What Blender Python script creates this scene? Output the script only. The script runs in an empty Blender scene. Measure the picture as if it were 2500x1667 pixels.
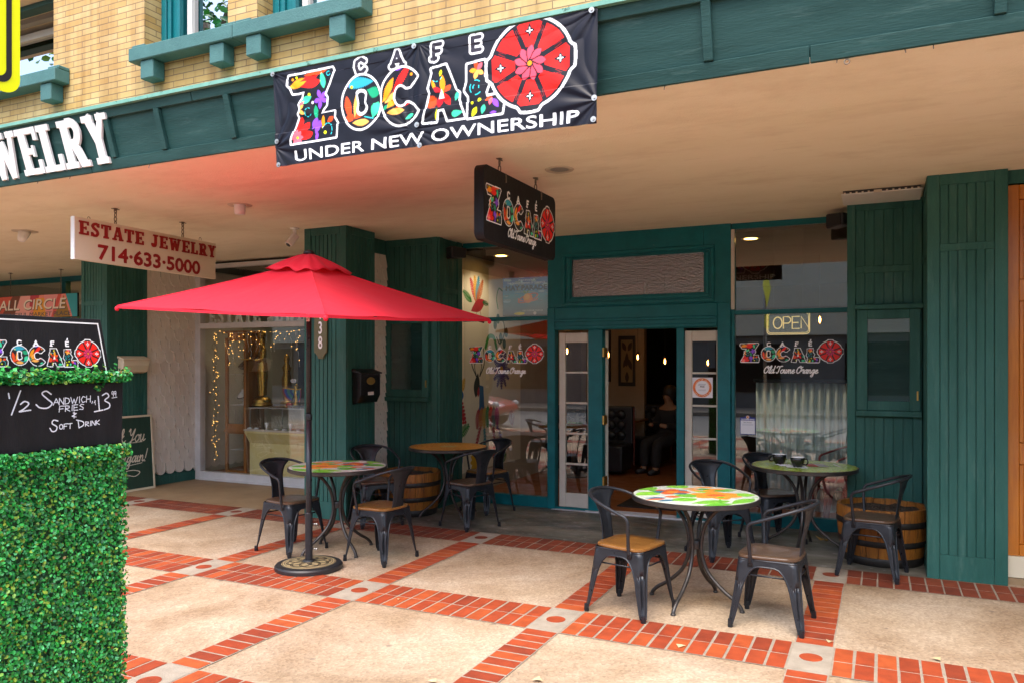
import bpy, math, random, numpy as np
from mathutils import Vector, Matrix
random.seed(7); rng = np.random.default_rng(7)
SC = bpy.context.scene; COL = SC.collection
R = math.radians; PI = math.pi
# ---------------------------------------------------------------- camera, sky, sun, exposure
cd = bpy.data.cameras.new('camera'); cam = bpy.data.objects.new('camera', cd); COL.objects.link(cam)
cam.location = (0, 0, 1.65); cam.rotation_euler = (R(90), 0, R(25.234))
cd.sensor_width = 36; cd.lens = 27.584; cd.shift_y = 0.02187; cd.clip_start = 0.05; cd.clip_end = 400
SC.camera = cam
SUN_EL, SUN_AZ = 60, 172          # azimuth measured from +Y towards +X: behind the camera, a little to the left
W = bpy.data.worlds.new('World'); SC.world = W; W.use_nodes = True
nt = W.node_tree; sky = nt.nodes.new('ShaderNodeTexSky'); sky.sky_type = 'NISHITA'; sky.sun_disc = False
sky.sun_elevation = R(SUN_EL); sky.sun_rotation = R(SUN_AZ); sky.dust_density = 3.0; sky.air_density = 1.0
bg = nt.nodes['Background']; nt.links.new(sky.outputs[0], bg.inputs[0]); bg.inputs[1].default_value = 0.15
sl = bpy.data.lights.new('sun', 'SUN'); sl.energy = 0.85; sl.angle = R(50); sl.color = (1, 0.95, 0.87)
so = bpy.data.objects.new('sun', sl); COL.objects.link(so)
sd = Vector((math.sin(R(SUN_AZ))*math.cos(R(SUN_EL)), math.cos(R(SUN_AZ))*math.cos(R(SUN_EL)), math.sin(R(SUN_EL))))
so.rotation_euler = sd.to_track_quat('Z', 'Y').to_euler(); so.location = (-6, -14, 18)
SC.view_settings.view_transform = 'Standard'; SC.view_settings.look = 'None'
SC.view_settings.exposure = 1.96; SC.view_settings.gamma = 1; SC.view_settings.use_curve_mapping = False
SC.cycles.use_denoising = True; SC.cycles.max_bounces = 10; SC.cycles.diffuse_bounces = 5
SC.cycles.transparent_max_bounces = 16; SC.cycles.caustics_reflective = False; SC.cycles.caustics_refractive = False
SC.cycles.sample_clamp_indirect = 6
# ---------------------------------------------------------------- materials
def s2l(c):
    return tuple((x/12.92 if x <= .04045 else ((x+.055)/1.055)**2.4) for x in c)
def hx(h):
    return s2l(tuple(int(h[i:i+2], 16)/255 for i in (0, 2, 4)))
def N(t, typ, **k):
    n = t.nodes.new(typ)
    for a, v in k.items(): setattr(n, a, v)
    return n
def mat(name, c1, c2=None, scale=6, rough=.6, metal=0, bump=0, bscale=60, stretch=(1, 1, 1), c3=None, c3scale=25, c3lo=.62, c3hi=.7, spec=.5, detail=6, attr=None, rvar=0, coat=0, bdist=.01):
    """Principled with pigment noise, optional third patchy colour (wear, stains) and fine bump."""
    m = bpy.data.materials.new(name); m.use_nodes = True; t = m.node_tree; b = t.nodes['Principled BSDF']; L = t.links.new
    b.inputs['Roughness'].default_value = rough; b.inputs['Metallic'].default_value = metal; b.inputs['Specular IOR Level'].default_value = spec
    b.inputs['Coat Weight'].default_value = coat
    tc = N(t, 'ShaderNodeTexCoord'); mp = N(t, 'ShaderNodeMapping'); mp.inputs['Scale'].default_value = stretch
    L(tc.outputs['Object'], mp.inputs[0]); co = mp.outputs[0]
    if attr:
        a = N(t, 'ShaderNodeAttribute', attribute_name=attr); col = a.outputs['Color']
        if c2 is not None:
            n = N(t, 'ShaderNodeTexNoise'); n.inputs['Scale'].default_value = scale; n.inputs['Detail'].default_value = detail; L(co, n.inputs['Vector'])
            mx = N(t, 'ShaderNodeMix', data_type='RGBA', blend_type='MULTIPLY'); mx.inputs[0].default_value = 1
            rp = N(t, 'ShaderNodeValToRGB'); rp.color_ramp.elements[0].position = .3; rp.color_ramp.elements[1].position = .7
            rp.color_ramp.elements[0].color = (*c1, 1); rp.color_ramp.elements[1].color = (*c2, 1)
            L(n.outputs['Fac'], rp.inputs[0]); L(col, mx.inputs[6]); L(rp.outputs[0], mx.inputs[7]); col = mx.outputs[2]
        L(col, b.inputs['Base Color'])
    elif c2 is None and c3 is None:
        b.inputs['Base Color'].default_value = (*c1, 1); col = None
    else:
        c2 = c2 or c1
        n = N(t, 'ShaderNodeTexNoise'); n.inputs['Scale'].default_value = scale; n.inputs['Detail'].default_value = detail; n.inputs['Roughness'].default_value = .65; L(co, n.inputs['Vector'])
        rp = N(t, 'ShaderNodeValToRGB'); rp.color_ramp.elements[0].position = .32; rp.color_ramp.elements[1].position = .68
        rp.color_ramp.elements[0].color = (*c1, 1); rp.color_ramp.elements[1].color = (*c2, 1)
        L(n.outputs['Fac'], rp.inputs[0]); col = rp.outputs[0]
    if c3 is not None:
        n3 = N(t, 'ShaderNodeTexNoise'); n3.inputs['Scale'].default_value = c3scale; n3.inputs['Detail'].default_value = 8; n3.inputs['Roughness'].default_value = .7; L(co, n3.inputs['Vector'])
        r3 = N(t, 'ShaderNodeMapRange'); r3.inputs[1].default_value = c3lo; r3.inputs[2].default_value = c3hi; L(n3.outputs['Fac'], r3.inputs[0])
        mx = N(t, 'ShaderNodeMix', data_type='RGBA'); L(r3.outputs[0], mx.inputs[0]); L(col, mx.inputs[6]); mx.inputs[7].default_value = (*c3, 1); col = mx.outputs[2]
    if col is not None: L(col, b.inputs['Base Color'])
    if rvar:
        nr = N(t, 'ShaderNodeTexNoise'); nr.inputs['Scale'].default_value = scale*1.7; nr.inputs['Detail'].default_value = 5; L(co, nr.inputs['Vector'])
        mr = N(t, 'ShaderNodeMapRange'); mr.inputs[1].default_value = .3; mr.inputs[2].default_value = .7; mr.inputs[3].default_value = max(rough-rvar, .03); mr.inputs[4].default_value = min(rough+rvar, 1); L(nr.outputs['Fac'], mr.inputs[0]); L(mr.outputs[0], b.inputs['Roughness'])
    if bump:
        nb = N(t, 'ShaderNodeTexNoise'); nb.inputs['Scale'].default_value = bscale; nb.inputs['Detail'].default_value = 6; L(co, nb.inputs['Vector'])
        bp = N(t, 'ShaderNodeBump'); bp.inputs['Strength'].default_value = bump; bp.inputs['Distance'].default_value = bdist; L(nb.outputs['Fac'], bp.inputs['Height']); L(bp.outputs[0], b.inputs['Normal'])
    return m
def emit(name, c, s):
    m = bpy.data.materials.new(name); m.use_nodes = True; b = m.node_tree.nodes['Principled BSDF']
    b.inputs['Base Color'].default_value = (*c, 1); b.inputs['Emission Color'].default_value = (*c, 1); b.inputs['Emission Strength'].default_value = s
    return m
def glass(name, tint=(.93, .96, .95), base=.05, bump=0, rough=.0, bscale=40, gl=1.0):
    m = bpy.data.materials.new(name); m.use_nodes = True; t = m.node_tree; L = t.links.new
    t.nodes.remove(t.nodes['Principled BSDF']); out = t.nodes['Material Output']
    tr = N(t, 'ShaderNodeBsdfTransparent'); tr.inputs[0].default_value = (*tint, 1)
    g = N(t, 'ShaderNodeBsdfGlossy'); g.inputs['Roughness'].default_value = rough; g.inputs[0].default_value = (gl, gl, gl, 1)
    lw = N(t, 'ShaderNodeLayerWeight'); lw.inputs[0].default_value = .5
    p = N(t, 'ShaderNodeMath', operation='POWER'); p.inputs[1].default_value = 4.5; L(lw.outputs['Facing'], p.inputs[0])
    mr = N(t, 'ShaderNodeMapRange'); mr.inputs[3].default_value = base; mr.inputs[4].default_value = 1; L(p.outputs[0], mr.inputs[0])
    mx = N(t, 'ShaderNodeMixShader'); L(mr.outputs[0], mx.inputs[0]); L(tr.outputs[0], mx.inputs[1]); L(g.outputs[0], mx.inputs[2]); L(mx.outputs[0], out.inputs[0])
    if bump:
        tc = N(t, 'ShaderNodeTexCoord'); nb = N(t, 'ShaderNodeTexNoise'); nb.inputs['Scale'].default_value = bscale; nb.inputs['Detail'].default_value = 3; L(tc.outputs['Object'], nb.inputs['Vector'])
        bp = N(t, 'ShaderNodeBump'); bp.inputs['Strength'].default_value = bump; bp.inputs['Distance'].default_value = .010; L(nb.outputs['Fac'], bp.inputs['Height']); L(bp.outputs[0], g.inputs['Normal'])
    return m
def brickmat(name, a, b, mortar, bw, bh, ms, offx=0.0, third=None):
    m = bpy.data.materials.new(name); m.use_nodes = True; t = m.node_tree; L = t.links.new; p = t.nodes['Principled BSDF']
    tc = N(t, 'ShaderNodeTexCoord'); sx = N(t, 'ShaderNodeSeparateXYZ'); L(tc.outputs['Object'], sx.inputs[0])
    ad = N(t, 'ShaderNodeMath', operation='ADD'); L(sx.outputs[0], ad.inputs[0]); L(sx.outputs[1], ad.inputs[1])
    cb = N(t, 'ShaderNodeCombineXYZ'); L(ad.outputs[0], cb.inputs[0]); L(sx.outputs[2], cb.inputs[1])
    br = N(t, 'ShaderNodeTexBrick'); L(cb.outputs[0], br.inputs['Vector']); br.offset = .5
    br.inputs['Scale'].default_value = 1; br.inputs['Brick Width'].default_value = bw; br.inputs['Row Height'].default_value = bh
    br.inputs['Mortar Size'].default_value = ms; br.inputs['Mortar Smooth'].default_value = .15; br.inputs['Bias'].default_value = -.15
    br.inputs['Color1'].default_value = (*a, 1); br.inputs['Color2'].default_value = (*b, 1); br.inputs['Mortar'].default_value = (*mortar, 1)
    n = N(t, 'ShaderNodeTexNoise'); n.inputs['Scale'].default_value = 5; n.inputs['Detail'].default_value = 8; L(tc.outputs['Object'], n.inputs['Vector'])
    rp = N(t, 'ShaderNodeValToRGB'); rp.color_ramp.elements[0].position = .3; rp.color_ramp.elements[1].position = .75
    rp.color_ramp.elements[0].color = (*(third or (.86, .78, .62)), 1); rp.color_ramp.elements[1].color = (1, 1, 1, 1); L(n.outputs['Fac'], rp.inputs[0])
    mx = N(t, 'ShaderNodeMix', data_type='RGBA', blend_type='MULTIPLY'); mx.inputs[0].default_value = 1; L(br.outputs['Color'], mx.inputs[6]); L(rp.outputs[0], mx.inputs[7]); 
    ms_ = N(t, 'ShaderNodeMapping'); ms_.inputs['Scale'].default_value = (5, 5, .5); L(tc.outputs['Object'], ms_.inputs[0]); ns = N(t, 'ShaderNodeTexNoise'); ns.inputs['Scale'].default_value = 1.6; ns.inputs['Detail'].default_value = 7; L(ms_.outputs[0], ns.inputs['Vector'])
    rs_ = N(t, 'ShaderNodeValToRGB'); rs_.color_ramp.elements[0].position = .33; rs_.color_ramp.elements[0].color = (.62, .52, .38, 1); rs_.color_ramp.elements[1].position = .55; rs_.color_ramp.elements[1].color = (1, 1, 1, 1); L(ns.outputs['Fac'], rs_.inputs[0])
    mxs = N(t, 'ShaderNodeMix', data_type='RGBA', blend_type='MULTIPLY'); mxs.inputs[0].default_value = .8; L(mx.outputs[2], mxs.inputs[6]); L(rs_.outputs[0], mxs.inputs[7]); L(mxs.outputs[2], p.inputs['Base Color'])
    n2 = N(t, 'ShaderNodeTexNoise'); n2.inputs['Scale'].default_value = 90; L(tc.outputs['Object'], n2.inputs['Vector'])
    m2 = N(t, 'ShaderNodeMath', operation='MULTIPLY_ADD'); m2.inputs[1].default_value = -1.0; L(br.outputs['Fac'], m2.inputs[0])
    m3 = N(t, 'ShaderNodeMath', operation='MULTIPLY'); m3.inputs[1].default_value = .25; L(n2.outputs['Fac'], m3.inputs[0]); L(m3.outputs[0], m2.inputs[2])
    bp = N(t, 'ShaderNodeBump'); bp.inputs['Strength'].default_value = .7; bp.inputs['Distance'].default_value = .004; L(m2.outputs[0], bp.inputs['Height']); L(bp.outputs[0], p.inputs['Normal'])
    p.inputs['Roughness'].default_value = .62
    return m
M = {}
M['pier'] = mat('green_pier_paint', (.020, .094, .078), (.038, .142, .120), 3, .5, spec=.25, bump=.4, bscale=(90), c3=(.075, .17, .145), c3scale=9, c3lo=.54, c3hi=.8, stretch=(2.2, 2.2, .3), rvar=.14)
M['teal'] = mat('teal_frame_paint', (.002, .112, .128), (.004, .145, .168), 7, .4, spec=.3, bump=.2, bscale=70, c3=(.42, .42, .36), c3scale=30, c3lo=.725, c3hi=.745, rvar=.1)
M['fascia'] = mat('green_fascia_paint', (.010, .046, .042), (.021, .072, .067), 5, .6, spec=.3, bump=.22, bscale=60, stretch=(.3, 1, 2.2), c3=(.055, .115, .105), c3scale=8, c3lo=.58, c3hi=.75, rvar=.1)
M['cap'] = mat('weathered_green_flashing', (.16, .36, .29), (.10, .28, .22), 12, .6, c3=(.03, .10, .07), c3scale=18, c3lo=.6, c3hi=.66)
M['sill'] = mat('green_sill_paint', (.034, .115, .11), (.05, .15, .142), 8, .6, bump=.3, bscale=90, c3=(.04, .13, .12), c3scale=10, c3lo=.6, c3hi=.75)
M['brick'] = brickmat('yellow_glazed_brick', (.48, .315, .11), (.55, .42, .205), (.22, .15, .08), .2, .0465, .0032)
M['soffit'] = mat('stained_peach_stucco', (.84, .77, .58), (.90, .83, .66), 1.6, .85, bump=.55, bscale=170, c3=(.72, .63, .46), c3scale=3.4, c3lo=.48, c3hi=.8, stretch=(.45, 1, 1), bdist=.006)
M['shingle'] = mat('grey_shingle_paint', (.70, .66, .60), (.80, .76, .69), 9, .7, bump=.25, bscale=40, stretch=(6, 6, .6))
M['cream'] = mat('cream_door_paint', (.50, .47, .40), (.58, .55, .47), 6, .5, c3=(.34, .32, .27), c3scale=20, c3lo=.66, c3hi=.75)
M['alu'] = mat('white_aluminium', (.50, .50, .50), (.60, .60, .61), 5, .4, bump=.1)
M['glass'] = glass('window_glass', base=.15)
M['upglass'] = glass('upper_window_glass', tint=(.10, .11, .11), base=.55)
M['frost'] = glass('pebbled_glass', tint=(.36, .33, .28), base=.24, bump=1.0, rough=.02, bscale=62)
M['wood'] = mat('varnished_door_wood', (.42, .12, .010), (.58, .20, .02), 3, .32, stretch=(9, 9, .7), bump=.1, bscale=30, coat=.4)
M['seat'] = mat('walnut_seat_wood', (.16, .066, .014), (.26, .115, .027), 5, .35, stretch=(1.2, 9, 6), bump=.12, bscale=50, coat=.3, rvar=.1)
M['seat_dark'] = mat('dark_seat_wood', (.062, .034, .02), (.10, .056, .032), 5, .38, stretch=(1.2, 9, 6), bump=.12, bscale=50, coat=.2, rvar=.1)
M['gun'] = mat('gunmetal_chair_paint', (.017, .019, .024), (.027, .030, .037), 14, .36, metal=.35, bump=.06, bscale=200, rvar=.1, c3=(.10, .10, .105), c3scale=34, c3lo=.69, c3hi=.76)
M['iron'] = mat('dark_iron', (.045, .042, .042), (.075, .066, .06), 20, .38, metal=.6, c3=(.14, .055, .025), c3scale=14, c3lo=.7, c3hi=.78)
M['black'] = mat('black_plastic', (.012, .012, .014), (.02, .02, .022), 10, .45)
M['blackboard'] = mat('black_chalkboard', (.007, .0065, .008), (.014, .0135, .016), 5, .62, spec=.25, bump=.2, bscale=60, c3=(.03, .03, .034), c3scale=9, c3lo=.62, c3hi=.85, stretch=(3, 3, .6))
M['white'] = mat('white_paint', (.76, .76, .74), (.82, .82, .8), 8, .5)
M['offwhite'] = mat('cream_sign_panel', (.68, .62, .46), (.74, .67, .51), 2, .45)
M['red'] = mat('dark_red_letter', (.26, .006, .008), (.33, .01, .012), 8, .45)
M['steel'] = mat('galvanised_steel', (.34, .33, .31), (.46, .45, .43), 25, .38, metal=.9)
M['rusty'] = mat('weathered_chain', (.14, .11, .08), (.25, .21, .17), 30, .5, metal=.6)
M['brass'] = mat('old_brass', (.55, .36, .09), (.65, .45, .14), 20, .35, metal=.9)
M['gold'] = mat('gilded_statue', (.42, .24, .04), (.62, .40, .09), 30, .3, metal=.9, bump=.4, bscale=110, c3=(.04, .025, .01), c3scale=26, c3lo=.6, c3hi=.68)
M['art'] = mat('printed_ink', (1, 1, 1), None, attr='Col', rough=.5)
M['vinyl'] = mat('glossy_banner_vinyl', (1, 1, 1), None, attr='Col', rough=.3, spec=.24, bump=.04, bscale=250)
M['mosaic'] = mat('mosaic_tile', (1, 1, 1), None, attr='Col', spec=.18, rough=.4, bump=.25, bscale=120)
M['decal'] = mat('window_decal', (1, 1, 1), None, attr='Col', rough=.5)
M['leaf'] = mat('boxwood_leaf', (1, 1, 1), None, attr='Col', rough=.38, spec=.45)
M['brickpave'] = mat('paving_brick', (.58, .42, .24), (.84, .64, .40), 11, .75, attr='Col', bump=.5, bscale=120, bdist=.004)
M['mortar'] = mat('mortar_joint', (.26, .21, .16), (.35, .29, .22), 12, .9, bump=.4, bscale=150)
M['aggregate'] = None
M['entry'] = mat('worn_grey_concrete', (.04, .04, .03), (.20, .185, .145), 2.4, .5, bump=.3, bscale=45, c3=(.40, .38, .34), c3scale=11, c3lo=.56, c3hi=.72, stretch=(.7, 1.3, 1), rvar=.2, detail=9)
M['entry2'] = mat('worn_tan_concrete', (.24, .155, .08), (.34, .235, .13), 2.2, .6, bump=.3, bscale=60, c3=(.2, .14, .08), c3scale=5, c3lo=.55, c3hi=.75)
M['asphalt'] = mat('asphalt', (.17, .165, .155), (.22, .215, .20), 3, .85, bump=.4, bscale=80)
M['terracotta'] = mat('terracotta_floor', (.22, .072, .024), (.30, .105, .035), 3, .38, rvar=.1)
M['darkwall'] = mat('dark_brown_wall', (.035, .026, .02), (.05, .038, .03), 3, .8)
M['plaster'] = mat('cream_plaster', (.42, .36, .27), (.50, .43, .33), 3, .8, bump=.2, bscale=40)
M['vinylseat'] = mat('black_tufted_vinyl', (.012, .014, .018), (.02, .022, .028), 6, .35)
M['barrel'] = mat('barrel_oak', (.22, .072, .008), (.40, .155, .02), 3, .55, stretch=(7, 7, .8), bump=.4, bscale=40, c3=(.07, .032, .014), c3scale=5, c3lo=.53, c3hi=.68)
M['hoop'] = mat('black_iron_hoop', (.02, .019, .018), (.04, .035, .03), 20, .5, metal=.4, c3=(.1, .045, .02), c3scale=12, c3lo=.66, c3hi=.76)
M['soil'] = mat('dry_soil', (.035, .024, .016), (.08, .055, .035), 30, .95, bump=1, bscale=50, bdist=.03)
M['yellow'] = mat('fluorescent_yellow_sheeting', (.80, .86, .0), (.83, .88, .0), 5, .35)
M['ystone'] = mat('yellow_onyx_panel', (.68, .54, .18), (.76, .66, .34), 5, .35, c3=(.55, .34, .10), c3scale=9, c3lo=.58, c3hi=.68)
M['cabwood'] = mat('cabinet_oak', (.26, .10, .025), (.36, .15, .04), 3, .35, stretch=(6, 6, .8), coat=.3)
M['pale'] = mat('pale_wall', (.50, .50, .42), (.56, .55, .47), 3, .8)
M['porcelain'] = mat('white_porcelain', (.78, .78, .76), None, rough=.2)
M['cupblack'] = mat('black_glaze', (.01, .01, .01), None, rough=.15)
M['paper'] = mat('white_paper', (.78, .78, .8), (.84, .84, .84), 6, .8)
M['wire'] = mat('light_string_wire', (.5, .5, .46), None, rough=.5)
M['wiredark'] = mat('dark_light_string_wire', (.02, .035, .02), None, rough=.5)
M['bulb'] = emit('warm_fairy_bulb', (1, .50, .12), 1.1)
M['filament'] = emit('glowing_filament', (1, .36, .06), 16)
M['lampon'] = emit('lit_downlight', (1, .55, .12), 6)
M['corr'] = mat('corrugated_zinc', (.62, .74, .71), (.74, .85, .82), 3, .45, metal=.15)
M['skin'] = mat('skin', (.32, .17, .1), (.36, .2, .12), 9, .55)
M['hair'] = mat('black_hair', (.012, .01, .009), (.02, .017, .015), 30, .5)
M['shirt'] = mat('dark_shirt', (.014, .014, .018), (.022, .022, .026), 20, .8)
M['carred'] = mat('red_car_paint', (.42, .02, .015), None, rough=.15, coat=1)
M['bark'] = mat('tree_bark', (.12, .09, .065), (.2, .16, .12), 10, .9, bump=.8, bscale=25, bdist=.03)
M['dirtmetal'] = mat('painted_fixture', (.55, .47, .36), (.60, .52, .41), 6, .55)
M['greenboard'] = mat('dark_green_board', (.012, .045, .032), (.02, .06, .045), 4, .5, stretch=(5, 5, .5))
M['neon'] = emit('neon_tube_added_glow', (.95, .72, .28), .13)  # faint glow added so the tubes read through the window reflection
M['maroon'] = mat('maroon_chair_paint', (.22, .045, .05), (.27, .06, .062), 9, .4, metal=.2)
M['dark'] = mat('near_black', (.006, .006, .006), None, rough=.7)
M['olive'] = mat('olive_plaque', (.12, .11, .045), (.15, .14, .06), 9, .45)

def aggregate():
    m = bpy.data.materials.new('exposed_aggregate_concrete'); m.use_nodes = True; t = m.node_tree; L = t.links.new; p = t.nodes['Principled BSDF']
    tc = N(t, 'ShaderNodeTexCoord'); co = tc.outputs['Object']
    n1 = N(t, 'ShaderNodeTexNoise'); n1.inputs['Scale'].default_value = 1.3; n1.inputs['Detail'].default_value = 9; n1.inputs['Roughness'].default_value = .62; L(co, n1.inputs['Vector'])
    r1 = N(t, 'ShaderNodeValToRGB'); e = r1.color_ramp.elements; e[0].position = .3; e[0].color = (.34, .245, .15, 1); e[1].position = .72; e[1].color = (.50, .41, .315, 1)
    k = r1.color_ramp.elements.new(.5); k.color = (.455, .355, .25, 1); L(n1.outputs['Fac'], r1.inputs[0])
    v = N(t, 'ShaderNodeTexVoronoi'); v.inputs['Scale'].default_value = 70; L(co, v.inputs['Vector'])
    r2 = N(t, 'ShaderNodeValToRGB'); r2.color_ramp.elements[0].position = .05; r2.color_ramp.elements[1].position = .95; r2.color_ramp.elements[0].color = (.52, .46, .40, 1); r2.color_ramp.elements[1].color = (1.2, 1.17, 1.12, 1); L(v.outputs['Color'], r2.inputs[0])
    mx = N(t, 'ShaderNodeMix', data_type='RGBA', blend_type='MULTIPLY'); mx.inputs[0].default_value = .6; L(r1.outputs[0], mx.inputs[6]); L(r2.outputs[0], mx.inputs[7])
    n3 = N(t, 'ShaderNodeTexNoise'); n3.inputs['Scale'].default_value = 24; n3.inputs['Detail'].default_value = 4; L(co, n3.inputs['Vector'])
    r3 = N(t, 'ShaderNodeMapRange'); r3.inputs[1].default_value = .68; r3.inputs[2].default_value = .74; L(n3.outputs['Fac'], r3.inputs[0])
    m2 = N(t, 'ShaderNodeMix', data_type='RGBA'); L(r3.outputs[0], m2.inputs[0]); L(mx.outputs[2], m2.inputs[6]); m2.inputs[7].default_value = (.22, .17, .12, 1)
    n4 = N(t, 'ShaderNodeTexNoise'); n4.inputs['Scale'].default_value = .8; n4.inputs['Detail'].default_value = 10; n4.inputs['Roughness'].default_value = .72; n4.inputs['Distortion'].default_value = .6; L(co, n4.inputs['Vector'])
    r4 = N(t, 'ShaderNodeValToRGB'); r4.color_ramp.elements[0].position = .34; r4.color_ramp.elements[0].color = (.60, .50, .40, 1); r4.color_ramp.elements[1].position = .56; r4.color_ramp.elements[1].color = (1, 1, 1, 1); L(n4.outputs['Fac'], r4.inputs[0])
    m4 = N(t, 'ShaderNodeMix', data_type='RGBA', blend_type='MULTIPLY'); m4.inputs[0].default_value = .85; L(m2.outputs[2], m4.inputs[6]); L(r4.outputs[0], m4.inputs[7])
    v5 = N(t, 'ShaderNodeTexVoronoi'); v5.inputs['Scale'].default_value = 3.2; L(co, v5.inputs['Vector'])
    r5 = N(t, 'ShaderNodeMapRange'); r5.inputs[1].default_value = .055; r5.inputs[2].default_value = .075; r5.inputs[3].default_value = .55; r5.inputs[4].default_value = 0; L(v5.outputs['Distance'], r5.inputs[0])
    m5 = N(t, 'ShaderNodeMix', data_type='RGBA'); L(r5.outputs[0], m5.inputs[0]); L(m4.outputs[2], m5.inputs[6]); m5.inputs[7].default_value = (.16, .12, .09, 1)
    L(m5.outputs[2], p.inputs['Base Color']); p.inputs['Roughness'].default_value = .82
    bp = N(t, 'ShaderNodeBump'); bp.inputs['Strength'].default_value = .5; bp.inputs['Distance'].default_value = .005; L(v.outputs['Distance'], bp.inputs['Height']); L(bp.outputs[0], p.inputs['Normal'])
    return m
M['aggregate'] = aggregate()
def fabric(name, c):
    m = bpy.data.materials.new(name); m.use_nodes = True; t = m.node_tree; L = t.links.new
    b = t.nodes['Principled BSDF']; b.inputs['Base Color'].default_value = (*c, 1); b.inputs['Roughness'].default_value = .75; b.inputs['Sheen Weight'].default_value = .14; b.inputs['Sheen Roughness'].default_value = .4
    b.inputs['Sheen Tint'].default_value = (1, .55, .6, 1)
    tr = N(t, 'ShaderNodeBsdfTranslucent'); tr.inputs[0].default_value = (c[0], c[1]*.5, c[2]*.5, 1)
    mx = N(t, 'ShaderNodeMixShader'); mx.inputs[0].default_value = .3; L(b.outputs[0], mx.inputs[1]); L(tr.outputs[0], mx.inputs[2]); L(mx.outputs[0], t.nodes['Material Output'].inputs[0])
    tc = N(t, 'ShaderNodeTexCoord'); nb = N(t, 'ShaderNodeTexNoise'); nb.inputs['Scale'].default_value = 5; L(tc.outputs['Object'], nb.inputs['Vector'])
    bp = N(t, 'ShaderNodeBump'); bp.inputs['Strength'].default_value = .3; bp.inputs['Distance'].default_value = .03; L(nb.outputs['Fac'], bp.inputs['Height']); L(bp.outputs[0], b.inputs['Normal'])
    return m
M['umb'] = fabric('red_umbrella_canvas', (.80, .014, .042))
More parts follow.
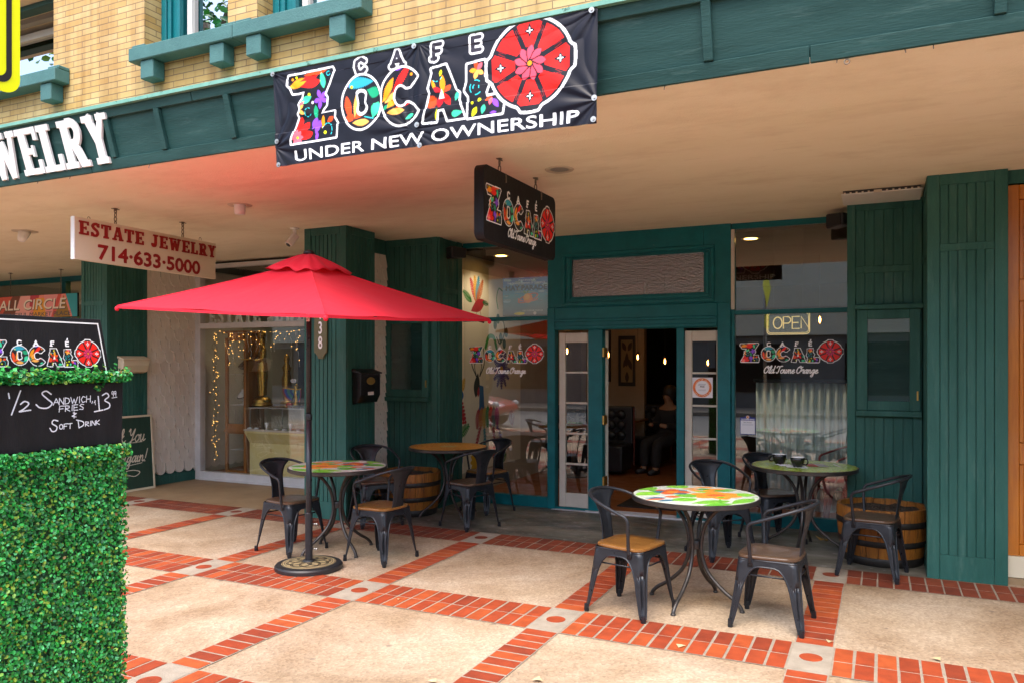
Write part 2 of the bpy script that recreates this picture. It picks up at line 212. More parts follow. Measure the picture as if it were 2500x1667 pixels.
# ---------------------------------------------------------------- mesh helpers
ORG = {}
def thing(name, label, cat, loc=(0, 0, 0), rz=0, group=None, local=False):
    o = bpy.data.objects.new(name, None); COL.objects.link(o); o.location = loc; o.rotation_euler = (0, 0, rz); o.empty_display_size = .1
    o['label'] = label; o['category'] = cat
    if group: o['group'] = group
    ORG[o.name] = Vector((0, 0, 0)) if local else Vector(loc)
    return o
def tag(o, label=None, cat=None, group=None, kind=None):
    if label: o['label'] = label
    if cat: o['category'] = cat
    if group: o['group'] = group
    if kind: o['kind'] = kind
    return o
def link(name, me, m, parent=None):
    o = bpy.data.objects.new(name, me); COL.objects.link(o)
    if m is not None: me.materials.append(m)
    if parent is not None:
        o.parent = parent; g = ORG.get(parent.name, Vector((0, 0, 0))); ORG[o.name] = g
        if g.length > 0: me.transform(Matrix.Translation(-g))
    return o
class MB:
    def __init__(s): s.v = []; s.f = []; s.c = []; s.cur = None
    def add(s, vs, fs):
        k = len(s.v); s.v += [tuple(map(float, q)) for q in vs]; s.f += [tuple(i+k for i in q) for q in fs]
        s.c += [s.cur]*len(fs); return s
    def box(s, a, b):
        x0, y0, z0 = a; x1, y1, z1 = b
        if x0 > x1: x0, x1 = x1, x0
        if y0 > y1: y0, y1 = y1, y0
        if z0 > z1: z0, z1 = z1, z0
        return s.add([(x0, y0, z0), (x1, y0, z0), (x1, y1, z0), (x0, y1, z0), (x0, y0, z1), (x1, y0, z1), (x1, y1, z1), (x0, y1, z1)],
                     [(0, 3, 2, 1), (4, 5, 6, 7), (0, 1, 5, 4), (1, 2, 6, 5), (2, 3, 7, 6), (3, 0, 4, 7)])
    def quad(s, a, b, c, d): return s.add([a, b, c, d], [(0, 1, 2, 3)])
    def tube(s, path, r, n=10, closed=False, caps=True):
        P = [Vector(p) for p in path]; m = len(P); rr = r if isinstance(r, (list, tuple)) else [r]*m
        up = None; vs = []
        for i, p in enumerate(P):
            if closed: d = P[(i+1) % m]-P[i-1]
            else: d = P[min(i+1, m-1)]-P[max(i-1, 0)]
            if d.length < 1e-9: d = Vector((0, 0, 1))
            d.normalize()
            if up is None: up = Vector((0, 0, 1)) if abs(d.z) < .9 else Vector((1, 0, 0))
            a = d.cross(up)
            if a.length < 1e-6: a = d.cross(Vector((.3, .5, .8)))
            a.normalize(); b = a.cross(d).normalized(); up = b
            for k in range(n):
                t = 2*PI*k/n; vs.append(p+a*(math.cos(t)*rr[i])+b*(math.sin(t)*rr[i]))
        fs = []
        for i in range(m if closed else m-1):
            j = (i+1) % m
            for k in range(n): fs.append((i*n+k, i*n+(k+1) % n, j*n+(k+1) % n, j*n+k))
        if caps and not closed: fs += [tuple(reversed(range(n))), tuple((m-1)*n+k for k in range(n))]
        return s.add(vs, [tuple(reversed(f)) for f in fs])
    def lathe(s, prof, n=32, c=(0, 0, 0), cap0=True, cap1=True):
        vs = [(c[0]+r*math.cos(2*PI*k/n), c[1]+r*math.sin(2*PI*k/n), c[2]+z) for r, z in prof for k in range(n)]
        fs = [(i*n+k, i*n+(k+1) % n, (i+1)*n+(k+1) % n, (i+1)*n+k) for i in range(len(prof)-1) for k in range(n)]
        if cap0: fs.append(tuple(reversed(range(n))))
        if cap1: fs.append(tuple((len(prof)-1)*n+k for k in range(n)))
        return s.add(vs, fs)
    def prism(s, poly, fn, d0, d1):
        """poly: 2-D outline (counter-clockwise seen from the d1 side); fn(u, v, d) -> point"""
        n = len(poly)
        vs = [fn(u, v, d0) for u, v in poly]+[fn(u, v, d1) for u, v in poly]
        return s.add(vs, [tuple(reversed(range(n))), tuple(range(n, 2*n))]+[(i, (i+1) % n, n+(i+1) % n, n+i) for i in range(n)])
    def build(s, name, m, parent=None, smooth=False, bevel=0, solid=0, seg=1, recalc=False):
        me = bpy.data.meshes.new(name); me.from_pydata(s.v, [], s.f); me.update()
        if recalc:
            import bmesh
            b = bmesh.new(); b.from_mesh(me); bmesh.ops.recalc_face_normals(b, faces=b.faces); b.to_mesh(me); b.free()
        if any(c is not None for c in s.c):
            a = me.attributes.new('Col', 'FLOAT_COLOR', 'FACE'); a.data.foreach_set('color', np.array([(*c, 1) for c in s.c], dtype=np.float32).ravel())
        if smooth: me.shade_smooth()
        o = link(name, me, m, parent)
        if bevel:
            q = o.modifiers.new('bevel', 'BEVEL'); q.width = bevel; q.segments = seg; q.limit_method = 'ANGLE'; q.angle_limit = R(50)
        if solid:
            q = o.modifiers.new('thickness', 'SOLIDIFY'); q.thickness = solid; q.offset = 0
        return o
def autosmooth(o, ang=40):
    me = o.data; me.shade_smooth()
    try: me.set_sharp_from_angle(angle=R(ang))
    except Exception: pass
    return o
def cr(pts, k=6, closed=False):
    """Catmull-Rom through points of any dimension"""
    P = [np.array(p, float) for p in pts]; n = len(P); out = []
    for i in range(n if closed else n-1):
        p0 = P[i-1] if (i > 0 or closed) else 2*P[0]-P[1]; p1 = P[i]; p2 = P[(i+1) % n]
        p3 = P[(i+2) % n] if (closed or i+2 < n) else 2*P[-1]-P[-2]
        for j in range(k):
            t = j/k; out.append(.5*((2*p1)+(-p0+p2)*t+(2*p0-5*p1+4*p2-p3)*t*t+(-p0+3*p1-3*p2+p3)*t**3))
    if not closed: out.append(P[-1])
    return out
def copy_tree(o, parent=None):
    c = o.copy(); COL.objects.link(c); c.parent = parent
    for ch in list(o.children): copy_tree(ch, c)
    return c
# ---------------------------------------------------------------- pigment painter: flat coloured cells that become mesh faces
class Art:
    def __init__(s, w, h, k=1.0, ss=2, bg=None):
        s.w, s.h, s.q = w, h, k*ss; s.ss = ss; H, Wd = int(round(h*k))*ss, int(round(w*k))*ss
        s.rgb = np.zeros((H, Wd, 3), np.float32); s.a = np.zeros((H, Wd), np.float32); s.clip = None; s.H, s.W = H, Wd
        if bg is not None: s.rgb[:] = bg; s.a[:] = 1
    def _box(s, x0, y0, x1, y1):
        a = max(int(x0*s.q)-1, 0); b = min(int(x1*s.q)+2, s.W); c = max(int(y0*s.q)-1, 0); d = min(int(y1*s.q)+2, s.H)
        if a >= b or c >= d: return None
        X, Y = np.meshgrid((np.arange(a, b)+.5)/s.q, (np.arange(c, d)+.5)/s.q); return a, b, c, d, X, Y
    def _put(s, bx, m, col):
        a, b, c, d = bx[:4]
        if s.clip is not None: m = m & s.clip[c:d, a:b]
        if col is None: s.a[c:d, a:b][m] = 0
        elif isinstance(col, str): s.mask[c:d, a:b] |= m
        else: s.rgb[c:d, a:b][m] = col; s.a[c:d, a:b][m] = 1
    def poly(s, p, col):
        p = np.array(p, float); bx = s._box(*p.min(0), *p.max(0))
        if bx is None: return
        X, Y = bx[4:]; m = np.zeros(X.shape, bool); n = len(p)
        for i in range(n):
            (x0, y0), (x1, y1) = p[i], p[(i+1) % n]
            if y0 == y1: continue
            c = ((y0 > Y) != (y1 > Y)) & (X < (x1-x0)*(Y-y0)/(y1-y0)+x0); m ^= c
        s._put(bx, m, col)
    def stroke(s, p, w, col, closed=False, dash=None):
        p = [np.array(q, float) for q in p]; p = p+[p[0]] if closed else p; acc = 0
        for a, b in zip(p[:-1], p[1:]):
            L = float(np.hypot(*(b-a)))
            if dash:
                acc += L
                if int(acc/dash) % 2: continue
            bx = s._box(min(a[0], b[0])-w, min(a[1], b[1])-w, max(a[0], b[0])+w, max(a[1], b[1])+w)
            if bx is None: continue
            X, Y = bx[4:]; d = b-a; t = np.clip(((X-a[0])*d[0]+(Y-a[1])*d[1])/max(L*L, 1e-9), 0, 1)
            s._put(bx, np.hypot(X-a[0]-t*d[0], Y-a[1]-t*d[1]) <= w/2, col)
    def ell(s, cx, cy, rx, ry, col, rot=0, jag=0, nj=14):
        r = max(rx, ry)*(1+jag); bx = s._box(cx-r, cy-r, cx+r, cy+r)
        if bx is None: return
        X, Y = bx[4:]; c, q = math.cos(R(rot)), math.sin(R(rot)); u = ((X-cx)*c+(Y-cy)*q)/rx; v = (-(X-cx)*q+(Y-cy)*c)/ry
        d = np.hypot(u, v); m = d <= 1
        if jag: m = d <= 1-jag+2*jag*np.abs((u*nj/2) % 1-.5)*2
        s._put(bx, m, col)
    def petal(s, x0, y0, x1, y1, wd, col, jag=0, nj=12, belly=.55):
        """leaf shape from base to tip"""
        L = math.hypot(x1-x0, y1-y0); bx = s._box(min(x0, x1)-wd, min(y0, y1)-wd, max(x0, x1)+wd, max(y0, y1)+wd)
        if bx is None: return
        X, Y = bx[4:]; dx, dy = (x1-x0)/L, (y1-y0)/L; u = ((X-x0)*dx+(Y-y0)*dy)/L; v = np.abs(-(X-x0)*dy+(Y-y0)*dx)
        e = math.log(.5)/math.log(belly); uu = np.clip(u, 0, 1)**e; prof = np.sin(np.pi*uu)**.8*wd/2
        if jag: prof = prof*(1-jag*np.abs((u*nj) % 1-.5)*2)
        s._put(bx, (u > 0) & (u < 1) & (v < prof), col)
    def tris(s, T, col):
        for t in T:
            bx = s._box(*t.min(0), *t.max(0))
            if bx is None: continue
            X, Y = bx[4:]; e = [(t[(i+1) % 3][0]-t[i][0])*(Y-t[i][1])-(t[(i+1) % 3][1]-t[i][1])*(X-t[i][0]) for i in range(3)]
            s._put(bx, ((e[0] >= 0) & (e[1] >= 0) & (e[2] >= 0)) | ((e[0] <= 0) & (e[1] <= 0) & (e[2] <= 0)), col)
    def text(s, txt, x, y, h, col, w=None, bold=0, slant=0, rot=0, center=False):
        """sans capitals of height h with the baseline starting at (x, y)"""
        V, T = glyphs(txt); k = h/CAPH; wid = V[:, 0].max()-V[:, 0].min(); kx = (w/wid) if w else k
        px = (V[:, 0]-V[:, 0].min())*kx; py = V[:, 1]*k; px = px+slant*py
        if center: px = px-wid*kx/2
        c, q = math.cos(R(rot)), math.sin(R(rot)); P = np.stack([x+px*c+py*q, y-py*c+px*q], 1); TT = P[T]; s.tris(TT, col)
        if bold:
            for t in TT: s.stroke(list(t), bold, col, closed=True)
    def finish(s):
        H, Wd, q = s.H//s.ss, s.W//s.ss, s.ss
        a = s.a[:H*q, :Wd*q].reshape(H, q, Wd, q); A = a.mean((1, 3))
        C = (s.rgb[:H*q, :Wd*q]*s.a[:H*q, :Wd*q, None]).reshape(H, q, Wd, q, 3).mean((1, 3))/np.maximum(A, 1e-4)[..., None]
        return C, A
_g = {}
def glyphs(txt):
    if txt not in _g:
        c = bpy.data.curves.new('t', 'FONT'); c.body = txt; c.resolution_u = 4; o = bpy.data.objects.new('t', c); COL.objects.link(o)
        dg = bpy.context.evaluated_depsgraph_get(); me = bpy.data.meshes.new_from_object(o.evaluated_get(dg)); me.calc_loop_triangles()
        V = np.array([v.co[:2] for v in me.vertices]); T = np.array([t.vertices[:] for t in me.loop_triangles])
        bpy.data.objects.remove(o); bpy.data.curves.remove(c); bpy.data.meshes.remove(me); _g[txt] = (V, T)
    return _g[txt]
CAPH = 1.0; CAPH = float(glyphs('H')[0][:, 1].max())
def artmesh(art, name, fn, m, parent=None, thr=.5, smooth=False):
    """fn(u, v) with u to the right and v up in 0..1 -> x, y, z arrays; one coloured face per cell"""
    C, A = art.finish(); H, Wd = A.shape; keep = A > thr
    U, V = np.meshgrid(np.arange(Wd+1)/Wd, 1-np.arange(H+1)/H); x, y, z = fn(U, V); P = np.stack([x+0*U, y+0*U, z+0*U], -1).reshape(-1, 3)
    j, i = np.nonzero(keep); k = Wd+1; F = np.stack([(j+1)*k+i, (j+1)*k+i+1, j*k+i+1, j*k+i], 1)
    used, inv = np.unique(F, return_inverse=True); P = P[used]; F = inv.reshape(-1, 4); n = len(F)
    me = bpy.data.meshes.new(name); me.vertices.add(len(P)); me.vertices.foreach_set('co', P.astype(np.float32).ravel())
    me.loops.add(n*4); me.loops.foreach_set('vertex_index', F.astype(np.int32).ravel())
    me.polygons.add(n); me.polygons.foreach_set('loop_start', np.arange(0, n*4, 4, dtype=np.int32)); me.update(calc_edges=True)
    a = me.attributes.new('Col', 'FLOAT_COLOR', 'FACE'); cc = np.ones((n, 4), np.float32); cc[:, :3] = C[j, i]; a.data.foreach_set('color', cc.ravel())
    if smooth: me.shade_smooth()
    me.validate()
    return link(name, me, m, parent)
K = dict(w=hx('f4f4f6'), k=hx('0d0b10'), r=hx('f01808'), o=hx('ff9a0a'), lo=hx('ffb050'), t=hx('20b88c'), b=hx('2aa0b8'), g=hx('18a070'), p=hx('8a4ae0'), y=hx('e8f010'), pk=hx('ff6878'), do=hx('f04a10'), cy=hx('20d0d8'), mint=hx('40d8a0'), dr=hx('c01020'), hp=hx('e03068'))
def arc(cx, cy, rx, ry, a0, a1, n=24): return [(cx+rx*math.cos(R(a0+(a1-a0)*i/n)), cy+ry*math.sin(R(a0+(a1-a0)*i/n))) for i in range(n+1)]
LZ = [(8, 27), (132, 24), (135, 30), (108, 74), (114, 82), (112, 96), (102, 104), (96, 112), (134, 112), (132, 124), (140, 136), (136, 162), (8, 162), (8, 156), (34, 112), (30, 104), (36, 94), (33, 86), (44, 76), (52, 62), (18, 62), (12, 50), (4, 44), (4, 33)]
LO = cr(arc(207, 103, 50, 52, 0, 360, 16)[:-1]+[], 3, True)
LOH = cr([(194, 82), (207, 78), (220, 84), (218, 103), (222, 118), (207, 128), (195, 122), (197, 103)], 4, True)
LC = arc(312, 105, 52, 54, -38, -322, 30)+[(341, 126), (330, 120)]+arc(310, 104, 20, 22, -315, -45, 14)+[(334, 88)]
LA = [(366, 161), (384, 108), (380, 98), (390, 72), (388, 64), (424, 62), (430, 74), (446, 112), (454, 118), (452, 130), (466, 163), (426, 163), (418, 142), (402, 142), (398, 163)]
LAH = [(404, 122), (418, 122), (411, 102)]
LL = [(474, 68), (514, 66), (516, 80), (512, 92), (524, 108), (516, 124), (518, 132), (552, 130), (558, 142), (554, 165), (474, 165), (478, 128), (468, 116), (474, 98)]
def rose(r=1.0):
    out = []
    for i in range(96):
        a = 2*PI*i/96; d = min(abs((a+PI/4) % (PI/2)-PI/4), 1); out.append((629+r*math.cos(a)*(79+5*(d < .2)+2*(d < .3)), 88+r*math.sin(a)*(74+5*(d < .2)+2*(d < .3))))
    return out
CAFE = {'C': [[(12, -9), (3, -14), (-8, -10), (-10, 0), (-6, 11), (4, 13), (12, 8)]], 'A': [[(-12, 13), (0, -13), (12, 13)], [(-6, 5), (6, 5)], [(-15, 13), (-8, 13)], [(8, 13), (15, 13)]],
        'F': [[(-7, 14), (-7, -12), (10, -12)], [(-7, 0), (6, 0)], [(-12, 13), (-2, 13)]], 'E': [[(10, -12), (-7, -12), (-7, 12), (10, 12)], [(-7, 0), (7, 0)]]}
def logo(A, ox=0, oy=0, k=1.0, dark=K['k'], banner=False, outl=4.2, ky=1.0, rs=1.0):
    rm = [False]
    def fx(x, y):                                                     # the flower can be drawn larger than the letters
        if rm[0]: x, y = 615+(x-629)*rs, 85+(y-88)*rs*.93
        return ox+k*x, oy+k*ky*y
    T = lambda P: [fx(x, y) for x, y in P]
    t = fx
    letters = [LZ, LO, LC, LA, LL]
    for ch, x in (('C', 207), ('A', 304), ('F', 402), ('E', 494)):
        g = [[(x+px, (34 if not banner else 33)+py) for px, py in st] for st in CAFE[ch]]
        if ch == 'E': g.append([(x+1, 12 if not banner else 11), (x+5, 5 if not banner else 4)])
        for st in g: A.stroke(T(st), k*(8 if not banner else 18), K['w'])
        if banner:
            for st in g: A.stroke(T(st), k*9, hx('2c2630'))
    for P in letters: A.poly(T(P), K['w']); A.stroke(T(P), k*2*outl, K['w'], closed=True)
    msk = []
    for P in letters:
        A.mask = np.zeros(A.a.shape, bool); A.poly(T(P), 'm'); msk.append(A.mask)
        A.poly(T(P), dark)
    e = lambda *q, **z: A.petal(*t(q[0], q[1]), *t(q[2], q[3]), k*q[4], K[q[5]], **z)
    d = lambda x, y, r, c: A.ell(*t(x, y), k*r, k*r, K[c])
    j = dict(jag=.28, nj=16)
    A.clip = msk[0]
    e(6, 50, 60, 38, 24, 'o', **j); e(34, 42, 92, 30, 22, 'r', belly=.7, **j); e(40, 52, 96, 46, 24, 'r', belly=.6, **j); e(50, 30, 116, 26, 12, 'do'); e(100, 28, 106, 62, 17, 'mint', **j)
    d(18, 34, 3.4, 'o'); d(30, 32, 3.4, 'y'); d(64, 70, 4, 'y'); A.stroke(T(arc(120, 34, 5, 5, 30, 300, 8)), k*1.6, K['cy'])
    for a in (20, 100, 170, 250, 320): e(96, 82, 96+20*math.cos(R(a)), 82+20*math.sin(R(a)), 11, 'p')
    e(40, 82, 70, 74, 17, 'mint', belly=.4); e(24, 100, 48, 80, 9, 'pk'); e(28, 96, 48, 106, 9, 'lo'); e(28, 96, 46, 88, 9, 'lo'); A.stroke(T(arc(58, 104, 9, 9, 0, 330, 12)), k*1.8, K['cy'], dash=k*4); e(82, 122, 80, 92, 14, 'g'); e(100, 106, 126, 102, 14, 'pk'); d(72, 86, 3.5, 'w')
    for a, q in ((-95, 48), (-68, 50), (-40, 52), (-14, 50)): e(22, 158, 22+q*math.cos(R(a)), 158+q*math.sin(R(a)), 18, 'r', belly=.7)
    for a in range(0, 360, 45): e(26, 152, 26+17*math.cos(R(a)), 152+17*math.sin(R(a)), 9, 'pk')
    d(27, 152, 3, 'y'); e(70, 140, 84, 118, 17, 'p'); e(78, 150, 92, 124, 15, 'p'); e(98, 142, 102, 116, 10, 'o'); e(112, 130, 130, 122, 12, 'do'); e(80, 164, 84, 146, 9, 'p'); A.stroke(T(arc(112, 146, 14, 14, 190, 400, 14)), k*2, K['cy'], dash=k*4); d(106, 150, 4, 'y')
    A.clip = msk[1]
    e(166, 62, 240, 66, 30, 'b', belly=.4, **j); e(222, 80, 254, 92, 28, 'g', belly=.6, **j); e(234, 136, 252, 106, 26, 'mint', **j); e(176, 134, 168, 86, 20, 'do', **j); e(188, 134, 194, 84, 12, 'lo', **j); e(186, 134, 216, 118, 16, 'do', **j); e(184, 142, 228, 144, 19, 'lo', **j); d(176, 130, 10, 'do'); d(182, 70, 3.5, 'y'); A.stroke(T([(214, 132), (238, 138)]), k*2, K['cy'], dash=k*4); d(172, 66, 3, 'p')
    A.clip = msk[2]
    e(284, 104, 336, 46, 20, 'r', **j); e(262, 112, 292, 66, 18, 'o', **j); e(268, 114, 304, 92, 18, 'lo', **j); e(272, 124, 302, 104, 18, 'o', **j); e(272, 132, 318, 132, 18, 'lo', **j); e(294, 126, 346, 112, 14, 'r', **j); e(298, 54, 318, 48, 8, 'p'); e(334, 50, 352, 62, 10, 'mint'); d(338, 66, 3.5, 'o'); e(322, 150, 342, 142, 10, 'mint', **j); e(262, 126, 276, 118, 8, 'g')
    A.clip = msk[3]
    A.ell(*t(386, 126), k*13, k*13, K['do'], jag=.15); e(398, 106, 388, 84, 9, 'o', **j); e(414, 112, 414, 78, 13, 'o'); e(414, 112, 392, 98, 12, 'dr'); e(414, 112, 434, 98, 13, 'do'); e(414, 112, 432, 136, 15, 'r'); e(414, 112, 402, 138, 15, 'dr'); e(408, 80, 412, 68, 7, 'y'); A.stroke(T(arc(400, 74, 14, 14, 20, 140, 8)), k*2, K['cy'], dash=k*4); e(396, 160, 400, 140, 5, 'y', jag=.5); e(444, 130, 452, 114, 12, 'mint', **j); e(436, 154, 462, 152, 16, 'mint', belly=.3, **j); d(414, 112, 2.5, 'y')
    A.poly(T([(x*1.0, y) for x, y in LAH]), K['w'])
    A.clip = msk[4]
    for a, c in ((-100, 'do'), (-40, 'pk'), (30, 'lo'), (105, 'lo'), (180, 'o')): e(496, 80, 496+17*math.cos(R(a)), 80+17*math.sin(R(a)), 10, c)
    A.stroke(T(arc(494, 112, 14, 14, 0, 330, 14)), k*2, K['cy'], dash=k*4); A.stroke(T(arc(494, 112, 7, 7, 90, 380, 8)), k*2, K['cy'], dash=k*3); d(502, 136, 4, 'y'); d(486, 140, 3, 'y'); e(484, 164, 496, 148, 12, 'y'); e(508, 162, 514, 146, 11, 'mint'); e(516, 140, 530, 132, 9, 'do'); e(526, 148, 530, 134, 9, 'pk'); e(546, 154, 534, 138, 12, 'p'); e(526, 162, 542, 162, 6, 'p')
    A.clip = None; rm[0] = rs != 1
    A.poly(T(rose()), K['w']); A.stroke(T(rose()), k*2*outl, K['w'], closed=True); A.poly(T(rose(.985)), dark)
    A.mask = np.zeros(A.a.shape, bool); A.poly(T(rose(.93)), 'm'); A.clip = A.mask
    for i in range(8):
        a = i*45; w = 18.5 if i % 2 else 20; A.poly(T([(629+q*math.cos(R(a+b)), 88+q*.94*math.sin(R(a+b))) for q, b in ((30, -w*.7), (80, -w), (80, w), (30, w*.7))]), K['r'])
        for b in np.linspace(-w, w, 7):
            if banner: A.stroke(T([(629+52*math.cos(R(a+b)), 88+50*math.sin(R(a+b))), (629+66*math.cos(R(a+b*1.1)), 88+64*math.sin(R(a+b*1.1)))]), k*1.1, hx('a80c06'))
    A.clip = None
    for i in range(9):
        a = i*40; c0 = (629+6*math.cos(R(a)), 88+6*math.sin(R(a))); c1 = (629+31*math.cos(R(a+38)), 88+30*math.sin(R(a+38)))
        A.petal(*t(*c0), *t(*c1), k*19, hx('3a0810')); A.petal(*t(*c0), *t(*c1), k*14.5, K['hp'] if not banner else hx('f05068'), belly=.62)
    d(629, 88, 5, 'o')
    for i in range(4):
        a = i*90; x, y = 629+58*math.cos(R(a)), 88+55*math.sin(R(a)); st = []
        for q in range(8): rr = (13 if banner else 15) if q % 2 == 0 else 7; st.append((x+rr*math.cos(R(q*45+a))*(1 if q % 4 == 0 else .8), y+rr*math.sin(R(q*45+a))*(1 if q % 4 == 0 else .8)))
        A.poly(T(st), K['k'] if banner else K['w'])
        for q0, q1 in (((7, 0), (-7, 0)), ((0, 7), (0, -7))): A.stroke([t(x+q0[0]*.7, y+q0[1]*.7), t(x+q1[0]*.7, y+q1[1]*.7)], k*2.4, K['w'] if banner else hx('c03020'))
    rm[0] = False
    A.poly(T(LOH), K['w']); A.stroke(T(LOH), k*outl*.6, K['w'], closed=True)
    c = np.mean(LOH, 0); A.poly(T([(c[0]+(x-c[0])*.72, c[1]+(y-c[1])*.8) for x, y in LOH]), dark if banner else None)
# slab letters: ribbons (centre line, thickness) in a cell one unit high
def slab(ch):
    s, t, H = .24, .13, 1.0; B = t/2; T = 1-t/2
    D = {'E': (.74, [([(.2, 0), (.2, 1)], s), ([(0, B), (.7, B)], t), ([(0, T), (.7, T)], t), ([(.2, .5), (.52, .5)], t), ([(.65, 0), (.65, .3)], .12), ([(.65, 1), (.65, .72)], .12), ([(.5, .38), (.5, .62)], .07)]),
         'L': (.70, [([(.2, 0), (.2, 1)], s), ([(0, B), (.66, B)], t), ([(0, T), (.42, T)], t), ([(.6, 0), (.6, .34)], .13)]),
         'W': (1.1, [([(.17, 1), (.34, 0)], .2), ([(.34, 0), (.53, .8)], .15), ([(.53, .8), (.74, 0)], .2), ([(.74, 0), (.93, 1)], .16), ([(0, T), (.36, T)], t), ([(.38, T), (.66, T)], t), ([(.78, T), (1.08, T)], t)]),
         'R': (.80, [([(.2, 0), (.2, 1)], s), ([(0, B), (.42, B)], t), ([(0, T), (.45, T)], t), (cr([(.3, .935), (.5, .92), (.6, .74), (.5, .53), (.28, .49)], 4), .19), ([(.42, .5), (.60, .06)], .22), ([(.5, B), (.8, B)], t)]),
         'Y': (.78, [([(.39, 0), (.39, .5)], .22), ([(.39, .45), (.16, 1)], .22), ([(.39, .45), (.62, 1)], .16), ([(0, T), (.34, T)], t), ([(.46, T), (.78, T)], t), ([(.2, B), (.58, B)], t)]),
         'S': (.68, [(cr([(.60, .76), (.48, .92), (.28, .92), (.15, .76), (.26, .58), (.46, .44), (.54, .26), (.42, .08), (.22, .08), (.08, .26)], 5), .19), ([(.6, .7), (.6, 1)], .1), ([(.08, .3), (.08, 0)], .1)]),
         'T': (.76, [([(.38, 0), (.38, 1)], s), ([(0, T), (.76, T)], t), ([(.07, .68), (.07, 1)], .13), ([(.69, .68), (.69, 1)], .13), ([(.18, B), (.58, B)], t)]),
         'A': (.86, [([(.14, 0), (.40, 1)], .13), ([(.46, 1), (.70, 0)], .23), ([(.24, .33), (.6, .33)], .1), ([(0, B), (.32, B)], t), ([(.52, B), (.86, B)], t), ([(.3, T), (.54, T)], t)]),
         'J': (.6, [(cr([(.36, 1), (.36, .3), (.28, .1), (.12, .12), (.1, .3)], 4), .22), ([(.14, T), (.58, T)], t)]), ' ': (.42, [])}
    return D[ch]
def ribbon(pts, w):
    P = [np.array(p[:2], float) for p in pts]; L, Q = [], []
    for i, p in enumerate(P):
        d = P[min(i+1, len(P)-1)]-P[max(i-1, 0)]; d = d/np.hypot(*d); n = np.array([-d[1], d[0]])*w/2; L.append(p+n); Q.append(p-n)
    return [tuple(q) for q in Q]+[tuple(q) for q in reversed(L)]
def slabpolys(txt, gap=.1):
    x = 0; out = []
    for ch in txt:
        w, rb = slab(ch); out.append((ch, x, [ribbon([(x+p[0], p[1]) for p in pts], t) for pts, t in rb])); x += w+gap
    return out, x-gap
# joined handwriting
CUR = {'o': (.85, [(.7, .85), (.4, 1), (.1, .6), (.2, .08), (.5, .02), (.75, .45), (.6, .95), (.95, .8)]), 'l': (.45, [(0, .2), (.35, 1.3), (.36, 1.95), (.16, 1.9), (.12, .3), (.28, 0), (.5, .25)]),
       'd': (.95, [(.7, .85), (.4, 1), (.08, .5), (.25, 0), (.6, .4), (.8, 2), (.68, .4), (.78, 0), (1., .25)]), 'w': (1.15, [(0, .8), (.14, 1), (.14, .25), (.3, 0), (.52, .4), (.58, 1), (.56, .25), (.72, 0), (.95, .4), (1, 1), (1.2, .85)]),
       'n': (.9, [(0, .7), (.12, 1), (.12, 0), (.14, .55), (.42, 1), (.56, .8), (.56, .2), (.7, 0), (.95, .25)]), 'e': (.72, [(0, .3), (.38, .5), (.55, .82), (.36, 1), (.1, .6), (.2, .08), (.45, 0), (.78, .3)]),
       'r': (.65, [(0, .6), (.14, 1.08), (.28, .92), (.5, .95), (.42, .3), (.54, 0), (.7, .25)]), 'a': (.9, [(.65, .85), (.4, 1), (.08, .5), (.25, 0), (.55, .4), (.68, 1), (.62, .2), (.74, 0), (.95, .25)]),
       'g': (.9, [(.65, .85), (.4, 1), (.08, .5), (.25, .08), (.55, .4), (.68, 1), (.6, -.6), (.35, -1), (.1, -.7), (.5, -.15), (.95, .3)]), 'h': (.9, [(0, .2), (.34, 1.4), (.32, 1.95), (.14, 1.8), (.1, 0), (.14, .6), (.42, 1), (.56, .75), (.56, .2), (.7, 0), (.95, .25)]),
       'k': (.85, [(0, .2), (.34, 1.4), (.32, 1.95), (.14, 1.8), (.1, 0), (.14, .5), (.5, 1), (.2, .5), (.6, 0), (.9, .25)]), 'u': (.95, [(0, .8), (.12, 1), (.12, .25), (.28, 0), (.55, .4), (.64, 1), (.62, .2), (.75, 0), (1, .25)]), 'i': (.45, [(0, .5), (.14, 1), (.12, .2), (.26, 0), (.5, .25)]),
       'O': (1.35, [(.75, 1.95), (.25, 1.5), (.08, .6), (.45, 0), (.95, .4), (1.1, 1.3), (.8, 1.95), (.55, 1.65), (.95, 1.45), (1.35, 1.75)]), 'T': (1.15, [(0, 1.5), (.2, 1.9), (.7, 1.8), (1.35, 1.95), (.78, 1.8), (.6, .4), (.35, 0), (.1, .25)]),
       'Y': (1.15, [(0, 1.6), (.2, 1.95), (.3, 1.2), (.55, 1), (.95, 1.9), (.7, .4), (.4, -.6), (.1, -.5), (.6, .1), (1.1, .4)]), 'A': (1.25, [(0, .2), (.3, .1), (.75, 1.95), (.2, 1.2), (.3, .4), (.6, .4), (.95, 1.95), (.9, .3), (1.05, 0), (1.3, .3)]), '!': (.6, [(.3, 2), (.2, .5)]), ' ': (.4, None)}
def script(A, txt, x, y, xh, col, wd, slant=.28, fit=None):
    W_ = sum(CUR[c][0] for c in txt); kx = (fit/(W_*xh)) if fit else 1.0; px = 0
    for c in txt:
        adv, p = CUR[c]
        if p: A.stroke([(x+(px+q[0])*xh*kx+slant*q[1]*xh, y-q[1]*xh) for q in cr(p, 5)], wd, col)
        if c == '!': A.ell(x+px*xh*kx+.2*xh, y, wd*.6, wd*.6, col)
        px += adv
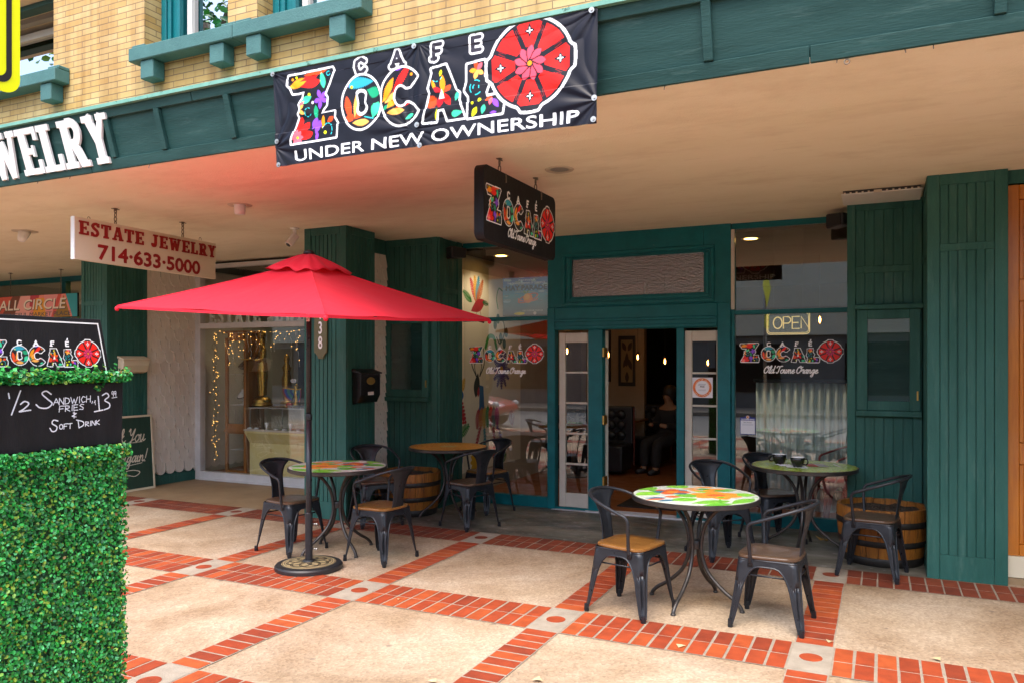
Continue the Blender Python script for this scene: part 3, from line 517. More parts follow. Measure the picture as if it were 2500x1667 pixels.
# ================================================================ SETTING
ZC = 3.1
tag(MB().box((-60, -60, -.25), (60, -1.6, -.13)).build('street', M['asphalt']), kind='structure')
tag(MB().box((-40, -1.6, -.25), (30, 8.2, 0)).build('sidewalk', M['aggregate']), kind='structure')
tag(MB().box((-40, -1.75, -.25), (30, -1.604, .0)).build('kerb', M['mortar']), kind='structure')
mb = MB(); mb.quad((-40, 6.84, .004), (-5.05, 6.84, .004), (-5.05, 8.3, .004), (-40, 8.3, .004)); tag(mb.build('bay_floor', M['entry2']), kind='structure')
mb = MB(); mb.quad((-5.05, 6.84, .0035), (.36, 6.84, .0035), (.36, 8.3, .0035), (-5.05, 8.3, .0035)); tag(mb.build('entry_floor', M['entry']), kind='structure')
mb = MB(); bk = MB(); tl = MB()
XS = [-.36+1.54*k for k in range(-9, 4)]; YS = [(-1.05), .98, 2.88, 4.695, 6.61]
BC = [hx('b4552f'), hx('aa4c28'), hx('bb5f33'), hx('a44a28'), hx('bf6436'), hx('b0532e'), hx('984428')]
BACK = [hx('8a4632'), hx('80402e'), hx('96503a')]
def brk(x0, y0, x1, y1, pal):
    j = lambda: random.uniform(-.0018, .0018); bk.cur = random.choice(pal); z = .0060+random.uniform(0, .0006)
    bk.box((x0+j(), y0+j(), .003), (x1+j(), y1+j(), z))
for ri, y in enumerate(YS):
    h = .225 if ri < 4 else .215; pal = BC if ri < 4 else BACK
    mb.quad((XS[0], y-h, .0042), (4.5, y-h, .0042), (4.5, y+h, .0042), (XS[0], y+h, .0042))
    for x in XS:
        x0, x1 = x+.112, x+1.54-.112; n = 12; p = (x1-x0)/n; g = .016 if ri < 4 else .012
        for k in range(n):
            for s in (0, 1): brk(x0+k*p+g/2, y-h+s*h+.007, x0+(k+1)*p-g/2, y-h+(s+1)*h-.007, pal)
        tl.box((x-.108, y-h+.004, .003), (x+.108, y+h-.004, .0062))
        bk.cur = random.choice(BC[:4]) if ri < 4 else BACK[0]; bk.lathe([(.062, .003), (.062, .0078)], 28, (x, y, 0), cap0=False)
for ri in range(4):
    y0, y1 = YS[ri]+.225, YS[ri+1]-.225
    for x in XS:
        mb.quad((x-.108, y0, .0046), (x+.108, y0, .0046), (x+.108, y1, .0046), (x-.108, y1, .0046))
        n = 13; p = (y1-y0)/n; g = .017 if ri < 3 else .011
        for k in range(n): brk(x-.101, y0+k*p+g/2, x+.101, y0+(k+1)*p-g/2, BC)
tag(mb.build('mortar_bed', M['mortar']), kind='structure')
tag(bk.build('brick_paving', M['brickpave']), kind='structure')
tag(tl.build('paving_tiles', mat('corner_tile_concrete', (.28, .235, .18), (.37, .32, .25), 9, .8, bump=.4, bscale=120)), kind='structure')
# ================================================================ BUILDING
B = thing('shop_building', 'two storey shop building with yellow brick upper wall and dark green storefront', 'building', (-4, 4.05, 0))
# upper brick wall with window openings
mb = MB(); Y0, Y1 = 4.15, 4.55; ops = [(-9.2, -6.045), (-5.005, -4.17), (-3.90, -3.07)]; zs, zt = 3.985, 6.2
mb.box((-20, Y0, 3.5), (6, Y1, zs)); mb.box((-20, Y0, zt), (6, Y1, 8)); px = -20
for a, b in ops+[(6, 6)]:
    mb.box((px, Y0, zs), (a, Y1, zt)); px = b
mb.build('upper_wall', M['brick'], B)
MB().box((-20, 4.23, 3.2), (6, 18, 3.499)).build('floor_slab', M['dirtmetal'], B)
MB().box((-20, 4.9, 3.5), (6, 5.0, 8)).build('room_back_wall', M['darkwall'], B)
m = MB(); m.prism([(4.19, 3.148), (4.8, 3.1), (9.2, 3.1), (9.2, 3.19), (4.19, 3.19)], lambda u, v, d: (d, u, v), 6, -20); m.build('soffit', M['soffit'], B, recalc=True)
m = MB()
for yj in (5.6,):
    pth = [(x, yj+.03*math.sin(x*1.7)+random.uniform(-.012, .012), 3.0985) for x in np.linspace(-12, 2.5, 120)]
    for a, b in zip(pth[:-1], pth[1:]):
        if random.random() < .55: m.add([(a[0], a[1]-.0018, a[2]), (b[0], b[1]-.0018, b[2]), (b[0], b[1]+.0018, b[2]), (a[0], a[1]+.0018, a[2])], [(0, 1, 2, 3)])
m.build('stucco_crack', M['dirtmetal'], B)
m = MB()
for x in (-6.3, -5.9, -5.0, -2.98, -1.06, -.2, .1, .22): m.tube([(x, 4.19, 3.15), (x+random.uniform(-.006, .006), 4.185, 3.15-random.uniform(.015, .03))], .0025, 5)
m.tube([(-.155+.012*math.cos(a), 4.187, 3.132+.012*math.sin(a)) for a in np.linspace(0, 6.28, 14)[:-1]], .003, 5, closed=True)
m.build('rusty_nail', M['rusty'], B)
def lean(m):
    """the fascia leans: its foot stands further in than its head"""
    m.v = [(x, y+(3.575-(3.575-(3.575-z)*.895))*.294, 3.575-(3.575-z)*.895) for x, y, z in m.v]; return m
# fascia
mb = MB(); mb.box((-20, 4.075, 3.1005), (6, 4.1, 3.56)); fo = lean(mb).build('fascia', M['fascia'], B)
mb = MB()
for a, b in ((-20, -5.62), (-5.615, -.326), (-.322, 6)): mb.box((a, 4.05, 3.1), (b, 4.074, 3.187))
for a, b in ((-20, -4.43), (-4.425, 6)): mb.box((a, 4.05, 3.505), (b, 4.074, 3.575))
lean(mb).build('fascia_rail', M['fascia'], B, bevel=.003)
def batten(x0, x1, w=.05):
    x1 = x0; m = MB(); m.prism([(x1-w/2, 3.19), (x1+w/2, 3.19), (x0+w/2, 3.503), (x0-w/2, 3.503)], lambda u, v, d: (u, d, v), 4.074, 4.040); lean(m).build('fascia_batten', M['fascia'], B, bevel=.003)
for q in ((-9.6, -9.5), (-8.2, -8.1), (-6.75, -6.64), (-5.33, -5.25), (-4.79, -4.68), (-4.11, -4.0), (-.82, -.80), (.485, .49), (2.0, 2.02)): batten(*q)
mb = MB(); mb.box((-20, 4.02, 3.576), (6, 4.149, 3.602)); mb.prism([(4.02, 3.602), (4.149, 3.602), (4.149, 3.64)], lambda u, v, d: (d, u, v), -20, 6)
mb.build('flashing', M['cap'], B)
# upper windows: sill with brackets, frame, panes
def sillpart(x0, x1, brk_, z0=3.868, z1=3.967):
    m = MB(); m.box((x0, 4.02, z0), (x1, 4.149, z1)); m.box((x0, 4.05, z1+.001), (x0+.13, 4.149, z1+.03)); m.box((x1-.13, 4.05, z1+.001), (x1, 4.149, z1+.03))
    s = m.build('window_sill', M['sill'], B, bevel=.006)
    for a in brk_:
        m = MB(); m.box((a-.065, 4.04, z0-.135), (a+.065, 4.149, z0-.001)); m.build('sill_bracket', M['sill'], s, bevel=.006)
sillpart(-5.02, -4.008, (-4.853, -4.17)); sillpart(-4.004, -2.935, (-3.835, -3.135)); sillpart(-9.1, -5.845, (-5.985, -7.1, -8.2))
def upwin(a, b, left_w=.2):
    m = MB(); y = 4.36; m.box((a+.03, 4.285, zs), (a+.07, 4.299, zt)); m.box((a+.10, 4.275, zs), (a+.13, 4.299, zt))
    m.box((a, 4.30, zs), (a+left_w, 4.44, zt)); m.box((b-.05, 4.30, zs), (b, 4.44, zt)); m.box((a+left_w, 4.32, zs), (b-.05, 4.42, zs+.07)); m.box((a+left_w+.012, 4.26, zs), (a+left_w+.04, 4.30, zt))
    f = m.build('upper_window_frame', M['teal'], B, bevel=.004)
    m = MB(); m.box((a+left_w+.03, 4.34, zs+.07), (a+left_w+.075, 4.39, zt)); m.box((b-.11, 4.34, zs+.07), (b-.05, 4.39, zt)); m.box((a+left_w+.06, 4.345, zs+.07), (b-.11, 4.385, zs+.11)); m.build('sash', M['white'], f, bevel=.003)
    m = MB(); m.quad((a+left_w, 4.375, zs), (b, 4.375, zs), (b, 4.375, zt), (a+left_w, 4.375, zt)); m.build('pane', M['upglass'], f)
upwin(-5.005, -4.17); upwin(-3.90, -3.07)
# recessed porch opening at the far left
m = MB(); m.box((-9.2, 4.28, 4.655), (-6.046, 4.38, 4.699)); m.build('porch_frame', M['fascia'], B, bevel=.004)
m = MB(); m.box((-9.2, 4.16, 4.70), (-6.0, 4.88, 4.75)); m.build('porch_soffit', M['dirtmetal'], B); m = MB(); m.box((-9.2, 4.45, 4.655), (-6.0, 4.51, 4.699)); m.build('porch_beam', mat('grey_beam', (.25, .24, .23), None), B)
m = MB(); m.box((-9.2, 4.57, 4.58), (-6.1, 4.63, 4.64)); m.box((-6.16, 4.58, 4.05), (-6.101, 4.62, 4.579)); m.build('porch_window_frame', M['alu'], B)
m = MB(); m.quad((-9.2, 4.60, 3.985), (-6.16, 4.60, 3.985), (-6.16, 4.60, 4.579), (-9.2, 4.60, 4.579)); m.build('porch_pane', M['upglass'], B)
# ---- piers with beadboard
def planks(x0, x1, z0, z1, w, fn, d=.012, gap=.007):
    """vertical boards: fn(u, depth, z) with depth outwards"""
    m = MB(); n = max(1, round((x1-x0)/w)); p = (x1-x0)/n
    for k in range(n):
        a, b = x0+k*p+gap/2, x0+(k+1)*p-gap/2; dd = d+random.uniform(-.0015, .0015)
        q = [fn(a, 0, z0), fn(b, 0, z0), fn(b, 0, z1), fn(a, 0, z1), fn(a, dd, z0), fn(b, dd, z0), fn(b, dd, z1), fn(a, dd, z1)]
        m.add(q, [(4, 5, 6, 7), (0, 1, 5, 4), (1, 2, 6, 5), (2, 3, 7, 6), (3, 0, 4, 7)])
    return m
def boards(fn, rects, d0, d1):
    m = MB()
    for u0, z0, u1, z1 in rects:
        q = [fn(u, dd, z) for dd in (d0, d1) for u, z in ((u0, z0), (u1, z0), (u1, z1), (u0, z1))]
        m.add(q, [(4, 5, 6, 7), (0, 1, 5, 4), (1, 2, 6, 5), (2, 3, 7, 6), (3, 0, 4, 7)])
    return m
def pier(x0, x1, y0, y1, front=True, right=True, railz=2.5, edge=.09, left=False, base=.19, pw=.075, mtl='pier'):
    c = MB(); c.box((x0+.02, y0+.02, 0), (x1-.02, y1, ZC)); core = c.build('pier', M[mtl], B)
    def face(fn, a, b, w):
        planks(a+w, b-w, base, ZC-.08, pw, fn).build('beadboard', M[mtl], core, bevel=.002)
        rc = [(a, 0, a+w, ZC), (b-w, 0, b, ZC), (a+w+.001, ZC-.08, b-w-.001, ZC-.001), (a+w+.001, 0, b-w-.001, base)]
        if railz: rc.append((a+w+.001, railz-.028, b-w-.001, railz+.028))
        boards(fn, rc, 0, .0215).build('pier_trim', M[mtl], core, bevel=.003)
    if front: face(lambda u, d, z: (u, y0+.02-d, z), x0, x1, edge)
    if right: face(lambda u, d, z: (x1-.02+d, u, z), y0+.0225, y1, edge*.8)
    if left: face(lambda u, d, z: (x0+.02-d, -u, z), -y1, -y0-.0225, edge*.8)
    return core
pier(-5.634, -5.08, 6.70, 7.214, edge=.085, pw=.058, railz=None)
pier(-9.36, -8.87, 6.80, 7.40, railz=2.42, edge=.06, pw=.055)
pier(.317, .85, 6.85, 8.25, left=True, right=False, railz=2.54, edge=.085, pw=.062)
MB().box((-15, 7.0, 0), (-14.4, 8.4, ZC)).build('pier', M['pier'], B)
# recessed panels beside the cafe windows (each carries a glazed display case)
def casepanel(x0, x1, y, cx0, cx1, cz0, cz1, rail, side, glassname):
    c = MB(); c.box((x0, y+.02, 0), (x1, 8.33, ZC)); core = c.build('wing_wall', M['pier'], B)
    fn = lambda u, d, z: (u, y+.02-d, z); w = .07
    planks(x0+w, x1-w, .06, cz0-.06, .075, fn).build('beadboard', M['pier'], core, bevel=.002)
    planks(x0+w, x1-w, cz1+.05, ZC-.08, .075, fn).build('beadboard', M['pier'], core, bevel=.002)
    rc = [(x0, 0, x0+w, ZC), (x1-w, 0, x1, ZC), (x0+w+.001, ZC-.08, x1-w-.001, ZC-.001), (x0+w+.001, 0, x1-w-.001, .06)]
    if rail: rc.append((x0+w+.001, rail-.03, x1-w-.001, rail+.03))
    boards(fn, rc, 0, .0215).build('wall_trim', M['pier'], core, bevel=.003)
    m = MB(); m.box((cx0-.02, y-.075, cz1), (cx1+.02, y+.019, cz1+.04)); fr = m.build('display_case', M['pier'], B, bevel=.004)
    m = MB(); m.box((cx0-.01, y-.06, cz0-.05), (cx1+.01, y+.019, cz0)); m.build('case_sill', M['pier'], fr, bevel=.004)
    f = .085; m = MB(); yy = y-.035
    for a, b, c_, d in ((cx0, cx0+f, cz0+.001, cz1-.001), (cx1-f, cx1, cz0+.001, cz1-.001), (cx0+f, cx1-f, cz1-f, cz1-.001), (cx0+f, cx1-f, cz0+.001, cz0+f)): m.box((a, yy, c_), (b, y+.018, d))
    m.build('case_door', M['pier'], fr, bevel=.004)
    m = MB(); m.quad((cx0+f, y-.012, cz0+f), (cx1-f, y-.012, cz0+f), (cx1-f, y-.012, cz1-f), (cx0+f, y-.012, cz1-f)); m.build('case_glass', glass(glassname, base=.13, tint=(.85, .92, .9)), fr)
    m = MB(); m.quad((cx0+f, y+.005, cz0+f), (cx1-f, y+.005, cz0+f), (cx1-f, y+.005, cz1-f), (cx0+f, y+.005, cz1-f)); m.build('case_back', M['fascia'], fr)
    m = MB(); m.box((cx1-.03, yy-.016, (cz0+cz1)/2-.35), (cx1-.018, yy-.001, (cz0+cz1)/2-.27)); m.build('case_latch', M['brass'], fr)
    if side:
        fn2 = lambda u, d, z: (x1+d, u, z)
        planks(y+.1, 8.2, .06, ZC-.08, .07, fn2).build('beadboard', M['pier'], core, bevel=.002)
        boards(fn2, [(y+.021, 0, y+.1, ZC), (8.2, 0, 8.31, ZC), (y+.101, 2.47, 8.199, 2.53), (y+.101, 0, 8.199, .06)], 0, .0215).build('wall_trim', M['pier'], core, bevel=.003)
casepanel(-5.33, -4.60, 7.75, -5.31, -4.70, 1.27, 2.2, 2.5, True, 'left_case_glass')
casepanel(-.283, .318, 7.70, -.2, .305, 1.24, 2.13, 2.49, False, 'right_case_glass')
# scalloped shingle walls
def shingles(fn, u0, u1, z0, z1, w=.1, h=.098):
    m = MB(); r = 0; z = z1
    n = int((u1-u0)/w)+1; rows = int((z1-z0)/h)
    for r in range(rows):
        zb = z0+r*h
        for k in range(-1, n+1):
            c = u0+(k+.5+(r % 2)*.5)*w; a, b = max(c-w/2+.0015, u0), min(c+w/2-.0015, u1)
            if b-a < .012: continue
            pts = []
            for i in range(9):
                u = a+(b-a)*i/8; q = (u-c)/(w/2); pts.append((u, zb+w*.5-math.sqrt(max(1-q*q, 0))*w*.5))
            d0, d1 = .03+random.uniform(-.003, .003), .006
            vs = [fn(u, d0, v) for u, v in pts]+[fn(b, d1, zb+h*1.7), fn(a, d1, zb+h*1.7)]+[fn(u, .001, v) for u, v in pts]
            m.add(vs, [tuple(range(11))]+[(i+1, i, 11+i, 12+i) for i in range(8)])
    return m
c = MB().box((-9.4, 7.405, 0), (-8.93, 8.28, ZC)).build('bay_side_wall', M['pier'], B)
shingles(lambda u, d, z: (-8.93+d, u, z), 7.41, 8.27, .14, 3.0, w=.158, h=.152).build('shingles', M['shingle'], c)
MB().box((-8.929, 7.405, 0), (-8.905, 8.27, .13)).build('skirting', M['pier'], c)
c = MB().box((-5.6, 7.23, 0), (-5.30, 7.74, ZC)).build('bay_side_wall', M['pier'], B)
shingles(lambda u, d, z: (-5.30+d, u, z), 7.216, 7.745, .1, 2.95, w=.13, h=.11).build('shingles', M['shingle'], c)
# cafe windows
def cafewin(x0, x1, left_post, frost=False):
    y = 8.35; m = MB(); m.box((x0, y-.04, 0), (x1, y+.04, .125)); f = m.build('shop_window', M['teal'], B, bevel=.004)
    m = MB(); m.box((x0, y-.03, 2.155), (x1, y+.03, 2.2)); m.build('transom_bar', M['teal'], f, bevel=.004)
    m = MB(); m.box((x0, y-.02, 3.04), (x1, y+.02, ZC)); m.build('head_rail', M['teal'], f, bevel=.004)
    if left_post: m = MB(); m.box((x0, y-.035, .126), (x0+.035, y+.035, 3.039)); m.build('window_post', M['teal'], f, bevel=.004)
    m = MB(); m.quad((x0, y, .12), (x1, y, .12), (x1, y, 3.08), (x0, y, 3.08)); m.build('window_glass', M['glass'], f)
cafewin(-4.585, -3.465, False); cafewin(-1.41, -.285, True)
MB().box((-1.409, 8.30, 2.21), (-1.375, 8.325, 3.035)).build('window_bead', M['cream'], B)
# cafe entrance: posts, header with pebbled transom, side lights, open leaf
y = 8.35; m = MB()
m.box((-3.463, y-.06, 0), (-3.37, y+.06, 2.285)); m.box((-1.548, y-.06, 0), (-1.412, y+.06, 2.285))
m.box((-2.972, y-.05, .0), (-2.804, y+.06, 2.03)); m.box((-1.978, y-.05, 0), (-1.896, y+.06, 2.03))
m.box((-3.369, y-.055, 2.03), (-1.549, y+.055, 2.284))
m.box((-3.369, y-.075, 2.12), (-1.549, y-.0555, 2.15)); m.box((-3.369, y-.07, 2.04), (-1.549, y-.0555, 2.075))
fr = m.build('entrance_frame', M['teal'], B, bevel=.005)
m = MB()
m.box((-3.463, y-.045, 2.286), (-3.17, y+.05, ZC)); m.box((-1.69, y-.045, 2.286), (-1.412, y+.05, ZC)); m.box((-3.169, y-.045, 2.82), (-1.691, y+.05, ZC)); m.box((-3.169, y-.045, 2.286), (-1.691, y+.05, 2.40))
hd = m.build('entrance_header', M['teal'], B, bevel=.003)
m = MB(); a, b, c_, d = -3.28, -1.58, 2.30, 2.89
for q in ((a, c_, b, c_+.035), (a, d-.035, b, d), (a, c_+.0355, a+.035, d-.0355), (b-.035, c_+.0355, b, d-.0355)): m.box((q[0], y-.066, q[1]), (q[2], y-.0455, q[3]))
a, b, c_, d = -3.225, -1.635, 2.352, 2.838
for q in ((a, c_, b, c_+.03), (a, d-.02, b, d), (a, c_+.0305, a+.04, d-.0205), (b-.04, c_+.0305, b, d-.0205)): m.box((q[0], y-.058, q[1]), (q[2], y-.0455, q[3]))
m.build('header_moulding', M['teal'], hd, bevel=.004)
m = MB(); m.quad((-3.2, y-.02, 2.38), (-1.66, y-.02, 2.38), (-1.66, y-.02, 2.84), (-3.2, y-.02, 2.84)); m.build('pebbled_pane', M['frost'], hd)
def sidelight(x0, x1):
    m = MB(); w = .075; y0, y1 = y-.02, y+.02
    m.box((x0, y0, .03), (x0+w, y1, 2.0)); m.box((x1-.014, y0, .03), (x1, y1, 2.0)); m.box((x0+w+.001, y0, .031), (x1-.015, y1, .19)); m.box((x0+w+.001, y0, 1.89), (x1-.015, y1, 1.999))
    for z in (.52, .864, 1.21, 1.555): m.box((x0+w+.001, y0+.004, z-.011), (x1-.015, y1-.004, z+.011))
    s = m.build('side_light', M['cream'], B, bevel=.003)
    m = MB(); m.quad((x0+.07, y, .1), (x1-.01, y, .1), (x1-.01, y, 1.95), (x0+.07, y, 1.95)); m.build('side_light_glass', M['glass'], s)
sidelight(-3.33, -2.974); sidelight(-1.894, -1.55)
MB().box((-3.369, y-.04, 0), (-2.973, y+.04, .028)).build('side_light_sill', M['teal'], B); MB().box((-1.895, y-.04, 0), (-1.549, y+.04, .028)).build('side_light_sill', M['teal'], B)
m = MB()
for k in range(9): m.box((-3.0, 8.255+k*.021, .005), (-1.9, 8.270+k*.021, .016))
m.box((-3.40, 8.25, .0036), (-1.55, 8.45, .007)); m.build('threshold', M['alu'], B)
m = MB()
for z in (.35, 1.03, 1.78): m.box((-2.803, 8.30, z-.05), (-2.785, 8.42, z+.05)); m.tube([(-2.79, 8.30, z-.05), (-2.79, 8.30, z+.05)], .008, 8)
m.build('door_hinge', M['brass'], fr)
# open glazed leaf swung inwards
dl = thing('open_door', 'cream glazed door leaf swung open into the cafe behind the left side light', 'door', (-2.80, 8.44, .02), R(124), local=True)
m = MB(); wd = .8
m.box((0, -.02, 0), (.1, .02, 2.0)); m.box((wd-.1, -.02, 0), (wd, .02, 2.0)); m.box((.101, -.02, 0), (wd-.101, .02, .2)); m.box((.101, -.02, 1.9), (wd-.101, .02, 2.0))
for z in (.52, .864, 1.21, 1.555): m.box((.101, -.016, z-.012), (wd-.101, .016, z+.012))
m.box((wd/2-.012, -.016, .2), (wd/2+.012, .016, 1.9)); m.build('door_frame', M['cream'], dl, bevel=.003)
m = MB(); m.quad((.09, 0, .1), (wd-.09, 0, .1), (wd-.09, 0, 1.95), (.09, 0, 1.95)); m.build('door_glass', M['glass'], dl)
m = MB(); m.box((wd-.07, -.032, .92), (wd-.03, -.021, 1.12)); m.tube([(wd-.05, -.03, 1.0), (wd-.05, -.075, 1.0), (wd-.13, -.075, 1.0)], .009, 8); m.build('door_handle', M['brass'], dl)
# right: varnished entrance beyond the pier
dr = thing('wooden_door', 'varnished wooden door with leaded glass and cream kick board at the right edge', 'door', (1.2, 6.95, 0))
m = MB()
m.box((.851, 6.93, .215), (.93, 7.0, 2.99)); m.box((1.55, 6.93, .215), (1.63, 7.0, 2.99))
for z0, z1 in ((.215, .30), (.90, 1.06), (2.12, 2.28), (2.88, 2.99)): m.box((.931, 6.93, z0), (1.549, 7.0, z1))
m.build('door_frame', M['wood'], dr, bevel=.004)
m = MB()
for z0, z1 in ((.30, .90), (1.06, 2.12), (2.28, 2.88)):
    for q in ((.931, z0, .965, z1), (1.515, z0, 1.549, z1), (.9655, z0, 1.5145, z0+.035), (.9655, z1-.035, 1.5145, z1)): m.box((q[0], 6.945, q[1]), (q[2], 6.985, q[3]))
m.build('door_moulding', M['wood'], dr, bevel=.006)
m = MB(); m.box((.966, 6.96, .34), (1.514, 6.975, .86)); m.build('carved_panel', mat('carved_oak', (.24, .08, .015), (.34, .12, .025), 5, .4, bump=1, bscale=22, bdist=.03), dr)
m = MB()
for z0, z1 in ((1.06, 2.12), (2.28, 2.88)): m.quad((.966, 6.965, z0), (1.514, 6.965, z0), (1.514, 6.965, z1), (.966, 6.965, z1))
gp = m.build('leaded_glass', glass('leaded_glass_pane', tint=(.45, .47, .48), base=.3, bump=.4, rough=.06, bscale=18), dr)
m = MB()
for z in np.arange(1.1, 2.85, .13):
    if not (2.08 < z < 2.3): m.box((.966, 6.957, z), (1.514, 6.964, z+.008))
for x in (1.06, 1.15, 1.24, 1.33, 1.42): m.box((x, 6.9565, 1.06), (x+.008, 6.9635, 2.12)); m.box((x, 6.9565, 2.28), (x+.008, 6.9635, 2.88))
m.build('lead_came', M['iron'], dr)
MB().box((.851, 6.9, .0), (3, 7.0, .05)).build('door_step', M['entry2'], B)
m = MB(); m.box((.8515, 6.915, .055), (3, 7.0, .213)); m.build('kick_board', M['offwhite'], dr)
m = MB(); m.box((.851, 6.92, 3.0), (3, 7.05, ZC)); m.box((1.64, 6.93, .215), (3, 7.0, 2.99)); m.build('door_surround', M['pier'], B)
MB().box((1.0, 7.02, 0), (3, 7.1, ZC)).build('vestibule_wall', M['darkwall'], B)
# jewellery shop window
y = 8.29; m = MB()
m.box((-8.93, y-.05, 0), (-8.81, y+.05, 3.06)); m.box((-8.809, y-.05, .005), (-5.6, y+.05, .125)); m.box((-8.809, y-.055, 2.15), (-5.6, y+.05, 2.225)); m.box((-8.809, y-.04, 3.0), (-5.6, y+.04, 3.06)); m.box((-8.81, y-.08, .0045), (-5.6, y-.051, .03))
jf = m.build('jewellery_window', M['alu'], B, bevel=.004)
m = MB(); m.quad((-8.81, y, .12), (-5.6, y, .12), (-5.6, y, 3.02), (-8.81, y, 3.02)); m.build('window_glass', M['glass'], jf)
# next shop beyond the far pier
y = 8.7; m = MB(); m.box((-20, y-.05, .005), (-9.3, y+.05, .4)); m.box((-20, y-.05, 3.02), (-9.3, y+.05, ZC)); m.box((-12.4, y-.05, .401), (-12.3, y+.05, 3.019)); ff = m.build('far_window', M['teal'], B, bevel=.004)
m = MB(); m.quad((-20, y, .3), (-9.3, y, .3), (-9.3, y, 3.05), (-20, y, 3.05)); m.build('window_glass', M['glass'], ff)
# interiors: floor, ceiling, walls of the three shops
tag(MB().box((-4.8, 8.3, -.1), (.6, 17, .002)).build('cafe_floor', M['terracotta']), kind='structure')
tag(MB().box((-9.4, 8.3, -.1), (-5.05, 13, .06)).build('jewellery_floor', M['terracotta']), kind='structure')
tag(MB().box((-20, 8.3, -.1), (-9.45, 15, .0)).build('far_shop_floor', M['pale']), kind='structure')
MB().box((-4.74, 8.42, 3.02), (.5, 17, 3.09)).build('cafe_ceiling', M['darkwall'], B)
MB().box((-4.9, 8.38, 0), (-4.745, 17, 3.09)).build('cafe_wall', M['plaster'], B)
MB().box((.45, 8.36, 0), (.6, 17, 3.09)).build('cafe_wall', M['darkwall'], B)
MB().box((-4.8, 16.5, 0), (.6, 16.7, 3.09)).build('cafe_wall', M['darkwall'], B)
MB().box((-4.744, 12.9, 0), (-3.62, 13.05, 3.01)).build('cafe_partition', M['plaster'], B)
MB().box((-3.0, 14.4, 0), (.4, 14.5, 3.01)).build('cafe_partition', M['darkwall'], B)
MB().box((-9.4, 8.345, 3.02), (-5.05, 13, 3.09)).build('jewellery_ceiling', M['darkwall'], B)
MB().box((-9.45, 8.3, 0), (-9.05, 13, 3.09)).build('jewellery_wall', M['pale'], B)
MB().box((-5.35, 8.35, 0), (-4.95, 13, 3.09)).build('jewellery_wall', M['darkwall'], B)
MB().box((-9.4, 10.6, 0), (-5.1, 10.75, 3.09)).build('jewellery_wall', M['darkwall'], B)
MB().box((-20, 8.76, 3.02), (-9.45, 15, 3.09)).build('far_shop_ceiling', M['dirtmetal'], B)
MB().box((-20, 11.5, 0), (-9.45, 11.7, 3.09)).build('far_shop_wall', M['plaster'], B)
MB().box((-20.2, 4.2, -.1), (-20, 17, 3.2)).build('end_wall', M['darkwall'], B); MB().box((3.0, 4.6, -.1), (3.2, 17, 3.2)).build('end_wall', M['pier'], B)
MB().box((-20, 17, -.1), (3.2, 17.2, 3.2)).build('rear_wall', M['darkwall'], B)
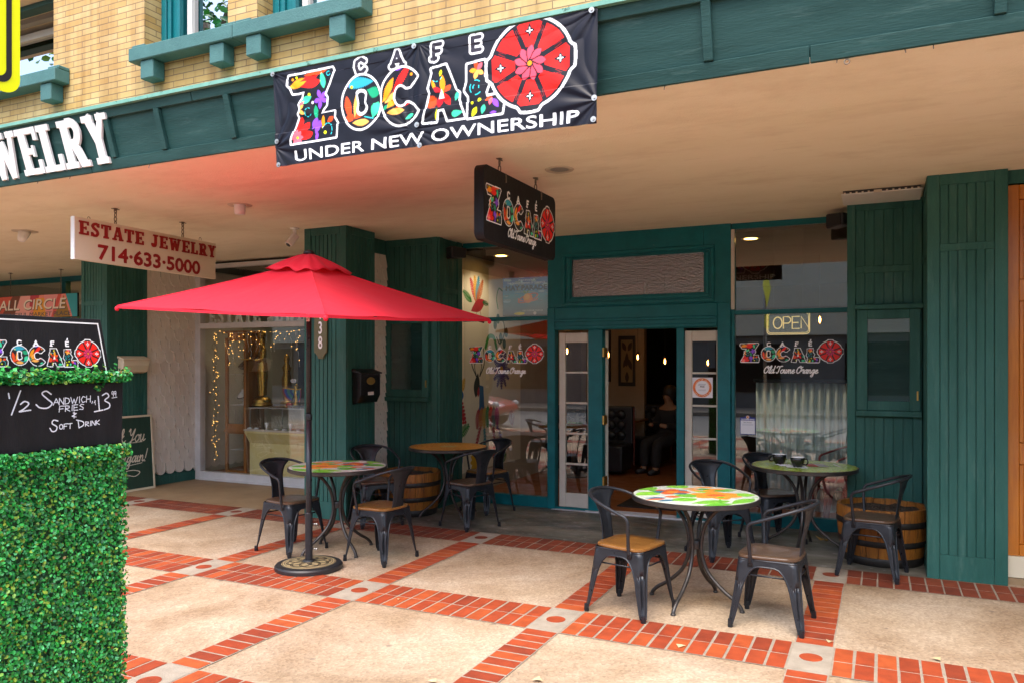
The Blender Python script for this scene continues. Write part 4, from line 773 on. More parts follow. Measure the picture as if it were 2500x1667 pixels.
# ================================================================ FURNITURE
def make_chair(name, label, seatmat, paint, group):
    t = thing(name, label, 'chair', group=group, local=True)
    # seat
    m = MB(); pts = []
    for i in range(40):
        a = 2*PI*i/40; c, s = math.cos(a), math.sin(a); e = .42
        x = .188*math.copysign(abs(c)**e, c); yv = .188*math.copysign(abs(s)**e, s); yv *= 1+.07*(x/.188); pts.append((x, yv))
    rings = [(.97, .436), (1.0, .441), (1.0, .454), (.97, .459), (.6, .456), (.2, .4545)]
    vs = [(x*k, yv*k, z) for k, z in rings for x, yv in pts]; n = 40
    fs = [(i*n+k, i*n+(k+1) % n, (i+1)*n+(k+1) % n, (i+1)*n+k) for i in range(5) for k in range(n)]+[tuple(reversed(range(n))), tuple(5*n+k for k in range(n))]
    m.add(vs, fs); autosmooth(m.build('seat', seatmat, t), 50)
    # pressed-steel apron running down into four legs
    NS, NR = 30, 12; rc = .035
    def per(s, side, z):
        hw = .178+(.437-z)*.115; s = max(-1, min(1, s)); L = hw-rc
        if abs(s) < .9: u, o = s/.9*L, hw
        else:
            q = (abs(s)-.9)/.1*PI/4; u = math.copysign(L+rc*math.sin(q), s); o = L+rc*math.cos(q)
        dent = max(0, 1-(1-abs(s))/.05)*max(0, min(1, (.30-z)/.06))*max(0, min(1, (z-.05)/.05))
        k = 1-.06*dent; p = Vector((o*k, u*k)); a = side*PI/2
        return (p.x*math.cos(a)-p.y*math.sin(a), p.x*math.sin(a)+p.y*math.cos(a), z)
    def zlow(s):
        a = abs(s)
        if a < .78: return .392-.12*(a/.78)**4.5
        return max(0, .272*(1-((a-.78)/.165))**1.0) if a < .945 else 0
    ap = MB(); lg = [MB() for _ in range(4)]
    ss = [math.copysign(abs(q)**.62, q) for q in np.linspace(-1, 1, NS+1)]
    ss = sorted(set([-1, -.985, -.965, -.945, -.93, -.915, -.9, -.88, -.85, -.82, -.79, -.74, -.68, -.6, -.45, -.3, -.15, 0]+[1, .985, .965, .945, .93, .915, .9, .88, .85, .82, .79, .74, .68, .6, .45, .3, .15]))
    for side in range(4):
        for a, b in zip(ss[:-1], ss[1:]):
            for r in range(NR):
                q = []
                for s_, rr in ((a, r), (b, r), (b, r+1), (a, r+1)):
                    zl = zlow(s_); z = .437+(zl-.437)*(rr/NR); q.append(per(s_, side, z))
                zc = sum(p[2] for p in q)/4
                tgt = ap if zc > .275 else lg[(side if a < 0 else side+1) % 4]
                tgt.add(q, [(3, 2, 1, 0)])
    rim = []
    for side in range(4):                                            # rolled edge round each arch
        pth = [per(s_, side, zlow(s_)) for s_ in ss if abs(s_) <= .93]
        ap.tube(pth, .0042, 6)
    for side in range(4):
        p = [per(s_, side, .43) for s_ in ss]; ap.tube(p, .004, 6)
    for m, nm in [(ap, 'apron')]+[(q, 'leg') for q in lg]:
        if nm == 'leg':
            c = np.mean([v for v in m.v if v[2] < .02], 0); m.lathe([(.013, 0), (.015, .004), (.014, .05)], 12, (c[0]*.985, c[1]*.985, 0))
        o = m.build(nm, paint, t, solid=.003); weld(o); autosmooth(o, 55)
    m = MB(); h = .178+(.437-.335)*.115-.012
    for a, b in (((-h, -h), (h, -h)), ((h, -h), (h, h)), ((h, h), (-h, h)), ((-h, h), (-h, -h))): m.tube([(a[0], a[1], .335), (b[0], b[1], .335)], .0055, 6)
    m.build('stretcher', paint, t, smooth=True)
    # arm hoop
    half = [(.098, .190, .415), (.096, .200, .46), (.105, .222, .60), (.104, .226, .636), (.085, .231, .664), (.04, .234, .681), (-.08, .228, .725), (-.17, .2, .757), (-.235, .14, .778), (-.268, .06, .788), (-.272, 0, .79)]
    path = half+[(x, -y_, z) for x, y_, z in reversed(half[:-1])]
    m = MB(); m.tube(cr(path, 5), .0112, 10)
    for s in (1, -1):
        m.box((.082, s*.188-.004, .39), (.112, s*.188+.004, .437))
        for z in (.40, .42): m.lathe([(.005, -.001), (.005, .001)], 8, (.097, s*.196, z))
    m.build('arm_hoop', paint, t, smooth=True)
    # back splat
    m = MB(); nz, ny = 14, 12; vs = []
    for i in range(nz+1):
        q = i/nz; z = .425+q*.362; x = -.176-.022*q-.072*q**2.4+.0; w = .078-.012*math.sin(PI*min(q/.7, 1))+.085*max(0, (q-.55)/.45)**2.2
        for k in range(ny+1):
            u = -1+2*k/ny; xx = x+.045*(abs(u)**2)*q**2*(w/.15)-.006*(1 if (abs(u) < .62 and .14 < q < .8) else 0)
            vs.append((xx, u*w, z-.022*(u*u)*max(0, (q-.75)/.25)))
    m.add(vs, [(i*(ny+1)+k, i*(ny+1)+k+1, (i+1)*(ny+1)+k+1, (i+1)*(ny+1)+k) for i in range(nz) for k in range(ny)])
    o = m.build('backrest', paint, t, solid=.0035); autosmooth(o, 60)
    return t
def weld(o):
    import bmesh
    b = bmesh.new(); b.from_mesh(o.data); bmesh.ops.remove_doubles(b, verts=b.verts, dist=.0004); b.to_mesh(o.data); b.free()
CG = 'black metal armchairs around the cafe tables'
ch0 = make_chair('armchair', 'black metal armchair left of the mosaic table under the red umbrella', M['seat_dark'], M['gun'], CG)
ch1 = make_chair('armchair', 'black metal armchair with honey coloured seat right of the umbrella table', M['seat'], M['gun'], CG)
def put(o, x, y, d): o.location = (x, y, 0); o.rotation_euler = (0, 0, R(d))
put(ch0, -4.75, 5.48, -8); put(ch1, -3.845, 5.555, 174)
for src, x, y, d, lab in ((ch0, -4.74, 6.74, -35, 'black metal armchair behind the umbrella table, between pier and left barrel'),
                          (ch0, -3.80, 7.05, 158, 'black metal armchair with its back to the door, beside the gold topped table'),
                          (ch1, -4.02, 7.88, -110, 'black metal armchair behind the gold topped table against the window'),
                          (ch1, -1.53, 5.12, -13, 'black metal armchair with shiny golden brown seat left of the bright flower mosaic table'),
                          (ch0, -.63, 5.24, 175, 'black metal armchair with wide grained seat, nearest the camera at the flower mosaic table'),
                          (ch0, -1.26, 6.90, -48, 'black metal armchair mostly hidden behind the bright flower mosaic table'),
                          (ch0, -.93, 7.68, -50, 'black metal armchair behind the green table against the right window'),
                          (ch0, -.07, 6.78, 170, 'black metal armchair in front of the right barrel planter')):
    c = copy_tree(src); c['label'] = lab; put(c, x, y, d)
mc = make_chair('inside_chair', 'maroon metal armchair inside the right window by the corrugated counter', M['maroon'], M['maroon'], None); put(mc, -.42, 8.95, 205)
# ---- tables
RT = .432
def mosaic_flowers(seed, mirror=False):
    A = Art(2, 2, 110, ss=2, bg=hx('d2d8cc')); G = [hx('74c41c'), hx('5cb418'), hx('88d424')]; O_ = hx('f89c08'); D = hx('e06010'); Bl = hx('146c90')
    t = lambda x, y: ((1+x) if not mirror else (1-x), 1-y)
    def pe(x0, y0, x1, y1, w, c): A.petal(*t(x0-(x1-x0)*.06, y0-(y1-y0)*.06), *t(x1, y1), w*1.18, c)
    for q in ((-.95, .1, -.5, .35, .3), (-.6, .55, -.2, .2, .3), (-.35, -.05, .05, -.05, .3), (-.55, -.45, -.1, -.35, .28), (-.3, -.75, .35, -.6, .26), (.1, .3, .5, .28, .2), (.2, .62, .75, .25, .2), (.55, -.05, .98, -.12, .28), (.3, -.85, .8, -.45, .22), (-.2, .85, .2, .9, .3), (-.75, .6, -.4, .85, .25), (-.2, -.95, .3, -.85, .18), (.62, .52, .85, .35, .12)): pe(*q, random.choice(G))
    for q in ((-.1, .02, -.35, .1), (-.3, -.3, -.55, -.5), (.3, -.3, .1, -.85), (.5, -.1, .9, -.35)): A.stroke([t(q[0], q[1]), t(q[2], q[3])], .035, G[1])
    for a in (15, 75, 150, 205, 270, 330): pe(.32, -.08, .32+.42*math.cos(R(a)), -.08+.42*math.sin(R(a)), .26, O_)
    A.ell(*t(.32, -.08), .15, .1, D); A.ell(*t(.32, -.28), .07, .05, G[0])
    for a, c in ((20, Bl), (70, D), (130, D), (175, Bl), (230, D), (300, Bl), (345, D)): pe(-.28, .35, -.28+.32*math.cos(R(a)), .35+.3*math.sin(R(a)), .2, c)
    A.ell(*t(-.28, .33), .16, .11, D); A.ell(*t(-.28, .33), .1, .06, O_)
    for q, c in (((-.9, -.22, -.55, -.2, .13), Bl), ((-.92, -.36, -.6, -.28, .12), D), ((-.78, -.5, -.5, -.4, .12), Bl), ((-.55, -.12, -.3, -.12, .17), D)): pe(*q, c)
    for q in ((.0, .6, .3, .62), (.25, .78, .6, .7), (.4, .5, .72, .5), (.05, .45, .25, .4), (.25, .35, .5, .42)): pe(*q, .13, O_)
    return A
def tiles(A, grout, cell, jit=.16, square=False):
    """break the painted field into small tiles with grout between"""
    C, Al = A.finish(); H, Wd = Al.shape; B_ = Art(2, 2, H/2, ss=1); g = np.random.default_rng(3)
    Y, X = np.mgrid[0:H, 0:Wd]; n = int(Wd/cell)+3
    best = np.full((H, Wd), 1e9); sec = np.full((H, Wd), 1e9); idx = np.zeros((H, Wd), int); offs = g.uniform(-.5, .5, (n, n, 2))*(0 if square else .8)
    ci, cj = (X/cell).astype(int), (Y/cell).astype(int); val = g.uniform(1-jit, 1+jit, n*n)
    for di in (-1, 0, 1):
        for dj in (-1, 0, 1):
            i, j = np.clip(ci+di, 0, n-1), np.clip(cj+dj, 0, n-1); d = np.hypot((i+.5+offs[i, j, 0])*cell-X, (j+.5+offs[i, j, 1])*cell-Y)
            cl = d < best; sec = np.where(cl, best, np.minimum(sec, d)); idx = np.where(cl, i*n+j, idx); best = np.where(cl, d, best)
    out = C*val[idx][..., None]; gm = (sec-best) < cell*.13; out[gm] = out[gm]*.72+np.array(grout)*.22
    B_.rgb = out.astype(np.float32); r = np.hypot(X-H/2+.5, Y-Wd/2+.5); B_.a = (r <= H/2-.5).astype(np.float32); B_.H, B_.W, B_.ss = H, Wd, 1
    return B_
M['mosaic_gloss'] = mat('glossy_mosaic_tile', (1, 1, 1), None, attr='Col', rough=.13, bump=.3, bscale=90)
def make_table(label, art, mt='mosaic'):
    t = thing('cafe_table', label, 'table', group='round mosaic topped cafe tables', local=True)
    m = MB(); m.lathe([(.30, .714), (RT-.006, .714), (RT, .719), (RT, .744), (RT-.004, .7475), (RT-.012, .746)], 64, cap1=False); m.lathe([(RT-.012, .746), (.0001, .746)], 64, cap0=False, cap1=False)
    o = autosmooth(m.build('tabletop', M['iron'], t), 40)
    rr = RT-.010; artmesh(art, 'mosaic', lambda u, v: ((u*2-1)*rr, (v*2-1)*rr, .7484), M[mt], o, thr=.3)
    for k in range(4):
        a = PI/4+k*PI/2; p = [(.30, .708), (.25, .703), (.155, .655), (.075, .55), (.046, .43), (.052, .33), (.10, .22), (.2, .125), (.285, .07), (.325, .03), (.335, .003)]
        m = MB(); m.tube([(r*math.cos(a), r*math.sin(a), z) for r, z in cr(p, 5)], .0135, 10); m.lathe([(.017, 0), (.018, .006), (.014, .016)], 10, (.335*math.cos(a), .335*math.sin(a), 0)); m.build('leg', M['iron'], t, smooth=True)
    m = MB(); m.lathe([(.036, .38), (.038, .385), (.038, .43), (.036, .435)], 20); autosmooth(m.build('leg_collar', M['iron'], t))
    return t
tb = make_table('round table with faded flower mosaic top beneath the red umbrella', tiles(mosaic_flowers(1, True), hx('b8b8b0'), 5.0)); put(tb, -4.36, 5.63, 20)
tb = make_table('round table with bright white, green and orange flower mosaic top, nearest the camera', tiles(mosaic_flowers(2), hx('cfd4d0'), 4.2)); put(tb, -1.165, 5.44, 32)
A = Art(2, 2, 110, ss=2, bg=hx('c8872a'))
for r in np.arange(.05, 1.0, .055):
    n = max(6, int(r*2*PI/.075))
    for k in range(n): a = 2*PI*(k+.5*(int(r/.055) % 2))/n; A.ell(1+r*math.cos(a), 1+r*math.sin(a), .03, .024, random.choice([hx('e8b050'), hx('d89838'), hx('f0c068')]))
A.ell(1, 1, .22, .22, hx('c8b070'))
for k in range(30): A.ell(1+random.uniform(-.2, .2), 1+random.uniform(-.2, .2), .02, .02, hx('e0cc90'))
B_ = A.finish(); A2 = Art(2, 2, 110, ss=1); A2.rgb = B_[0].astype(np.float32); yy, xx = np.mgrid[0:220, 0:220]; A2.a = (np.hypot(xx-109.5, yy-109.5) < 109.5).astype(np.float32)
tb = make_table('round table with gold beaded mosaic top in front of the left window', A2); put(tb, -4.31, 7.50, 10)
A = Art(2, 2, 110, ss=1, bg=hx('a4c438'))
for i in range(-18, 18):
    for j in range(-18, 18): A.ell(1+i*.056+(j % 2)*.028, 1+j*.056, .024, .024, random.choice([hx('b8d848'), hx('c8e25c'), hx('a2c638'), hx('d0e670')]))
for k in range(36): a = k*PI/18; A.ell(1+.96*math.cos(a), 1+.96*math.sin(a), .05, .03, hx('c8b430'), rot=math.degrees(a))
C_, _ = A.finish(); A2 = Art(2, 2, 110, ss=1); A2.rgb = C_.astype(np.float32); A2.a = (np.hypot(xx-109.5, yy-109.5) < 109.5).astype(np.float32)
tb = make_table('round table with green tiled top carrying two black cups', A2, 'mosaic_gloss'); put(tb, -.63, 7.42, 40); tb.scale = (1.05, 1.05, 1.0)
# ---- cups, napkins and papers on the green table
def cup(x, y, rz, lab):
    t = thing('cup', lab, 'cup', (x, y, .7486), R(rz), group='black coffee cups on the green table', local=True)
    m = MB(); m.lathe([(.028, 0), (.030, .004), (.044, .02), (.052, .045), (.055, .068), (.053, .069)], 28, cap1=False); o = m.build('cup_body', M['cupblack'], t, smooth=True)
    m = MB(); m.lathe([(.053, .0692), (.050, .045), (.042, .02), (.02, .01), (.0001, .01)], 28, cap0=False, cap1=False); m.build('cup_inside', M['porcelain'], t, smooth=True)
    m = MB(); m.tube(cr([(.05, 0, .058), (.074, 0, .06), (.083, 0, .043), (.07, 0, .024), (.047, 0, .024)], 5), .0055, 8); m.build('cup_handle', M['cupblack'], t, smooth=True); t.scale = (1.12, 1.12, 1.3)
cup(-.835, 7.43, 200, 'left black cup, standing a little behind the napkin'); cup(-.665, 7.26, -20, 'right black cup, standing on the crumpled white napkin')
def sheet(name, lab, cat, x, y, w, h, rz, m_, crumple=.0, z=.7488, grp=None, n=8):
    g = np.random.default_rng(int(abs(x*1000))+3); m = MB(); c, s = math.cos(R(rz)), math.sin(R(rz)); vs = []
    for i in range(n+1):
        for j in range(n+1):
            u, v = (i/n-.5)*w, (j/n-.5)*h; vs.append((u*c-v*s, u*s+v*c, .0006+abs(g.normal(0, 1))*crumple))
    m.add([(a+x, b+y, e+z) for a, b, e in vs], [(i*(n+1)+j, (i+1)*(n+1)+j, (i+1)*(n+1)+j+1, i*(n+1)+j+1) for i in range(n) for j in range(n)])
    o = m.build(name, m_, smooth=False, solid=.0008); tag(o, lab, cat, grp); return o
sheet('napkin', 'crumpled white paper napkin under the right cup', 'napkin', -.675, 7.27, .17, .14, 15, M['paper'], .006)
sheet('napkin', 'folded white napkin lying between the two cups', 'napkin', -.79, 7.36, .12, .1, 40, M['paper'], .005)
A = Art(30, 20, 4, bg=hx('c8c8cc')); A.poly([(0, 0), (9, 0), (9, 20), (0, 20)], hx('b04038'))
for k in range(7): A.stroke([(11, 3+k*2.2), (27-(k % 3)*3, 3+k*2.2)], .6, hx('6a6a78'))
o = artmesh(A, 'menu_sheet', lambda u, v: (-.48+(u-.5)*.28*.9-(v-.5)*.07, 7.50+(u-.5)*.1+(v-.5)*.19, .7496+.002*np.sin(u*6)), M['art']); tag(o, 'printed menu sheets lying flat at the back of the green table', 'menu')
m = MB()
for k in range(9):
    a = R(-60+k*32); m.add([(-.49, 7.86, .012), (-.49+.035*math.cos(a-.3), 7.86+.035*math.sin(a-.3), .02), (-.49+.075*math.cos(a), 7.86+.06*math.sin(a), .03+.02*math.sin(k)), (-.49+.035*math.cos(a+.3), 7.86+.035*math.sin(a+.3), .008)], [(0, 1, 2, 3)])
tag(m.build('fallen_leaf', mat('dry_leaf', (.34, .2, .05), (.45, .28, .08), 20, .8), solid=.001), 'curled dry brown leaf on the floor beneath the green table', 'leaf')
for (x, y, s) in ((-1.06, 4.55, .035), (-.33, 4.05, .03), (-.28, 5.0, .03), (.28, 4.96, .03), (-4.1, 4.95, .02), (-2.1, 3.5, .03), (-1.62, 3.75, .035), (-3.05, 4.62, .02)):
    m = MB(); a = random.uniform(0, 6); q = [(x+s*math.cos(a+k)*(1 if k % 2 else .5), y+s*math.sin(a+k)*(1 if k % 2 else .5), .011+random.uniform(0, .006)) for k in range(6)]; m.add(q, [(0, 1, 2, 3), (0, 3, 4, 5)])
    tag(m.build('leaf_scrap', mat('tan_leaf_scrap', (.5, .36, .18), (.62, .5, .3), 20, .8)), 'small tan scrap of dry leaf on the pavement', 'leaf', 'leaf scraps scattered on the pavement')
# ---- half barrels
def barrel(x, y, label, writing=False):
    t = thing('barrel_planter', label, 'planter', (x, y, 0), R(20), group='half barrel planters', local=True)
    rad = lambda z: .300+.052*math.sin(min(z/.50, 1)*PI*.62)
    m = MB(); n = 22
    for k in range(n):
        a0, a1 = 2*PI*k/n+.008, 2*PI*(k+1)/n-.008; vs = []; dr_ = random.uniform(-.003, .003); top = .468+random.uniform(-.004, .004)
        zz = [.012+(top-.012)*i/7 for i in range(8)]
        for z in zz:
            for rr in (rad(z)+dr_, rad(z)-.028):
                for i in range(4): a = a0+(a1-a0)*i/3; vs.append((rr*math.cos(a), rr*math.sin(a), z))
        fs = []
        for i in range(7):
            b0, b1 = i*8, (i+1)*8
            for j in range(3): fs.append((b0+j, b0+j+1, b1+j+1, b1+j)); fs.append((b0+4+j+1, b0+4+j, b1+4+j, b1+4+j+1))
            fs.append((b0+3, b0+7, b1+7, b1+3)); fs.append((b0+4, b0, b1, b1+4))
        for j in range(3): fs.append((56+j, 57+j, 61+j, 60+j)); fs.append((j+1, j, 4+j, 5+j))
        m.add(vs, fs)
    o = m.build('staves', M['barrel'], t); autosmooth(o, 35)
    for z0, z1 in ((.005, .075), (.165, .215), (.325, .375)):
        h = MB(); h.lathe([(rad(z0)+.0035, z0), (rad(z0)+.0065, z0+.002), (rad(z1)+.0065, z1-.002), (rad(z1)+.0035, z1)], 56, cap0=False, cap1=False); h.build('hoop', M['hoop'], t, smooth=True)
    m = MB(); g = np.random.default_rng(5); vs = [(0, 0, .435)]; k = 36
    for r in range(1, 7):
        for i in range(k): a = 2*PI*i/k; vs.append((.052*r*math.cos(a), .052*r*math.sin(a), .425+g.normal(0, .006)+(.015 if r < 5 else 0)))
    m.add(vs, [(0, 1+i, 1+(i+1) % k) for i in range(k)]+[(1+(r-1)*k+i, 1+r*k+i, 1+r*k+(i+1) % k, 1+(r-1)*k+(i+1) % k) for r in range(1, 6) for i in range(k)])
    m.build('soil', M['soil'], t, smooth=True)
    return t
barrel(-4.76, 7.41, 'half barrel planter of soil behind the umbrella table in the left corner'); barrel(.0, 7.32, 'half barrel planter of soil behind an armchair beside the right pier')
# ---- umbrella and its base
U = thing('patio_umbrella', 'open red square canvas umbrella over the left mosaic table', 'umbrella', (-4.187, 5.034, .05))
cor = [Vector((-5.423, 4.244, 2.103)), Vector((-3.132, 3.925, 1.955)), Vector((-2.953, 5.826, 2.022)), Vector((-5.225, 6.16, 2.15))]; apx = Vector((-4.187, 5.034, 2.475))
m = MB(); n = 14
for k in range(4):
    a, b = cor[k], cor[(k+1) % 4]; vs = []
    for i in range(n+1):
        for j in range(n+1):
            s, r = j/n, .12+.88*i/n
            p = apx.lerp(a.lerp(b, s), r); p.z -= .006*math.sin(PI*s)*r+.012*math.sin(PI*r)
            e = a.lerp(b, s)-apx; p -= Vector((e.x, e.y, 0))*.06*math.sin(PI*s)*r**2
            p.z += (.006*math.sin(11*s+4*r+k)+.004*math.sin(26*s*(1-r*.4)+7*r+2*k))*math.sin(PI*s)*(.4+.6*r)+.012*math.sin(PI*s)*math.sin(PI*min(r*1.3, 1))*-1
            vs.append(p)
    m.add(vs, [(i*(n+1)+j, (i+1)*(n+1)+j, (i+1)*(n+1)+j+1, i*(n+1)+j+1) for i in range(n) for j in range(n)])
o = m.build('canopy', M['umb'], U); weld(o); autosmooth(o, 12)
m = MB()
for k in range(4):
    P = []
    for i in range(n+1): r = .12+.88*i/n; p = apx.lerp(cor[k], r); p.z += -.012*math.sin(PI*r)+.001; P.append(p)
    m.tube(P, .0045, 5)
m.build('canopy_seam', M['umb'], U, smooth=True)
m = MB()
for k in range(4):
    a, b = cor[k], cor[(k+1) % 4]
    P = []
    for j in range(n+1):
        s = j/n; p = a.lerp(b, s); p.z -= .006*math.sin(PI*s); e = p-apx; p -= Vector((e.x, e.y, 0))*.06*math.sin(PI*s); P.append(p)
    for p, q in zip(P[:-1], P[1:]): m.add([p, q, q-Vector((0, 0, .020)), p-Vector((0, 0, .020))], [(3, 2, 1, 0)])
o = m.build('canopy_hem', M['umb'], U, solid=.004)
m = MB(); n = 48; vs = []
rings = [(.0, .055), (.3, .045), (.6, .022), (.85, -.005), (1.0, -.028)]
for q, dz in rings:
    for i in range(n):
        s = i/n*4; k = int(s) % 4; e = cor[k].lerp(cor[(k+1) % 4], s-int(s))-apx; e.z = e.z*.9; p = apx+e*(.005+.225*q)*(1+.05*math.sin(i*.9)*q); p.z += dz*.75+.03+.014*q*math.sin(i*1.3+.6)+.008*q*math.sin(i*.45); vs.append(p)
m.add(vs, [(i*n+j, i*n+(j+1) % n, (i+1)*n+(j+1) % n, (i+1)*n+j) for i in range(len(rings)-1) for j in range(n)])
m.build('vent_flap', M['umb'], U, smooth=True, solid=.003)
m = MB(); m.lathe([(.045, .0), (.042, .018), (.02, .03), (.002, .033)], 20, (-4.187, 5.034, 2.535)); m.build('finial', M['black'], U, smooth=True)
for k in range(8):
    e = cor[k//2] if k % 2 == 0 else cor[k//2].lerp(cor[(k//2+1) % 4], .5)-Vector((0, 0, .045))
    top = apx-Vector((0, 0, .09)); end = e-Vector((0, 0, .045)); end = end.lerp(apx, .03 if k % 2 == 0 else .14)
    m = MB(); m.tube([top, end], .008, 6); m.tube([Vector((-4.187, 5.034, 2.02)), top.lerp(end, .5)], .007, 6); m.build('rib', M['black'], U)
for k in range(4):
    m = MB(); m.lathe([(.002, -.022), (.014, -.016), (.017, 0), (.012, .012), (.002, .016)], 12, tuple(cor[k]-Vector((0, 0, .02)))); m.build('rib_tip', M['umb'], U, smooth=True)
x, y = -4.187, 5.034; m = MB(); m.tube([(x, y, .1), (x, y, 1.25)], .0235, 18); m.tube([(x, y, 1.22), (x, y, 2.5)], .021, 18); m.lathe([(.0255, 1.2), (.027, 1.205), (.027, 1.245), (.0255, 1.25)], 18, (x, y, 0)); m.build('pole', M['gun'], U, smooth=True)
A = Art(10, 14, 5, bg=hx('d8d8d4'))
for k in range(6): A.stroke([(1.5, 2+k*2), (8-(k % 3), 2+k*2)], .8, hx('555a60'))
artmesh(A, 'pole_label', lambda u, v: (x+.0225*np.sin((u-.5)*1.7+.2), y-.0225*np.cos((u-.5)*1.7+.2), 1.99+v*.085), M['art'], U)
Bs = thing('umbrella_base', 'round dark cast base with knotwork top holding the red umbrella pole', 'umbrella base', (x, y, 0))
m = MB(); m.lathe([(.262, .002), (.268, .008), (.268, .034), (.258, .046), (.20, .052), (.05, .062), (.045, .075)], 64, (x, y, 0)); autosmooth(m.build('base_plate', M['black'], Bs), 30)
A = Art(2, 2, 90, bg=None); A.ell(1, 1, .93, .93, hx('9a8a66'))
for rr in (.9, .82): A.stroke(arc(1, 1, rr, rr, 0, 360, 60), .022, hx('1a1815'))
for k in range(8):
    a = k*45; c = (1+.40*math.cos(R(a)), 1+.40*math.sin(R(a)))
    for r_ in (.36, .31): A.stroke(arc(c[0], c[1], r_, r_, a-150, a+150, 30), .035, hx('14120f'))
A.ell(1, 1, .17, .17, hx('14120f'))
def bz(u, v):
    r = np.hypot(u*2-1, v*2-1)*.23; return x+(u*2-1)*.23, y+(v*2-1)*.23, np.where(r < .2, .0535+(.2-r)/.15*.0095, .0535-(r-.2)*.105)
artmesh(A, 'knotwork', bz, mat('cast_relief', (1, 1, 1), None, attr='Col', rough=.5, bump=.4, bscale=90), Bs)
m = MB(); m.lathe([(.030, .05), (.030, .45), (.026, .455)], 24, (x, y, 0)); autosmooth(m.build('pole_sleeve', M['gun'], Bs), 30)
for z in (.16, .36):
    m = MB(); m.tube([(x+.02, y+.02, z), (x+.055, y-.0+.02, z)], .006, 8); m.lathe([(.004, -.011), (.012, -.008), (.012, .008), (.004, .011)], 10, (x+.062, y+.02, z)); m.build('clamp_knob', M['steel'], Bs, smooth=True)
# ================================================================ SIGNS
def slab3d(txt, fn, h, wid, d0, d1, m_, parent, gap=.09, fit=None, name='letter'):
    """raised letters, one mesh per character; fn(u, v, d)"""
    L, tot = slabpolys(txt, gap); kx = wid/tot; g = 0
    for ch, x0, polys in L:
        if ch == ' ': continue
        m = MB()
        for i, P in enumerate(polys):
            g = i*.0004; m.prism([(px*kx, py*h) for px, py in P], fn, d0, d1+g)
        m.build(name, m_, parent, recalc=True)
t = thing('fascia_lettering', 'big white slab serif letters WELRY fixed to the green fascia', 'sign letters', (-6.2, 4.05, 3.17))
L, tot = slabpolys('JEWELRY', .06)
# the word ends at x = -5.29; the first letters run out of the picture to the left
slab3d('JEWELRY', lambda u, v, d: (-7.27+u, 4.05-d+(3.575-3.185-v)*.294, 3.195+v), .35, 1.965, .003, .02, M['white'], t, gap=.02)
# ---- cafe banner hanging from the fascia
bn = thing('cafe_banner', 'wide black vinyl cafe banner with flower logo lashed to the fascia', 'banner', (-2.52, 4.03, 2.94))
A = Art(225, 64, 2.75, ss=2, bg=hx('100d18'))
logo(A, 11, -4.6, .283, hx('120e16'), banner=True, outl=4.8, ky=1.19, rs=1.12)
V, T = glyphs('UNDER NEW OWNERSHIP'); kx = 199/(V[:, 0].max()-V[:, 0].min()); ky = 6.7/CAPH; P = np.stack([16+(V[:, 0]-V[:, 0].min())*kx, 62-V[:, 1]*ky], 1)
A.tris(P[T], K['w'])
for q in P[T]: A.stroke(list(q), .25, K['w'], closed=True)
def wrinkle(u, v):
    d = np.zeros_like(u)
    for gx, gy, s, w in ((.5, 1, .5, 0), (0, 1, .6, 1), (1, 1, .6, 2), (0, .2, .5, 3), (1, .2, .5, 1.5), (.47, .18, .5, .7)):
        a = np.arctan2((v-gy)*.29, (u-gx)); r = np.hypot((u-gx), (v-gy)*.29); d += .0034*np.sin(a*11+w)*np.exp(-((r-.10)/.14)**2)
    d += .004*np.sin(u*23+v*5)*np.sin(v*3)+.010*np.sin(u*5.2+.6)*(1-v)**1.5+.0012*np.sin(u*60+v*14)*np.sin(v*7+u*4)
    return d
def ban(u, v):
    x = -3.65+2.262*u+.045*(1-v)*(1-u); z = 2.942+.63*v+.008*np.sin(u*PI)*(v < .5)-.006*np.sin(u*PI*2)**2*(v > .9); return x, 4.030-np.abs(wrinkle(u, v))-.012*(1-v)*(v < .35), z
artmesh(A, 'banner_cloth', ban, M['vinyl'], bn, smooth=True)
for gx, gz in ((-3.635, 3.558), (-2.54, 3.555), (-1.415, 3.555), (-3.60, 3.11), (-1.40, 3.08), (-2.52, 3.08), (-3.585, 2.955), (-2.5, 2.955), (-1.405, 2.965)):
    m = MB(); m.prism([(.016*math.cos(2*PI*k/16), .016*math.sin(2*PI*k/16)) for k in range(16)], lambda u, v, d: (gx+u, 4.012-d, gz+v), 0, .006); m.prism([(.007*math.cos(2*PI*k/10), .007*math.sin(2*PI*k/10)) for k in range(10)], lambda u, v, d: (gx+u, 4.012-d, gz+v), .0065, .012); m.build('grommet', M['steel'], bn, recalc=True)
# ---- logo art in two sizes
def smalllogo(k): A = Art(720, 172, k, ss=3); logo(A, 4, 2, 1.0); return A
L_big, L_small = smalllogo(.5), smalllogo(.36)
def oto(k, wd): A = Art(300, 68, k, ss=3); script(A, 'Old Towne Orange', 10, 44, 19, K['w'], wd, fit=268); return A
OT = oto(.8, 5.2)
def chain(x, y, z0, z1, n, axis='y', r=.0042, s=.016):
    m = MB(); p = (z1-z0)/n
    for k in range(n):
        zc = z1-(k+.5)*p; L_ = p*.62; pts = []
        for i in range(14):
            a = 2*PI*i/14; u = s*.62*math.cos(a); v = math.sin(a)*L_*.95
            pts.append((x+(u if (k % 2) else 0), y+(0 if (k % 2) else u), zc+v))
        m.tube(pts, r, 6, closed=True)
    m.lathe([(.02, -.004), (.02, 0)], 16, (x, y, z1+.004)); m.tube([(x, y, z1+.002), (x, y, z1-.02)], r, 6); m.tube([(x-.003, y-.04, z1-.004), (x+.003, y+.04, z1-.003)], .004, 6)
    return m
hs = thing('hanging_cafe_sign', 'thick black cafe sign with flower logo hanging on chains from the ceiling', 'sign', (-2.44, 5.31, ZC-.004))
pts = []
